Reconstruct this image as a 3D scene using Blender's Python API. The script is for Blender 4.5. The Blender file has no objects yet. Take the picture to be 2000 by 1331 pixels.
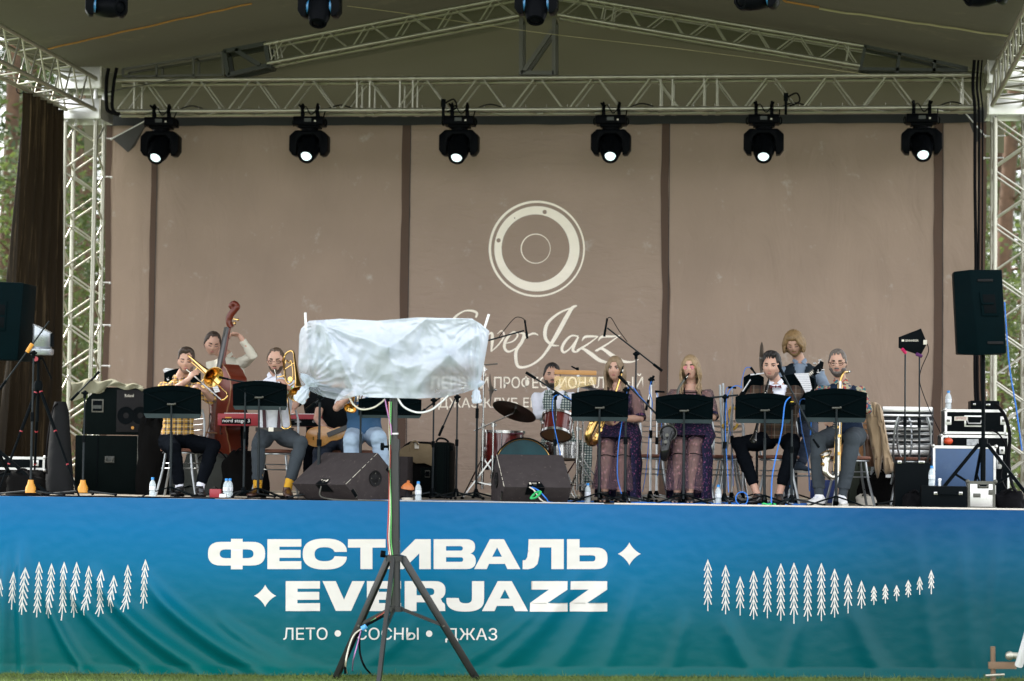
import bpy, bmesh, math, random
from mathutils import Vector, Matrix, Quaternion, noise
from mathutils.bvhtree import BVHTree
R = math.radians
PI = math.pi
rnd = random.Random(7)
scene = bpy.context.scene
COL = scene.collection

# ------------------------------------------------------------------ camera
F_PX = 4722.0
YAW, PITCH, ROLL = R(6.7), math.atan(240 / 4722), R(0.70)
CAM = Vector((21.9 * math.sin(YAW), -21.9 * math.cos(YAW), 1.909))
fwd = Vector((-math.sin(YAW) * math.cos(PITCH), math.cos(YAW) * math.cos(PITCH), math.sin(PITCH)))
r0 = Vector((math.cos(YAW), math.sin(YAW), 0))
u0 = r0.cross(fwd)
c_r = r0 * math.cos(ROLL) + u0 * math.sin(ROLL)
c_u = u0 * math.cos(ROLL) - r0 * math.sin(ROLL)
cam_d = bpy.data.cameras.new('camera')
cam = bpy.data.objects.new('camera', cam_d)
COL.objects.link(cam)
cam.matrix_world = Matrix(((c_r.x, c_u.x, -fwd.x, CAM.x), (c_r.y, c_u.y, -fwd.y, CAM.y), (c_r.z, c_u.z, -fwd.z, CAM.z), (0, 0, 0, 1)))
cam_d.sensor_width = 36
cam_d.lens = 85
cam_d.clip_start = 0.5
cam_d.clip_end = 900
cam_d.dof.use_dof = True
cam_d.dof.focus_distance = 22.9
cam_d.dof.aperture_fstop = 1.6
scene.camera = cam

# ------------------------------------------------------------------ light
SUN_EL, SUN_AZ = R(48), R(-58)          # azimuth from +Y (behind the stage) towards -X
world = bpy.data.worlds.new('World')
scene.world = world
world.use_nodes = True
wn, wl = world.node_tree.nodes, world.node_tree.links
bg = wn['Background']
sky = wn.new('ShaderNodeTexSky')
sky.sky_type = 'NISHITA'
sky.sun_disc = False
sky.sun_elevation = SUN_EL
sky.sun_rotation = SUN_AZ
sky.dust_density = 2.0
wc = wn.new('ShaderNodeTexCoord')
wnz = wn.new('ShaderNodeTexNoise'); wnz.inputs['Scale'].default_value = 2.2; wnz.inputs['Detail'].default_value = 6
wrp = wn.new('ShaderNodeValToRGB')
wrp.color_ramp.elements[0].position = .34; wrp.color_ramp.elements[1].position = .56
wrp.color_ramp.elements[0].color = (.62, .62, .62, 1); wrp.color_ramp.elements[1].color = (1, 1, 1, 1)
wmx = wn.new('ShaderNodeMix'); wmx.data_type = 'RGBA'
wsp = wn.new('ShaderNodeSeparateXYZ')
whz = wn.new('ShaderNodeMapRange'); whz.inputs[1].default_value = 0; whz.inputs[2].default_value = .8; whz.inputs[3].default_value = 1.5; whz.inputs[4].default_value = .72
wcc = wn.new('ShaderNodeVectorMath'); wcc.operation = 'SCALE'; wcc.inputs[0].default_value = (8.2, 8.35, 8.6)
wl.new(wc.outputs['Generated'], wsp.inputs[0]); wl.new(wsp.outputs[2], whz.inputs[0]); wl.new(whz.outputs[0], wcc.inputs['Scale']); wl.new(wcc.outputs[0], wmx.inputs[7])
wl.new(wc.outputs['Generated'], wnz.inputs['Vector'])
wl.new(wnz.outputs['Fac'], wrp.inputs['Fac'])
wl.new(wrp.outputs['Color'], wmx.inputs[0])
wl.new(sky.outputs['Color'], wmx.inputs[6])
wl.new(wmx.outputs[2], bg.inputs['Color'])
bg.inputs['Strength'].default_value = 0.15
sun_d = bpy.data.lights.new('sun', 'SUN')
sun_d.energy = 4.5
sun_d.angle = R(0.6)
sun_d.color = (1, .95, .86)
sun = bpy.data.objects.new('sun', sun_d)
COL.objects.link(sun)
sdir = Vector((math.sin(SUN_AZ) * math.cos(SUN_EL), math.cos(SUN_AZ) * math.cos(SUN_EL), math.sin(SUN_EL)))
sun.rotation_euler = (-sdir).to_track_quat('-Z', 'Y').to_euler()
sun.location = (-10, 10, 20)
vs = scene.view_settings
vs.view_transform = 'Standard'
vs.look = 'None'
vs.gamma = 1
vs.use_curve_mapping = False
vs.exposure = 1.2
scene.render.engine = 'CYCLES'
scene.cycles.use_denoising = True
scene.cycles.max_bounces = 8
scene.cycles.transparent_max_bounces = 12

# ------------------------------------------------------------------ helpers
STAGE = 1.549


def ray(px, py):
    return fwd + c_r * ((px - 1000) / F_PX) + c_u * ((665.5 - py) / F_PX)


def at(px, py, Y):
    d = ray(px, py)
    return CAM + d * ((Y - CAM.y) / d.y)


def atz(px, py, z):
    d = ray(px, py)
    return CAM + d * ((z - CAM.z) / d.z)


def fl(px, Y, z=STAGE):
    """point on the stage floor under pixel column px at depth Y"""
    p = at(px, 950, Y)
    return Vector((p.x, Y, z))


def mpp(Y):
    return (Y - CAM.y) / F_PX * 1.0


MATS = {}


def mat(name, col, rough=.5, metal=0, var=.12, vs_=6, bump=0, bs=60, spec=.5, coat=0, sheen=0, trans=0, alpha=1, aniso=None, emit=0, dirt_or_glow=0, dcol=None, ds=3, detail=4):
    m = bpy.data.materials.new(name)
    m.use_nodes = True
    N, L = m.node_tree.nodes, m.node_tree.links
    b = N['Principled BSDF']
    tc = N.new('ShaderNodeTexCoord')
    co = tc.outputs['Object']
    c4 = (*col, 1)
    nz = N.new('ShaderNodeTexNoise')
    nz.inputs['Scale'].default_value = vs_
    nz.inputs['Detail'].default_value = detail
    if name == 'curtain_mesh':
        mpc = N.new('ShaderNodeMapping'); mpc.inputs['Scale'].default_value = (2.5, 2.5, .1); L.new(co, mpc.inputs[0]); co = mpc.outputs[0]
    L.new(co, nz.inputs['Vector'])
    mr = N.new('ShaderNodeMapRange')
    mr.inputs[3].default_value = 1 - var * 1.6
    mr.inputs[4].default_value = 1 + var * 1.6
    L.new(nz.outputs['Fac'], mr.inputs[0])
    mx = N.new('ShaderNodeVectorMath'); mx.operation = 'SCALE'
    mx.inputs[0].default_value = col
    L.new(mr.outputs[0], mx.inputs['Scale'])
    out = mx.outputs[0]
    if dirt_or_glow:
        n2 = N.new('ShaderNodeTexNoise'); n2.inputs['Scale'].default_value = ds; n2.inputs['Detail'].default_value = 8
        n2.inputs['Roughness'].default_value = .7
        L.new(co, n2.inputs['Vector'])
        rp = N.new('ShaderNodeMapRange'); rp.inputs[1].default_value = .62 - dirt_or_glow * .2; rp.inputs[2].default_value = .74
        L.new(n2.outputs['Fac'], rp.inputs[0])
        mm = N.new('ShaderNodeMix'); mm.data_type = 'RGBA'
        L.new(rp.outputs[0], mm.inputs[0]); L.new(out, mm.inputs[6]); mm.inputs[7].default_value = (*(dcol or (.3, .27, .22)), 1)
        out = mm.outputs[2]
    L.new(out, b.inputs['Base Color'])
    b.inputs['Roughness'].default_value = rough
    b.inputs['Metallic'].default_value = metal
    b.inputs['Specular IOR Level'].default_value = spec
    if coat:
        b.inputs['Coat Weight'].default_value = coat
        b.inputs['Coat Roughness'].default_value = .12
    if sheen:
        b.inputs['Sheen Weight'].default_value = sheen
    if trans:
        b.inputs['Transmission Weight'].default_value = trans
        b.inputs['IOR'].default_value = 1.33
    if alpha < 1:
        b.inputs['Alpha'].default_value = alpha
    if emit:
        b.inputs['Emission Color'].default_value = c4
        b.inputs['Emission Strength'].default_value = emit
    if rough > .08:
        rr = N.new('ShaderNodeMapRange'); rr.inputs[3].default_value = max(.03, rough - .1); rr.inputs[4].default_value = min(1, rough + .12)
        L.new(nz.outputs['Fac'], rr.inputs[0]); L.new(rr.outputs[0], b.inputs['Roughness'])
    if bump:
        n3 = N.new('ShaderNodeTexNoise'); n3.inputs['Scale'].default_value = bs; n3.inputs['Detail'].default_value = 5
        L.new(co, n3.inputs['Vector'])
        bp = N.new('ShaderNodeBump'); bp.inputs['Strength'].default_value = bump; bp.inputs['Distance'].default_value = .02
        L.new(n3.outputs['Fac'], bp.inputs['Height']); L.new(bp.outputs[0], b.inputs['Normal'])
    MATS[name] = m
    return m


def setp(o, label=None, cat=None, group=None, kind=None):
    if label: o['label'] = label
    if cat: o['category'] = cat
    if group: o['group'] = group
    if kind: o['kind'] = kind
    return o


def thing(name, label, cat, loc=(0, 0, 0), group=None, rz=0):
    o = bpy.data.objects.new(name, None)
    COL.objects.link(o)
    o.location = Vector(loc)
    o.rotation_euler = (0, 0, rz)
    o.empty_display_size = .1
    return setp(o, label, cat, group)


def worldpos(o):
    """matrix of an object whose chain is unevaluated"""
    m = Matrix.LocRotScale(o.location, o.rotation_euler, None)
    return worldpos(o.parent) @ m if o.parent else m


def basis(d, side=None):
    d = Vector(d).normalized()
    s = Vector(side) if side is not None else (Vector((0, 0, 1)) if abs(d.z) < .9 else Vector((1, 0, 0)))
    a = s - d * s.dot(d)
    if a.length < 1e-6:
        a = Vector((1, 0, 0)) - d * d.x
    a.normalize()
    b = d.cross(a)
    return d, a, b


class MB:
    def __init__(s):
        s.v, s.f, s.mi, s.cur = [], [], [], 0

    def add(s, vs, fs):
        n = len(s.v)
        s.v += [Vector(v) for v in vs]
        s.f += [tuple(i + n for i in f) for f in fs]
        s.mi += [s.cur] * len(fs)
        return s

    def box(s, c, size, rot=None, taper=1):
        x, y, z = [k / 2 for k in size]
        vs = [Vector((a * x * (taper if d > 0 else 1), b * y * (taper if d > 0 else 1), d * z)) for d in (-1, 1) for b in (-1, 1) for a in (-1, 1)]
        if rot is not None:
            if not isinstance(rot, Matrix): rot = Matrix.Rotation(rot, 3, 'Z')
            vs = [rot @ v for v in vs]
        return s.add([v + Vector(c) for v in vs], [(0, 2, 3, 1), (4, 5, 7, 6), (0, 1, 5, 4), (2, 6, 7, 3), (0, 4, 6, 2), (1, 3, 7, 5)])

    def beam(s, a, b, w, h, side=None):
        d, p, q = basis(Vector(b) - Vector(a), side)
        vs = [Vector(e) + p * (i * w / 2) + q * (j * h / 2) for e in (a, b) for i, j in ((-1, -1), (1, -1), (1, 1), (-1, 1))]
        return s.add(vs, [(0, 3, 2, 1), (4, 5, 6, 7), (0, 1, 5, 4), (1, 2, 6, 5), (2, 3, 7, 6), (3, 0, 4, 7)])

    def cyl(s, a, b, r1, r2=None, n=10, cap=True):
        return s.tube([a, b], [r1, r1 if r2 is None else r2], n, cap=cap)

    def tube(s, pts, r, n=8, cap=True, closed=False, side=None, flat=1):
        pts = [Vector(p) for p in pts]
        k = len(pts)
        rs = r if isinstance(r, (list, tuple)) else [r] * k
        vs, prev = [], side
        for i, p in enumerate(pts):
            if closed:
                d = pts[(i + 1) % k] - pts[i - 1]
            else:
                d = pts[min(i + 1, k - 1)] - pts[max(i - 1, 0)]
            if d.length < 1e-9: d = Vector((0, 0, 1))
            d, a, b = basis(d, prev)
            prev = a
            for j in range(n):
                t = 2 * PI * j / n
                vs.append(p + (a * math.cos(t) + b * (math.sin(t) * flat)) * rs[i])
        fs = []
        m = k if closed else k - 1
        for i in range(m):
            i2 = (i + 1) % k
            for j in range(n):
                j2 = (j + 1) % n
                fs.append((i * n + j, i * n + j2, i2 * n + j2, i2 * n + j))
        if cap and not closed:
            fs.append(tuple(range(n - 1, -1, -1)))
            fs.append(tuple((k - 1) * n + j for j in range(n)))
        return s.add(vs, fs)

    def loft(s, rings, n=14, cap=True):
        """rings: (centre, side_vec*rx, fwd_vec*ry)"""
        vs = []
        for c, a, b in rings:
            for j in range(n):
                t = 2 * PI * j / n
                vs.append(Vector(c) + Vector(a) * math.cos(t) + Vector(b) * math.sin(t))
        fs = []
        for i in range(len(rings) - 1):
            for j in range(n):
                j2 = (j + 1) % n
                fs.append((i * n + j, i * n + j2, (i + 1) * n + j2, (i + 1) * n + j))
        if cap:
            fs.append(tuple(range(n - 1, -1, -1)))
            fs.append(tuple((len(rings) - 1) * n + j for j in range(n)))
        return s.add(vs, fs)

    def lathe(s, o, axis, prof, n=20, cap=False):
        """prof: (dist along axis, radius)"""
        d, a, b = basis(axis)
        return s.loft([(Vector(o) + d * h, a * r, b * r) for h, r in prof], n, cap)

    def ell(s, c, r, rot=None, n=12, m=8):
        vs, fs = [], []
        rr = r if isinstance(r, (tuple, list)) else (r, r, r)
        for i in range(m + 1):
            ph = PI * i / m
            for j in range(n):
                th = 2 * PI * j / n
                v = Vector((rr[0] * math.sin(ph) * math.cos(th), rr[1] * math.sin(ph) * math.sin(th), rr[2] * math.cos(ph)))
                if rot is not None: v = rot @ v
                vs.append(v + Vector(c))
        for i in range(m):
            for j in range(n):
                j2 = (j + 1) % n
                fs.append((i * n + j, (i + 1) * n + j, (i + 1) * n + j2, i * n + j2))
        return s.add(vs, fs)

    def prism(s, poly, off):
        """poly: 3d points (planar), off: extrusion vector"""
        n = len(poly)
        p = [Vector(v) for v in poly]
        vs = p + [v + Vector(off) for v in p]
        fs = [tuple(range(n - 1, -1, -1)), tuple(range(n, 2 * n))] + [(i, (i + 1) % n, (i + 1) % n + n, i + n) for i in range(n)]
        return s.add(vs, fs)

    def grid(s, fn, nu, nv, wrap=False):
        vs = [fn(i / nu, j / nv) for j in range(nv + 1) for i in range(nu + (0 if wrap else 1))]
        w = nu if wrap else nu + 1
        fs = []
        for j in range(nv):
            for i in range(nu):
                i2 = (i + 1) % w
                fs.append((j * w + i, j * w + i2, (j + 1) * w + i2, (j + 1) * w + i))
        return s.add(vs, fs)

    def build(s, name, m, parent=None, smooth=40, bevel=0, label=None, fix=True, local=False):
        inv = worldpos(parent).inverted() if (parent and not local) else Matrix()
        me = bpy.data.meshes.new(name)
        me.from_pydata([inv @ v for v in s.v], [], s.f)
        ms = m if isinstance(m, (list, tuple)) else [m]
        for q in ms: me.materials.append(q if not isinstance(q, str) else MATS[q])
        if len(ms) > 1: me.polygons.foreach_set('material_index', s.mi)
        if fix or bevel:
            bm = bmesh.new(); bm.from_mesh(me)
            if fix:
                bmesh.ops.remove_doubles(bm, verts=bm.verts, dist=1e-6)
                bmesh.ops.recalc_face_normals(bm, faces=bm.faces)
            if bevel:
                es = [e for e in bm.edges if len(e.link_faces) == 2 and e.calc_face_angle(0) > R(35)]
                bmesh.ops.bevel(bm, geom=es, offset=bevel, segments=2, affect='EDGES', profile=.6, clamp_overlap=True)
            bm.to_mesh(me); bm.free()
        if smooth:
            me.shade_smooth()
            me.set_sharp_from_angle(angle=R(smooth))
        o = bpy.data.objects.new(name, me)
        COL.objects.link(o)
        if parent: o.parent = parent
        if label: o['label'] = label
        return o


def copy_tree(o, parent=None):
    c = o.copy()
    COL.objects.link(c)
    c.parent = parent
    for ch in [x for x in o.children]: copy_tree(ch, c)
    return c


def dup(o, loc, label, rz=0, group=None, cat=None):
    c = copy_tree(o)
    c.location = Vector(loc)
    c.rotation_euler = (0, 0, rz)
    c['label'] = label
    if group: c['group'] = group
    if cat: c['category'] = cat
    return c


def smoothpts(pts, k=6, closed=False):
    """Catmull-Rom through the points"""
    P = [Vector(p) for p in pts]
    n = len(P)
    out = []
    rng = range(n if closed else n - 1)
    for i in rng:
        p0 = P[(i - 1) % n] if closed else P[max(i - 1, 0)]
        p1, p2 = P[i], P[(i + 1) % n]
        p3 = P[(i + 2) % n] if closed else P[min(i + 2, n - 1)]
        for j in range(k):
            t = j / k
            out.append(.5 * ((2 * p1) + (p2 - p0) * t + (2 * p0 - 5 * p1 + 4 * p2 - p3) * t * t + (3 * p1 - p0 - 3 * p2 + p3) * t ** 3))
    if not closed: out.append(P[-1])
    return out


def fill2d(loops):
    cu = bpy.data.curves.new('t', 'CURVE')
    cu.dimensions = '2D'
    cu.fill_mode = 'BOTH'
    for lp in loops:
        sp = cu.splines.new('POLY')
        sp.points.add(len(lp) - 1)
        for i, (x, y) in enumerate(lp): sp.points[i].co = (x, y, 0, 1)
        sp.use_cyclic_u = True
    return curve_mesh(cu)


def curve_mesh(cu):
    o = bpy.data.objects.new('t', cu)
    COL.objects.link(o)
    dg = bpy.context.evaluated_depsgraph_get()
    me = bpy.data.meshes.new_from_object(o.evaluated_get(dg))
    vs = [(v.co.x, v.co.y) for v in me.vertices]
    fs = [tuple(p.vertices) for p in me.polygons]
    bpy.data.objects.remove(o)
    bpy.data.curves.remove(cu)
    bpy.data.meshes.remove(me)
    return vs, fs


def text2d(body, shear=0, offset=0):
    cu = bpy.data.curves.new('t', 'FONT')
    cu.body = body
    cu.size = 1
    cu.shear = shear
    cu.offset = offset
    cu.resolution_u = 4
    return curve_mesh(cu)


def fit(vs, x0, y0, x1, y1):
    """scale 2d verts to the box; y down"""
    a, b = min(v[0] for v in vs), max(v[0] for v in vs)
    c, d = min(v[1] for v in vs), max(v[1] for v in vs)
    return [(x0 + (v[0] - a) / (b - a) * (x1 - x0), y1 - (v[1] - c) / (d - c) * (y1 - y0)) for v in vs]


def place_flat(sets, fn, step, name, m, parent, smooth=60):
    """sets: (verts2d, faces); cut on a grid of 'step' (2d units) then map with fn(x,y)->Vector"""
    bm = bmesh.new()
    for st in sets:
        vs, fs = st[:2]
        bv = [bm.verts.new((x, y, st[2] if len(st) > 2 else 0)) for x, y in vs]
        for f in fs:
            try: bm.faces.new([bv[i] for i in f])
            except ValueError: pass
    bmesh.ops.remove_doubles(bm, verts=bm.verts, dist=1e-4)
    if step:
        xs = [v.co.x for v in bm.verts]; ys = [v.co.y for v in bm.verts]
        for ax, lo, hi in ((0, min(xs), max(xs)), (1, min(ys), max(ys))):
            t = (math.floor(lo / step) + 1) * step
            while t < hi:
                co = (t, 0, 0) if ax == 0 else (0, t, 0)
                no = (1, 0, 0) if ax == 0 else (0, 1, 0)
                bmesh.ops.bisect_plane(bm, geom=bm.verts[:] + bm.edges[:] + bm.faces[:], plane_co=co, plane_no=no)
                t += step
    inv = worldpos(parent).inverted() if parent else Matrix()
    lay = any(len(q) > 2 for q in sets)
    for v in bm.verts: v.co = inv @ (fn(v.co.x, v.co.y, v.co.z) if lay else fn(v.co.x, v.co.y))
    bmesh.ops.recalc_face_normals(bm, faces=bm.faces)
    me = bpy.data.meshes.new(name)
    bm.to_mesh(me); bm.free()
    me.materials.append(m)
    if smooth: me.shade_smooth()
    o = bpy.data.objects.new(name, me)
    COL.objects.link(o)
    o.parent = parent
    return o
# ------------------------------------------------------------------ materials
alu = mat('aluminium', (.45, .44, .37), .42, .8, var=.12, vs_=9, bump=.05, bs=80, dirt_or_glow=.3, dcol=(.3, .27, .2), ds=5)
alu_b = mat('bright_plate', (.75, .75, .73), .3, .85, var=.1, vs_=3)
steel_dk = mat('dark_steel', (.05, .055, .05), .5, .4)
steel_gr = mat('grey_steel', (.1, .1, .085), .5, .5)
black = mat('black_paint', (.003, .0045, .0055), .4, 0, spec=.02, bump=.04, bs=200)
blackm = mat('black_matte', (.008, .009, .009), .75, 0, bump=.1, bs=90, dirt_or_glow=.15, dcol=(.05, .05, .045))
rubber = mat('black_rubber', (.006, .006, .007), .6, spec=.02)
chrome = mat('chrome', (.4, .4, .39), .2, 1)
brass = mat('brass', (.66, .43, .15), .18, 1, var=.08)
gold = mat('gold_lacquer', (.5, .32, .11), .24, 1, var=.1)
silver = mat('silver_plate', (.42, .4, .35), .2, 1)
silver_tube = mat('silver_tube', (.5, .52, .54), .3, .9)
white = mat('white_plastic', (.75, .75, .75), .4)
bluecab = mat('blue_cable', (.012, .16, .6), .5, var=.05)
redp = mat('red_paint', (.3, .018, .03), .35)
yellow = mat('amber_plastic', (.6, .27, .03), .45)
dimwhite = mat('off_white', (.62, .58, .5), .5)
lensm = mat('lens_glow', (.72, .9, .9), .1, emit=.75, var=.3, vs_=14)
bluelens = mat('blue_tint_plastic', (.03, .16, .33), .25)


def solid(m):
    return MATS[m] if isinstance(m, str) else m


def cloth_bump(m, scale, stretch, strength, rot=0, dist=.02, thr=None):
    """stretched wrinkle relief on an existing material"""
    N, L = m.node_tree.nodes, m.node_tree.links
    b = N['Principled BSDF']
    tc = N.new('ShaderNodeTexCoord')
    mp = N.new('ShaderNodeMapping'); mp.inputs['Rotation'].default_value = (0, rot, 0); mp.inputs['Scale'].default_value = stretch
    nz = N.new('ShaderNodeTexNoise'); nz.inputs['Scale'].default_value = scale; nz.inputs['Detail'].default_value = 5; nz.inputs['Distortion'].default_value = .8
    nz.noise_type = 'RIDGED_MULTIFRACTAL' if thr else 'FBM'
    bp = N.new('ShaderNodeBump'); bp.inputs['Strength'].default_value = strength; bp.inputs['Distance'].default_value = dist
    L.new(tc.outputs['Object'], mp.inputs['Vector']); L.new(mp.outputs[0], nz.inputs['Vector'])
    L.new(nz.outputs['Fac'], bp.inputs['Height'])
    old = b.inputs['Normal'].links
    if old: L.new(old[0].from_socket, bp.inputs['Normal'])
    L.new(bp.outputs[0], b.inputs['Normal'])
    return m


def translucent(m, col, f):
    """let part of the light through a sheet"""
    N, L = m.node_tree.nodes, m.node_tree.links
    b = N['Principled BSDF']; out = [n for n in N if n.type == 'OUTPUT_MATERIAL'][0]
    t = N.new('ShaderNodeBsdfTranslucent'); t.inputs['Color'].default_value = (*col, 1)
    mx = N.new('ShaderNodeMixShader'); mx.inputs[0].default_value = f
    L.new(b.outputs[0], mx.inputs[1]); L.new(t.outputs[0], mx.inputs[2]); L.new(mx.outputs[0], out.inputs[0])
    return m


# ------------------------------------------------------------------ ground and stage
def gz(x):
    return .0172 * max(-9, min(9, x))


ground_m = mat('grass_ground', (.085, .115, .04), .9, var=.4, vs_=1.3, bump=.4, bs=30, dirt_or_glow=.5, dcol=(.11, .085, .05), ds=1.7)
g = MB()
xs = [-300, -60, -20, -9, -5, 0, 5, 9, 20, 60, 300]
g.grid(lambda u, v: Vector((xs[round(u * 10)], -90 + v * 400, gz(xs[round(u * 10)]))), 10, 16)
setp(g.build('ground', ground_m), kind='structure')

blade_m = translucent(mat('grass_blade', (.11, .16, .035), .6, var=.5, vs_=2.5), (.2, .3, .05), .35)
g = MB()
for i in range(52000):
    x = rnd.uniform(-5.6, 5.4)
    y = -1.9 * rnd.random() ** 1.6 + .03
    h = rnd.uniform(.018, .05) * (1.7 if rnd.random() < .05 else 1)
    a = rnd.uniform(0, PI)
    w = rnd.uniform(.002, .0045)
    z = gz(x) - .004
    lx, ly = rnd.gauss(0, .018), rnd.gauss(0, .018)
    dx, dy = math.cos(a) * w, math.sin(a) * w
    k = len(g.v)
    g.v += [Vector((x - dx, y - dy, z)), Vector((x + dx, y + dy, z)), Vector((x + lx + dx * .6, y + ly, z + h * .6)), Vector((x + lx * 1.8, y + ly * 1.8, z + h))]
    g.f += [(k, k + 1, k + 2), (k, k + 2, k + 3)]
    g.mi += [0, 0]
o = g.build('grass', blade_m, fix=False, smooth=0)
setp(o, 'short green lawn grass in front of the stage banner', 'grass', kind='stuff')

deck_m = mat('deck_plywood', (.23, .2, .16), .7, var=.25, vs_=2.5, bump=.1, bs=40, dirt_or_glow=.6, dcol=(.1, .09, .075), ds=2)
g = MB()
for i in range(13):
    g.box((-7.1 + i * 1.1 + .55, 3.1, STAGE - .06), (1.094, 6.3, .12))
o = g.build('stage_floor', deck_m, bevel=.004)
setp(o, kind='structure')
g = MB(); g.box((0, -.062, STAGE - .027), (14.2, .02, .05))
setp(g.build('stage_edge', alu), kind='structure')
g = MB()
g.box((0, 6.3, STAGE / 2 - .1), (14.2, .03, STAGE + .1)); g.box((-7.13, 3.2, STAGE / 2 - .1), (.03, 6.45, STAGE + .1)); g.box((7.23, 3.2, STAGE / 2 - .1), (.03, 6.45, STAGE + .1))
setp(g.build('stage_skirt', blackm), kind='structure')

# ------------------------------------------------------------------ festival banner
BAN_Y = -.11
FOLDS = []
for x0, y0, x1, y1, w, a in [(52, 1040, 62, 1300, 13, .05), (20, 1060, 14, 1300, 10, .03), (95, 1120, 172, 1304, 9, .035), (130, 1090, 300, 1306, 13, .05),
                             (190, 1090, 405, 1308, 14, .055), (290, 1100, 525, 1310, 15, .055), (430, 1180, 600, 1312, 14, .022),
                             (1080, 1130, 880, 1310, 14, .02), (1130, 1090, 960, 1310, 15, .024), (1190, 1080, 1080, 1310, 16, .02), (820, 1190, 700, 1310, 12, .012),
                             (1240, 1120, 1180, 1310, 14, .018), (1340, 1180, 1310, 1312, 13, .02), (1420, 1190, 1470, 1312, 15, .025), (1560, 1180, 1530, 1312, 14, .02),
                             (1660, 1150, 1720, 1312, 16, .022), (1790, 1000, 1830, 1312, 14, .016), (1880, 1010, 1900, 1312, 15, .022), (1950, 1000, 1930, 1312, 14, .02), (600, 1090, 560, 1310, 16, .01)]:
    FOLDS.append((at(x0, y0, 0).x, at(x0, y0, 0).z, at(x1, y1, 0).x, at(x1, y1, 0).z, w / 212, a))


def ban_off(x, z):
    o = 0
    for x0, z0, x1, z1, w, a in FOLDS:
        if abs(x - (x0 + x1) / 2) > abs(x1 - x0) / 2 + .5: continue
        t = (z - z0) / (z1 - z0)
        if t < -.1: continue
        t = max(t, 0); tc = min(t, 1.1)
        cx = x0 + (x1 - x0) * tc ** 1.7
        sl = abs(1.7 * (x1 - x0) / (z1 - z0) * max(tc, .01) ** .7)
        a *= 1.0
        ww = w * math.sqrt(1 + sl * sl) * (.8 + .5 * tc)
        d = (x - cx) / ww
        env = min(1, t / .45)
        env = env * env * (3 - 2 * env)
        o += 1.9 * a * env * math.exp(-d * d)
    h = max(0, min(1, (1.5 - z) / 1.3))
    o += .016 * (noise.noise(Vector((x * 1.3, z * .8, 3))) + .5) * h
    o += .002 * noise.noise(Vector((x * 4 + z * 1.5, z * 2.2 - x * .6, 8)))
    o += .002 * noise.noise(Vector((x * 9 - z * 5, z * 13 + x * 3, 5)))
    zz = z - gz(x)
    if zz < .09:   # hem kicks out
        o += .05 * ((.09 - zz) / .09) ** 1.2
    return -o


def ban_pt(x, z, lift=0):
    return Vector((x, BAN_Y + ban_off(x, z) - lift, z))


ban_m = mat('banner_vinyl', (.02, .16, .42), .33, var=.05, vs_=2, spec=.13)
N, L = ban_m.node_tree.nodes, ban_m.node_tree.links
b = N['Principled BSDF']
tc = N.new('ShaderNodeTexCoord'); sx = N.new('ShaderNodeSeparateXYZ'); L.new(tc.outputs['Object'], sx.inputs[0])
mr = N.new('ShaderNodeMapRange'); mr.inputs[1].default_value = 0; mr.inputs[2].default_value = 1.55; L.new(sx.outputs[2], mr.inputs[0])
rp = N.new('ShaderNodeValToRGB'); L.new(mr.outputs[0], rp.inputs[0])
e = rp.color_ramp.elements
e[0].position = 0; e[0].color = (.0, .09, .085, 1)
e[1].position = 1; e[1].color = (.012, .118, .30, 1)
for p, c in ((.3, (.0, .095, .125, 1)), (.62, (.0, .12, .25, 1)), (.82, (.001, .125, .30, 1))):
    n = e.new(p); n.color = c
rp2 = N.new('ShaderNodeValToRGB'); L.new(mr.outputs[0], rp2.inputs[0])
e = rp2.color_ramp.elements
e[0].color = (.0, .06, .062, 1); e[1].color = (.002, .06, .18, 1)
n = e.new(.45); n.color = (.0, .062, .085, 1)
n = e.new(.75); n.color = (.001, .075, .15, 1)
nzb = N.new('ShaderNodeTexNoise'); nzb.inputs['Scale'].default_value = .5; L.new(tc.outputs['Object'], nzb.inputs[0])
ad = N.new('ShaderNodeMath'); ad.operation = 'MULTIPLY_ADD'; L.new(nzb.outputs['Fac'], ad.inputs[0]); ad.inputs[1].default_value = 2.2; L.new(sx.outputs[0], ad.inputs[2])
mrx = N.new('ShaderNodeMapRange'); mrx.inputs[1].default_value = 1.9; mrx.inputs[2].default_value = 5.0; L.new(ad.outputs[0], mrx.inputs[0])
mx = N.new('ShaderNodeMix'); mx.data_type = 'RGBA'; L.new(mrx.outputs[0], mx.inputs[0]); L.new(rp.outputs[0], mx.inputs[6]); L.new(rp2.outputs[0], mx.inputs[7])
L.new(mx.outputs[2], b.inputs['Base Color'])
cloth_bump(ban_m, 8, (.8, 1, 1.2), .04, .5, .03)
cloth_bump(ban_m, 22, (.7, 1, 1.3), .06, .6, .012)
print_m = mat('banner_print_white', (.62, .6, .56), .42, var=.04)
cloth_bump(print_m, 8, (.8, 1, 1.5), .07, .5, .03)
ban = thing('stage_banner', 'blue to green festival banner with white lettering along the stage front', 'banner', (0, BAN_Y, gz(0)))
g = MB()
nu, nv = 900, 110
g.grid(lambda u, v: ban_pt(-6.9 + 13.8 * u, (gz(-6.9 + 13.8 * u) + .012) * (1 - v) + 1.552 * v), nu, nv)
g.build('sheet', ban_m, ban, fix=False, smooth=180)


def arc(cx, cy, rx, ry, a0, a1, n=10, p=2.4):
    out = []
    for i in range(n + 1):
        t = R(a0 + (a1 - a0) * i / n)
        c, s = math.cos(t), math.sin(t)
        out.append((cx + rx * math.copysign(abs(c) ** (2 / p), c), cy + ry * math.copysign(abs(s) ** (2 / p), s)))
    return out


def rect(x0, y0, x1, y1): return [(x0, y0), (x1, y0), (x1, y1), (x0, y1)]


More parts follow.
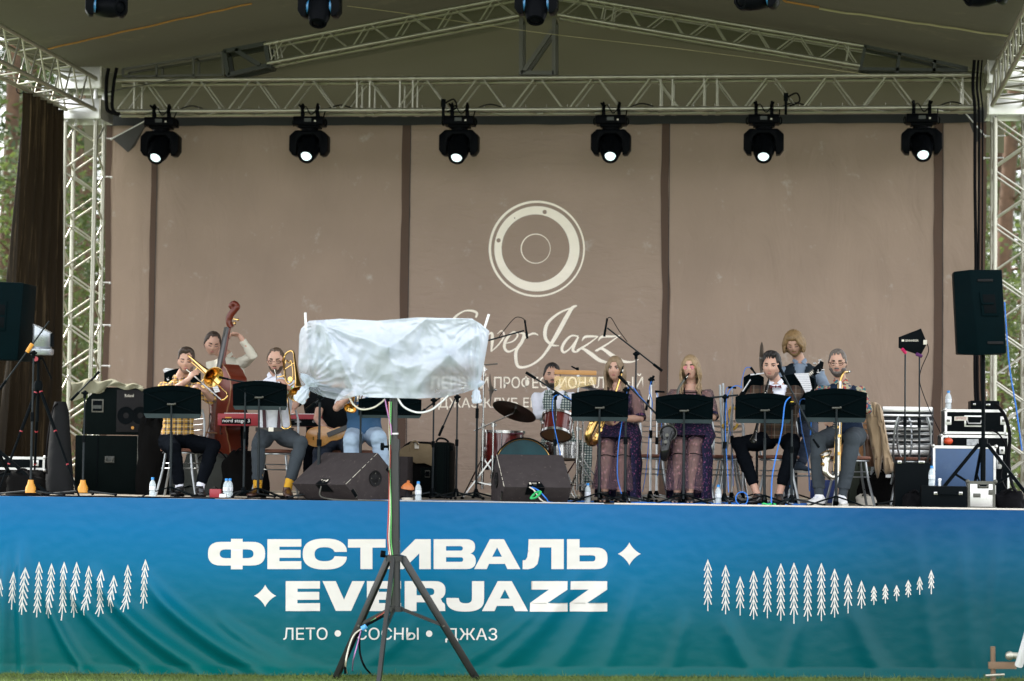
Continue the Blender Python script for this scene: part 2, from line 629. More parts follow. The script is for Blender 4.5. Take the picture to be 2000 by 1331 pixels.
def glyph_E(x0, w, t=0):
    return [[(x0, t), (x0 + w, t), (x0 + w, t + 42), (x0 + 67, t + 42), (x0 + 67, t + 60), (x0 + w - 4, t + 60), (x0 + w - 4, t + 104), (x0 + 67, t + 104), (x0 + 67, t + 123), (x0 + w, t + 123), (x0 + w, t + 167), (x0, t + 167)]]


def glyph_A(x0, t, w=258):
    k = w / 258
    return [[(x0 + 88 * k, t), (x0 + 166 * k, t), (x0 + w, t + 167), (x0 + 186 * k, t + 167), (x0 + 172 * k, t + 138), (x0 + 83 * k, t + 138), (x0 + 70 * k, t + 167), (x0, t + 167)],
            [(x0 + 128 * k, t + 46), (x0 + 101 * k, t + 98), (x0 + 155 * k, t + 98)]]


def glyph_Z(x0, t, w=209):
    return [[(x0 + 6, t), (x0 + w, t), (x0 + w, t + 47), (x0 + 98, t + 121), (x0 + w, t + 121), (x0 + w, t + 169), (x0, t + 169), (x0, t + 121), (x0 + 105, t + 47), (x0 + 6, t + 47)]]


def star(cx, cy, r):
    out = []
    for q in range(4):
        a = q * PI / 2
        for i in range(8):
            t = a + i / 8 * PI / 2
            k = abs(math.cos(2 * (t - a)))
            c, s = math.cos(t), math.sin(t)
            out.append((cx + r * math.copysign(abs(c) ** 2.6, c), cy + r * math.copysign(abs(s) ** 2.6, s)))
    return [out]


row1 = []
o6 = -1714.3  # crop-6 to crop-7 units
y0 = 267
Fx = 1162 + o6
row1.append([(Fx + 128, y0 - 2), (Fx + 193, y0 - 2), (Fx + 193, y0 + 15)] + arc(Fx + 240, y0 + 81, 78, 66, -90, 90, 14, 2.6) + [(Fx + 193, y0 + 147), (Fx + 193, y0 + 168), (Fx + 128, y0 + 168), (Fx + 128, y0 + 147)] + arc(Fx + 78, y0 + 81, 78, 66, 90, 270, 14, 2.6) + [(Fx + 128, y0 + 15)])
row1.append([(Fx + 128, y0 + 57), (Fx + 128, y0 + 106)] + arc(Fx + 98, y0 + 81.5, 33, 24.5, 90, 270, 8))
row1.append([(Fx + 193, y0 + 106), (Fx + 193, y0 + 57)] + arc(Fx + 220, y0 + 81.5, 34, 24.5, -90, 90, 8))
G1 = [row1, glyph_E(1493 + o6, 189, y0)]
cx = 1690 + o6
G1.append([arc(cx + 124, y0 + 83, 124, 87, -12, -348 + 0, 40, 2.5)[0:1] + [] if False else
           [(cx + 246, y0 + 71)] + arc(cx + 124, y0 + 83, 124, 86, -14, -346, 44, 2.5) + [(cx + 246, y0 + 98), (cx + 178, y0 + 95)] + arc(cx + 122, y0 + 84, 56, 39, 30, 330, 24, 2.5) + [(cx + 178, y0 + 71)]])
G1.append([[(228, y0), (438, y0), (438, y0 + 47), (365, y0 + 47), (365, y0 + 167), (298, y0 + 167), (298, y0 + 47), (228, y0 + 47)]])
G1.append([[(452, y0), (516, y0), (516, y0 + 88), (604, y0), (690, y0), (690, y0 + 167), (626, y0 + 167), (626, y0 + 79), (538, y0 + 167), (452, y0 + 167)]])
G1.append([[(706, y0)] + arc(885, y0 + 42, 52, 42, -90, 65, 10) + arc(888, y0 + 122, 53, 45, -60, 90, 10) + [(706, y0 + 167)],
           [(775, y0 + 39), (775, y0 + 64)] + arc(855, y0 + 51.5, 14, 12.5, 90, -90, 6), [(775, y0 + 101), (775, y0 + 127)] + arc(857, y0 + 114, 14, 13, 90, -90, 6)])
G1.append(glyph_A(932, y0))
G1.append([[(1236, y0), (1432, y0), (1432, y0 + 167), (1363, y0 + 167), (1363, y0 + 46), (1297, y0 + 46), (1295, y0 + 95), (1286, y0 + 138), (1264, y0 + 160), (1232, y0 + 168), (1203, y0 + 167), (1203, y0 + 118), (1218, y0 + 117), (1229, y0 + 100), (1233, y0 + 66)]])
G1.append([[(1450, y0), (1520, y0), (1520, y0 + 47)] + arc(1610, y0 + 107, 66, 60, -90, 90, 14, 2.6) + [(1450, y0 + 167)], [(1520, y0 + 90), (1520, y0 + 124)] + arc(1592, y0 + 107, 17, 17, 90, -90, 6)])
G1.append(star(1798, 349, 65))
y2 = 501
G2 = [star(1481 + o6, 583, 63), glyph_E(1595 + o6, 191, y2)]
G2.append([[(86, y2), (160, y2), (206, y2 + 104), (252, y2), (322, y2), (246, y2 + 166), (160, y2 + 166)]])
G2.append(glyph_E(334, 190, y2))
G2.append([[(545, y2)] + arc(712, y2 + 52, 60, 52, -90, 60, 12) + arc(722, y2 + 140, 48, 28, -50, 0, 6) + [(771, y2 + 167), (700, y2 + 167), (692, y2 + 128), (678, y2 + 118), (611, y2 + 118), (611, y2 + 167), (545, y2 + 167)],
           [(611, y2 + 39), (611, y2 + 79)] + arc(688, y2 + 59, 22, 20, 90, -90, 6)])
G2.append([[(920, y2), (988, y2), (988, y2 + 95)] + arc(882, y2 + 104, 105, 66, 0, 180, 24, 2.5)[1:] + [(778, y2 + 94), (846, y2 + 94)] + arc(884, y2 + 100, 36, 24, 170, 0, 8) + [(920, y2 + 90)]])
G2.append(glyph_A(976, y2))
G2.append(glyph_Z(1245, y2)); G2.append(glyph_Z(1466, y2))


def ban_px(x, y, lift=.0025):
    p = at(600 + x * .35, 960 + y * .35, BAN_Y)
    return ban_pt(p.x, p.z, lift)


def print_on_banner(name, glyphs, step=9, lift=.0025):
    place_flat([fill2d(q) for q in glyphs], lambda x, y: ban_px(x, y, lift), step, name, print_m, ban)


print_on_banner('lettering', G1)
print_on_banner('lettering', G2)
for txt, a, c, top, bot in (('ЛЕТО', 554, 640, 1226, 1250), ('СОСНЫ', 696, 818, 1226, 1250), ('ДЖАЗ', 870, 972, 1227, 1255)):
    vs, fs = text2d(txt, offset=.004)
    place_flat([(fit(vs, (a - 600) / .35, (top - 960) / .35, (c - 600) / .35, (bot - 960) / .35), fs)], lambda x, y: ban_px(x, y), 9, 'lettering', print_m, ban)
for cx, cy in ((660, 1237.5), (838.5, 1238)):
    place_flat([fill2d([[((cx - 600 + 6.3 * math.cos(t * PI / 8)) / .35, (cy - 960 + 6.3 * math.sin(t * PI / 8)) / .35) for t in range(16)]])], lambda x, y: ban_px(x, y), 9, 'dot_print', print_m, ban)


def icon(xt, yt, xb, yb, hw, sp, th=5):
    out = []
    nrm = lambda t: xt + (xb - xt) * t
    H = yb - yt
    polys = [[(xt, yt), (xt + th / 2, yt + 9), (xb + th / 2, yb), (xb - th / 2, yb), (xt - th / 2, yt + 9)]]
    n = max(2, int((H - 40 * sp / 38) / sp))
    for k in range(n):
        y = yt + k * sp
        x = xt + (xb - xt) * (k * sp) / H
        L_ = sp * 1.72
        for s in (-1, 1):
            q = th * .42
            polys.append([(x + s * .2, y), (x + s * (hw + q), y + L_ - 2), (x + s * (hw - q * 1.6), y + L_), (x + s * .2, y + th * 3.2)])
    return polys


def icons(lst, dx):
    for i, (x, yt, xb, yb, hw, sp) in enumerate(lst):
        polys = icon(x + dx, yt, xb + dx, yb, hw, sp)
        bs_ = [(pl, [tuple(range(len(pl)))], .0 if k == 0 else 1 + ((k + 1) // 2 % 3) + (.5 if k % 2 else 0)) for k, pl in enumerate(polys)]
        place_flat(bs_, lambda a, c, z: ban_px(a, c, .002 + .0003 * z), 9, 'tree_print', print_m, ban)


LT = [(8, 485, 2, 632), (78, 448, 68, 660), (150, 422, 140, 685), (220, 392, 207, 703), (289, 400, 276, 708), (360, 392, 347, 720), (429, 393, 413, 704), (497, 413, 484, 690), (568, 435, 556, 698), (636, 467, 627, 678), (714, 408, 705, 670), (812, 378, 799, 655)]
icons([(a, c, d, e_, 19, 37) for a, c, d, e_ in LT], o6)
RT = [(236, 378, 668), (335, 410, 685), (416, 473, 693), (491, 441, 715), (568, 418, 708), (643, 400, 722), (716, 396, 738), (793, 406, 725), (869, 398, 723), (943, 430, 704), (1018, 459, 680), (1093, 496, 654), (1162, 527, 634), (1226, 517, 626), (1289, 522, 612), (1354, 493, 591), (1417, 473, 576), (1482, 437, 573)]
icons([(a, c, a, d, 21 if a < 1120 else 15, 38 if a < 1120 else 23 + (5 if a > 1400 else 0)) for a, c, d in RT], 2000)

# ------------------------------------------------------------------ brown backdrop
BY = 6.2
bd_m = mat('backdrop_cloth', (.325, .245, .192), .85, var=.11, vs_=1.2, spec=.25, dirt_or_glow=.1, dcol=(.45, .4, .35), ds=3.4)
cloth_bump(bd_m, 1.6, (1.6, 1, .7), .9, R(20), .04)
cloth_bump(bd_m, 1.1, (2.2, 1, .5), .25, R(-30), .03, thr=1)
cloth_bump(bd_m, 120, (1, 1, 1), .12, 0, .004)
bd_m2 = mat('backdrop_cloth_creased', (.33, .25, .197), .8, var=.11, vs_=1.0, spec=.3, dirt_or_glow=.12, dcol=(.46, .41, .36), ds=3)
cloth_bump(bd_m2, 2.2, (1, 1, 3.2), .5, R(-34), .05)
cloth_bump(bd_m2, 1.3, (1, 1, 2.4), .15, R(-38), .03, thr=1)
cloth_bump(bd_m2, 6, (1, 1, 2), .35, R(10), .03)
strip_m = mat('backdrop_strap', (.085, .05, .034), .8, var=.1, bump=.1, bs=50)
strip_m2 = mat('backdrop_band_dark', (.03, .032, .034), .8, var=.2, vs_=3, bump=.2, bs=6)
cream = mat('backdrop_print', (.95, .88, .76), .75, var=.04)
cloth_bump(cream, 2.6, (1, 1, 4.2), .5, R(-22), .04)
bX = lambda px: at(px, 560, BY).x
BZT = at(1000, 228, BY).z


def bd_off(x, z):
    return .02 * noise.noise(Vector((x * .9, z * .35, 1))) + .012 * noise.noise(Vector((x * 2.2 + z, z * 1.6 - x * .7, 4)))


def bd_pt(x, z, lift=0):
    return Vector((x, BY + bd_off(x, z) - lift, z))


bdt = thing('backdrop', 'tall brown cloth backdrop with cream round emblem behind the band', 'backdrop', (0, BY, STAGE))
edges = [210, 297, 790, 1298, 1832, 1918]
for i in range(5):
    x0, x1 = bX(edges[i]) + .004, bX(edges[i + 1]) - .004
    g = MB()
    g.grid(lambda u, v: bd_pt(x0 + (x1 - x0) * u, STAGE + .002 + (BZT - STAGE) * v), max(4, int((x1 - x0) * 14)), 60)
    g.build('cloth_panel', bd_m2 if i in (2,) else bd_m, bdt, smooth=180, fix=False)
for px, w in ((297, .075), (790, .1), (1298, .088), (1832, .105), (209, .07), (1917, .09)):
    x = bX(px)
    g = MB(); g.grid(lambda u, v: bd_pt(x + (u - .5) * w + .03 * noise.noise(Vector((0, px, v * 3))) + .008 * noise.noise(Vector((2, px, v * 14))), STAGE + .012 + (BZT - STAGE - .02) * v, .008), 2, 60)
    g.build('strap', strip_m, bdt, smooth=180, fix=False)
    if 200 < px < 1900 and px != 209:
        g = MB(); g.grid(lambda u, v: bd_pt(x + w * .5 + .008 * (u - .5), STAGE + .012 + (BZT - STAGE - .02) * v, .011), 1, 60)
        g.build('strap_edge', strip_m2, bdt, smooth=180, fix=False)
g = MB(); g.grid(lambda u, v: bd_pt(bX(207) + (bX(1926) - bX(207)) * u, BZT - .10 + .012 * noise.noise(Vector((u * 30, 0, 0))) * (1 - v) + .14 * v, .03 + .015 * math.sin(u * 90)), 160, 3)
g.build('top_band', strip_m2, bdt, smooth=180, fix=False)
gg = MB()
for k in range(42):
    x = bX(232) + (bX(1895) - bX(232)) * k / 41
    gg.ell((x, BY - .09, BZT + .012 + .004 * rnd.random()), .012, n=6, m=4)
    gg.cyl((x, BY - .09, BZT + .01), (x, BY - .2, BZT + .11), .0025, n=4)
o = gg.build('ball_ties', white, bdt); o['kind'] = 'stuff'


def bdpx(x, y, lift=.004):
    p = at(840 + x * .3456, 370 + y * .3456, BY)
    return bd_pt(p.x, p.z, lift)


def circ(cx, cy, r, n=64): return [(cx + r * math.cos(2 * PI * i / n), cy + r * math.sin(2 * PI * i / n)) for i in range(n)]


place_flat([fill2d([circ(603, 337, 272, 96), circ(605, 338, 260, 96)]), fill2d([circ(603.5, 337, 241, 96), circ(596, 335, 192, 90), circ(648, 129, 12, 16), circ(387, 289, 12, 16), circ(478, 163, 4, 10)]),
            fill2d([circ(596.5, 336, 85, 60), circ(598, 336.5, 80, 60)])], bdpx, 60, 'emblem', cream, bdt)


def stroke(pts, k=7):
    P = smoothpts([(x, y, w) for x, y, w in pts], k)
    Lf, Rt = [], []
    for i, p in enumerate(P):
        a, c = P[max(i - 1, 0)], P[min(i + 1, len(P) - 1)]
        dx, dy = c.x - a.x, c.y - a.y
        n = math.hypot(dx, dy) or 1
        Lf.append((p.x - dy / n * p.z / 2, p.y + dx / n * p.z / 2)); Rt.append((p.x + dy / n * p.z / 2, p.y - dx / n * p.z / 2))
    m = len(P)
    return Lf + Rt, [(i, i + 1, m + i + 1, m + i) for i in range(m - 1)]


ST = [[(258, 726, 10), (264, 700, 14), (235, 687, 12), (190, 690, 8), (140, 725, 14), (122, 770, 16), (150, 795, 8), (180, 797, 5)],
      [(170, 800, 5), (120, 825, 12), (95, 875, 18), (120, 915, 14), (190, 912, 6), (240, 880, 4)],
      [(300, 850, 4), (345, 812, 12), (352, 850, 18), (345, 918, 8)], [(345, 918, 6), (385, 880, 8), (418, 830, 10), (405, 800, 8), (380, 818, 3)],
      [(425, 872, 5), (470, 858, 8), (495, 825, 10), (470, 808, 10), (430, 850, 16), (420, 895, 16), (445, 918, 12), (490, 895, 7), (530, 855, 4)],
      [(505, 815, 4), (530, 818, 16), (520, 860, 18), (490, 905, 18), (484, 950, 19), (500, 1003, 16), (560, 998, 12), (620, 960, 13), (665, 905, 16), (720, 815, 24), (770, 725, 24), (803, 672, 18), (830, 658, 8)],
      [(514, 868, 4), (545, 832, 10), (585, 815, 12), (612, 825, 5)],
      [(800, 670, 8), (730, 700, 12), (670, 750, 17), (650, 800, 21), (655, 848, 18), (690, 880, 12), (728, 884, 5)],
      [(838, 832, 8), (800, 828, 10), (765, 858, 15), (745, 900, 16), (758, 922, 12), (795, 895, 8), (835, 840, 10)], [(838, 834, 10), (815, 880, 17), (808, 912, 15), (832, 918, 8), (862, 893, 4)],
      [(858, 858, 4), (878, 834, 14), (935, 832, 10), (950, 834, 6)], [(950, 832, 6), (900, 870, 9), (832, 912, 14)],
      [(828, 914, 5), (858, 900, 12), (905, 928, 22), (960, 968, 20), (1010, 980, 9)],
      [(950, 858, 4), (972, 834, 14), (1035, 832, 10), (1075, 826, 5)], [(1072, 826, 6), (1010, 870, 9), (938, 914, 14)],
      [(932, 915, 5), (972, 902, 14), (1030, 940, 22), (1090, 972, 16), (1140, 976, 8), (1178, 962, 4)]]
for i, s_ in enumerate(ST):
    place_flat([stroke(s_)], lambda x, y, i=i: bdpx(x, y, .0045 + (i % 4) * .0006), 0, 'script_stroke', cream, bdt)
for txt, a, c, t, b_ in (('ПЕРВЫЙ', 8, 330, 1042, 1128), ('ПРОФЕССИОНАЛЬНЫЙ', 362, 1204, 1042, 1128), ('ДЖАЗ-КЛУБ', 47, 497, 1178, 1246), ('ЕКАТЕРИНБУРГА', 527, 1100, 1178, 1232)):
    vs, fs = text2d(txt, offset=.008)
    place_flat([(fit(vs, a, t, c, b_), fs)], lambda x, y: bdpx(x, y, .0045), 40, 'lettering', cream, bdt)

# ------------------------------------------------------------------ trusses


def truss(root, A, B, up, s, step, r=.024, rb=.0105, m=alu, faces='fbtu', splice=(), w2=None, brace_ends=True):
    """box truss from A to B (axis through the middle)"""
    A, B = Vector(A), Vector(B)
    d, u, w = basis(B - A, up)
    Ln = (B - A).length
    w2 = w2 or s
    cor = [(-1, -1), (1, -1), (1, 1), (-1, 1)]
    pt = lambda i, t: A + d * t + u * (cor[i][0] * s / 2) + w * (cor[i][1] * w2 / 2)
    for i in range(4):
        g = MB(); g.cyl(pt(i, 0), pt(i, Ln), r, n=10); g.build('chord', m, root)
    n = max(1, round(Ln / step))
    st = Ln / n
    for fi, (i, j) in enumerate(((0, 1), (1, 2), (2, 3), (3, 0))):
        ph = fi in (1, 2)
        for k in range(n):
            for h in (0, 1):
                t0, t1 = (k + h * .5) * st, (k + h * .5 + .5) * st
                a, c = (i, j) if (h == 0) != ph else (j, i)
                off = st * .045
                g = MB(); g.cyl(pt(a, t0 + off), pt(c, t1 - off), rb, n=7)
                g.build('brace', m, root)
    for t in splice:
        for (i, j) in ((0, 1), (3, 2)):
            g = MB(); g.cyl(pt(i, t), pt(j, t), rb * 1.15, n=7); g.build('brace', m, root)
        for i in range(4):
            g = MB(); g.cyl(pt(i, t - .03), pt(i, t + .03), r * 1.25, n=10); g.build('collar', m, root)


TF, TB = 5.36, 5.70
zt, zb = at(1040, 152, TF).z, at(1040, 214, TF).z
SZ = zt - zb
zc = (zt + zb) / 2
xl, xr = at(222, 190, TF).x, at(1912, 190, TF).x
main = thing('roof_truss', 'long horizontal aluminium box truss carrying the six lit moving heads', 'truss', ((xl + xr) / 2, (TF + TB) / 2, zc))
spl = [at(p, 190, TF).x - xl for p in (262, 697, 722, 781, 806, 1290, 1313, 1375, 1400, 1880)]
truss(main, (xl, (TF + TB) / 2, zc), (xr, (TF + TB) / 2, zc), (0, 0, 1), SZ, .675, w2=TB - TF, splice=spl)


def tower(px0, px1, label):
    a, c = at(px0, 500, TF).x, at(px1, 500, TF).x
    t = thing('truss_tower', label, 'tower', ((a + c) / 2, 5.53, gz(a)))
    truss(t, ((a + c) / 2, 5.53, 0), ((a + c) / 2, 5.53, zb - .1), (1, 0, 0), c - a, .57, w2=.34, r=.026, rb=.012)
    return (a + c) / 2


TXL = tower(123, 182, 'left aluminium truss tower standing beside the dark mesh curtain')
TXR = tower(1943, 2004, 'right aluminium truss tower behind the black loudspeaker')
for X, lab in ((TXL, 'bright metal sleeve block on top of the left truss tower'), (TXR, 'bright metal sleeve block on top of the right truss tower')):
    t = thing('sleeve_block', lab, 'truss block', (X, 5.53, zb))
    for z0, z1 in ((at(160, 233, 5.3).z, at(160, 194, 5.3).z), (at(160, 174, 5.3).z, at(160, 132, 5.3).z)):
        zz, hh = (z0 + z1) / 2, (z1 - z0)
        for dx, dy, sx_, sy_ in ((0, -.26, .5, .008), (0, .26, .5, .008), (-.255, 0, .008, .53), (.255, 0, .008, .53)):
            g = MB(); g.box((X + dx, 5.53 + dy, zz), (sx_, sy_, hh)); g.build('plate', alu_b, t, bevel=.002)
        for dx in (-.255, .255):
            g = MB(); g.box((X + dx, 5.27, zz), (.02, .03, hh + .004)); g.build('corner_rail', alu, t)
    for dx in (-.17, .17):
        for dy in (-.17, .17):
            g = MB(); g.cyl((X + dx, 5.53 + dy, zb - .12), (X + dx, 5.53 + dy, zt + .15), .026); g.build('post', alu_b, t)
for X0, ylab in ((at(186, 180, 5.2).x, 'left'), (at(1938, 190, 5.2).x, 'right')):
    s = -1 if ylab == 'left' else 1
    t = thing('side_truss', ylab + ' aluminium side truss running from the tower towards the audience', 'truss', (X0 + s * .17, 2, zc))
    truss(t, (X0 + s * .17, 5.2, zc), (X0 + s * .17, -1.4, zc), (0, 0, 1), SZ, .62, w2=.34)

RY = 5.53


def rafter(pa, pb, pc, pd, label, splice=()):
    """upper front chord pa-pb, lower front chord pc-pd in the photograph's pixels"""
    a, b_, c, d = [at(*p, RY - .12) for p in (pa, pb, pc, pd)]
    A, B = (a + c) / 2, (b_ + d) / 2
    A.y = B.y = RY
    t = thing('rafter_truss', label, 'truss', A)
    u = (a - c); u.y = 0
    ax = (B - A).normalized(); u = u - ax * u.dot(ax)
    truss(t, A, B, u, .225, .48, w2=.24, r=.022, rb=.009, splice=splice)


rafter((515, 86), (1008, -8), (522, 125), (1012, 32), 'left sloping aluminium rafter truss under the roof', splice=(.06, .14))
rafter((1092, -10), (1687, 89), (1094, 30), (1680, 130), 'right sloping aluminium rafter truss under the roof', splice=(.5, .62, 3.3))


def frame(name, label, pts, Y, w, m, cat='frame'):
    P = [at(x, y, Y) for x, y in [q for s_ in pts for q in s_]]
    t = thing(name, label, cat, P[0])
    for (a, c) in pts:
        for dy in (0, .26):
            g = MB(); g.beam(at(*a, Y) + Vector((0, dy, 0)), at(*c, Y) + Vector((0, dy, 0)), w, w); g.build('bar', m, t)
    for (a, c) in pts[:2]:
        for q in (a, c):
            g = MB(); g.beam(at(*q, Y), at(*q, Y) + Vector((0, .26, 0)), w * .8, w * .8, (0, 0, 1)); g.build('cross_bar', m, t)
    return t


frame('steel_frame', 'dark steel end frame joining the left rafter to its eave', [((518, 84), (526, 130)), ((438, 100), (446, 148)), ((518, 86), (438, 101)), ((526, 128), (446, 147)), ((460, 98), (508, 128))], 5.42, .05, steel_dk)
frame('steel_frame', 'dark steel end frame joining the right rafter to its eave', [((1690, 90), (1680, 136)), ((1757, 104), (1752, 142)), ((1690, 91), (1890, 134)), ((1682, 135), (1890, 138)), ((1826, 117), (1824, 140))], 5.42, .035, steel_dk)
frame('steel_frame', 'thin grey steel frame tapering down to the left eave', [((434, 102), (436, 146)), ((378, 112), (378, 150)), ((434, 104), (240, 136)), ((434, 147), (240, 150)), ((306, 124), (306, 152)), ((240, 135), (240, 150))], 5.42, .025, steel_gr)
frame('king_post', 'grey steel king post frame with a diagonal under the ridge', [((1018, 38), (1018, 146)), ((1082, 38), (1082, 148)), ((1018, 143), (1082, 143)), ((1078, 60), (1022, 141))], 5.42, .045, steel_gr)

can_m = translucent(mat('canopy_fabric', (.052, .053, .038), .7, var=.12, vs_=.8, bump=.12, bs=5, dirt_or_glow=.3, dcol=(.12, .11, .075), ds=1.2), (.2, .19, .12), .03)
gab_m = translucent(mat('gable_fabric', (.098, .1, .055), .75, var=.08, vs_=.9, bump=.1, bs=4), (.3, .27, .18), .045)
eL, eR = at(205, 128, 5.9), at(1893, 117, 5.9)
rg = at(1046, -26, 5.9)
CY0, CY1 = -2.1, 6.75


def can_z(x, y):
    if x < rg.x: z = eL.z + (rg.z - eL.z) * (x - eL.x) / (rg.x - eL.x)
    else: z = eR.z + (rg.z - eR.z) * (x - eR.x) / (rg.x - eR.x)
    t = (y - CY0) / (CY1 - CY0)
    q = (t * 3) % 1
    return z + .02 - .05 * math.sin(PI * q) * min(1, abs(x - rg.x) / 1.5) + .012 * noise.noise(Vector((x, y, 0)))


canopy = thing('stage_roof', 'olive grey fabric roof canopy over the stage', 'roof', (rg.x, 2.3, rg.z))
xs2 = [eL.x - .5 + (rg.x - eL.x + .5) * i / 14 for i in range(15)] + [rg.x + (eR.x + .5 - rg.x) * i / 14 for i in range(1, 15)]
for side in (0, 1):
    xx = xs2[:15] if side == 0 else xs2[14:]
    g = MB(); g.grid(lambda u, v: Vector((xx[round(u * 14)], CY0 + (CY1 - CY0) * v, can_z(xx[round(u * 14)], CY0 + (CY1 - CY0) * v))), 14, 60)
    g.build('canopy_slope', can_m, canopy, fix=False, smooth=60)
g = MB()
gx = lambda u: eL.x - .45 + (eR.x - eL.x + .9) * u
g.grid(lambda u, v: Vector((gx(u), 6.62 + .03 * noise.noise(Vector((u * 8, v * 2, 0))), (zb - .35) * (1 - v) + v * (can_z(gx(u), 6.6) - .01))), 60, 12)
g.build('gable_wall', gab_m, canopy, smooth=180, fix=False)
g = MB(); g.grid(lambda u, v: Vector((gx(u), 6.5 - .1 * math.sin(v * PI), zb + .08 + .09 * v + .02 * noise.noise(Vector((u * 20, 3, 0))))), 60, 4)
g.build('gable_flap', mat('flap_fabric', (.07, .07, .062), .55, bump=.1, bs=8), canopy, smooth=180, fix=False)
strap_m = mat('orange_strap', (.42, .2, .05), .7)
rope_m = mat('pale_rope', (.4, .36, .22), .7)
def strap(px0, py0, px1, py1, m, label, w):
    pts = []
    for i in range(15):
        px, py = px0 + (px1 - px0) * i / 14, py0 + (py1 - py0) * i / 14
        best = None
        for k in range(200):
            Y = CY0 + (CY1 - CY0) * k / 199
            p = at(px, py, Y)
            e_ = abs(p.z - can_z(p.x, p.y))
            if best is None or e_ < best[0]: best = (e_, p)
        p = best[1].copy(); p.z = can_z(p.x, p.y) - .02
        pts.append(p)
    g = MB(); g.tube(smoothpts(pts, 2), w, 5)
    return g.build('strap', m, canopy, label=label)
strap(92, 93, 492, 3, strap_m, 'orange strap across the left slope', .011)
strap(1530, -2, 1600, 12, strap_m, 'orange strap end on the right slope', .012)
strap(1600, 14, 1976, 69, rope_m, 'pale rope along the right slope', .013)

# ------------------------------------------------------------------ mesh curtain on the left side, and the flaps
cur_m = mat('curtain_mesh', (.016, .012, .008), .85, var=.5, vs_=7, dirt_or_glow=.35, dcol=(.12, .085, .045), ds=8, spec=.1)  # golden streaks put the sun's glow on the brown mesh into the colour
cloth_bump(cur_m, 14, (1, 1, .12), .7, 0, .03)
translucent(cur_m, (.12, .08, .035), .02)
XC = at(116, 500, 5.05).x
cur = thing('side_curtain', 'dark brown mesh curtain hanging below the left side truss', 'curtain', (XC, 4.6, STAGE))
ztc = zb - .03
def curfn(u, v):
    top = at(116 - 96 * u, 0, 5.05 - 1.35 * u); 
    y = 5.05 - 1.35 * u
    x = XC - .02 - .28 * u * (1 - v) ** 1.5 - .05 * (1 - v)
    x += (.12 * math.sin(u * 33 + 2 * v) + .04 * math.sin(u * 71 - v)) * (.5 + .5 * (1 - v))
    z = STAGE - .3 + (ztc - STAGE + .3) * v
    return Vector((x, y, z - (.15 * (1 - u) * 0 if v == 1 else 0)))
g = MB(); g.grid(curfn, 160, 40); g.build('curtain_cloth', cur_m, cur, smooth=180, fix=False)
def curfn2(u, v):
    y = 3.65 - 1.6 * u
    x = at(8, 500, 3.65).x - .12 * u - .12 * math.sin(u * 14 + v * 2) * (.3 + .7 * (1 - v)) + .1 * v
    return Vector((x, y, STAGE - .3 + 1.9 * v * (1 - .15 * u)))
g = MB(); g.grid(curfn2, 40, 24); g.build('curtain_cloth', cur_m, cur, smooth=180, fix=False)
for k in range(7):
    g = MB(); y = 5.0 - k * .22; c_ = Vector((XC - .05, y, zb - .005))
    g.tube([c_ + Vector((.045 * math.cos(t), 0, .045 * math.sin(t))) for t in [i * PI / 4 for i in range(8)]], .006, 5, closed=True)
    g.build('curtain_ring', black, cur)

flap_m = mat('flap_cloth', (.06, .058, .06), .7, var=.15, bump=.1, bs=20)
def flap(pts, Y, label):
    P = [at(x, y, Y + i * .03) for i, (x, y) in enumerate(pts)]
    t = thing('cloth_flap', label, 'flap', P[0])
    g = MB(); g.prism(P, (0, .006, 0)); g.build('flap_sheet', flap_m, t, smooth=0)
    g = MB(); g.cyl(P[0], P[1], .008, n=6); g.build('flap_edge', white, t)
flap([(292, 232), (219, 271), (250, 298), (264, 285), (282, 250)], 5.95, 'loose dark cloth flap at the upper left corner of the backdrop')
flap([(1886, 222), (1922, 264), (1908, 278), (1898, 250)], 5.95, 'loose dark cloth flap at the upper right corner of the backdrop')

for k, (px, py) in enumerate([(200, 270), (200, 345), (197, 552), (197, 635), (196, 715)]):
    p = at(px, py, 5.9)
    g = MB(); g.cyl(p - Vector((.1, 0, 0)), p + Vector((.08, .1, .005)), .008, n=6)
    g.ell(p + Vector((.08, .1, 0)), .015, n=8, m=5)
    setp(g.build('backdrop_tie', white), ('topmost', 'second highest', 'middle', 'fourth', 'lowest')[k] + ' of the white elastic ties at the left edge of the backdrop', 'tie', 'backdrop ties on the left')
for k, (px, py) in enumerate([(1935, 264), (1932, 307), (1934, 727)]):
    p = at(px, py, 5.9)
    g = MB(); g.cyl(p - Vector((.05, -.1, 0)), p + Vector((.16, 0, -.01)), .008, n=6)
    g.ell(p - Vector((.05, -.1, 0)), .015, n=8, m=5)
    setp(g.build('backdrop_tie', white), ('topmost', 'middle', 'lowest')[k] + ' of the white elastic ties at the right edge of the backdrop', 'tie', 'backdrop ties on the right')

# ------------------------------------------------------------------ trees
bark = mat('pine_bark', (.10, .058, .034), .9, var=.4, vs_=5, bump=.5, bs=12)
leafA = translucent(mat('pine_needles', (.03, .05, .018), .6, var=.4, vs_=2), (.08, .12, .03), .3)
leafB = translucent(mat('young_leaves', (.05, .075, .022), .55, var=.4, vs_=2), (.14, .19, .05), .35)


def leafcloud(g, c, r, n, size, rr):
    for _ in range(n):
        d = Vector((rr.gauss(0, 1), rr.gauss(0, 1), rr.gauss(0, 1)))
        d = d.normalized() * (rr.random() ** .45)
        p = Vector(c) + Vector((d.x * r[0], d.y * r[1], d.z * r[2]))
        a = Vector((rr.gauss(0, 1), rr.gauss(0, 1), rr.gauss(0, .6))).normalized() * size * rr.uniform(.6, 1.3)
        b_ = Vector((rr.gauss(0, 1), rr.gauss(0, 1), rr.gauss(0, .6))).normalized() * size * rr.uniform(.3, .7)
        k = len(g.v)
        g.v += [p - a, p + b_, p + a, p - b_]
        g.f.append((k, k + 1, k + 2, k + 3)); g.mi.append(0)


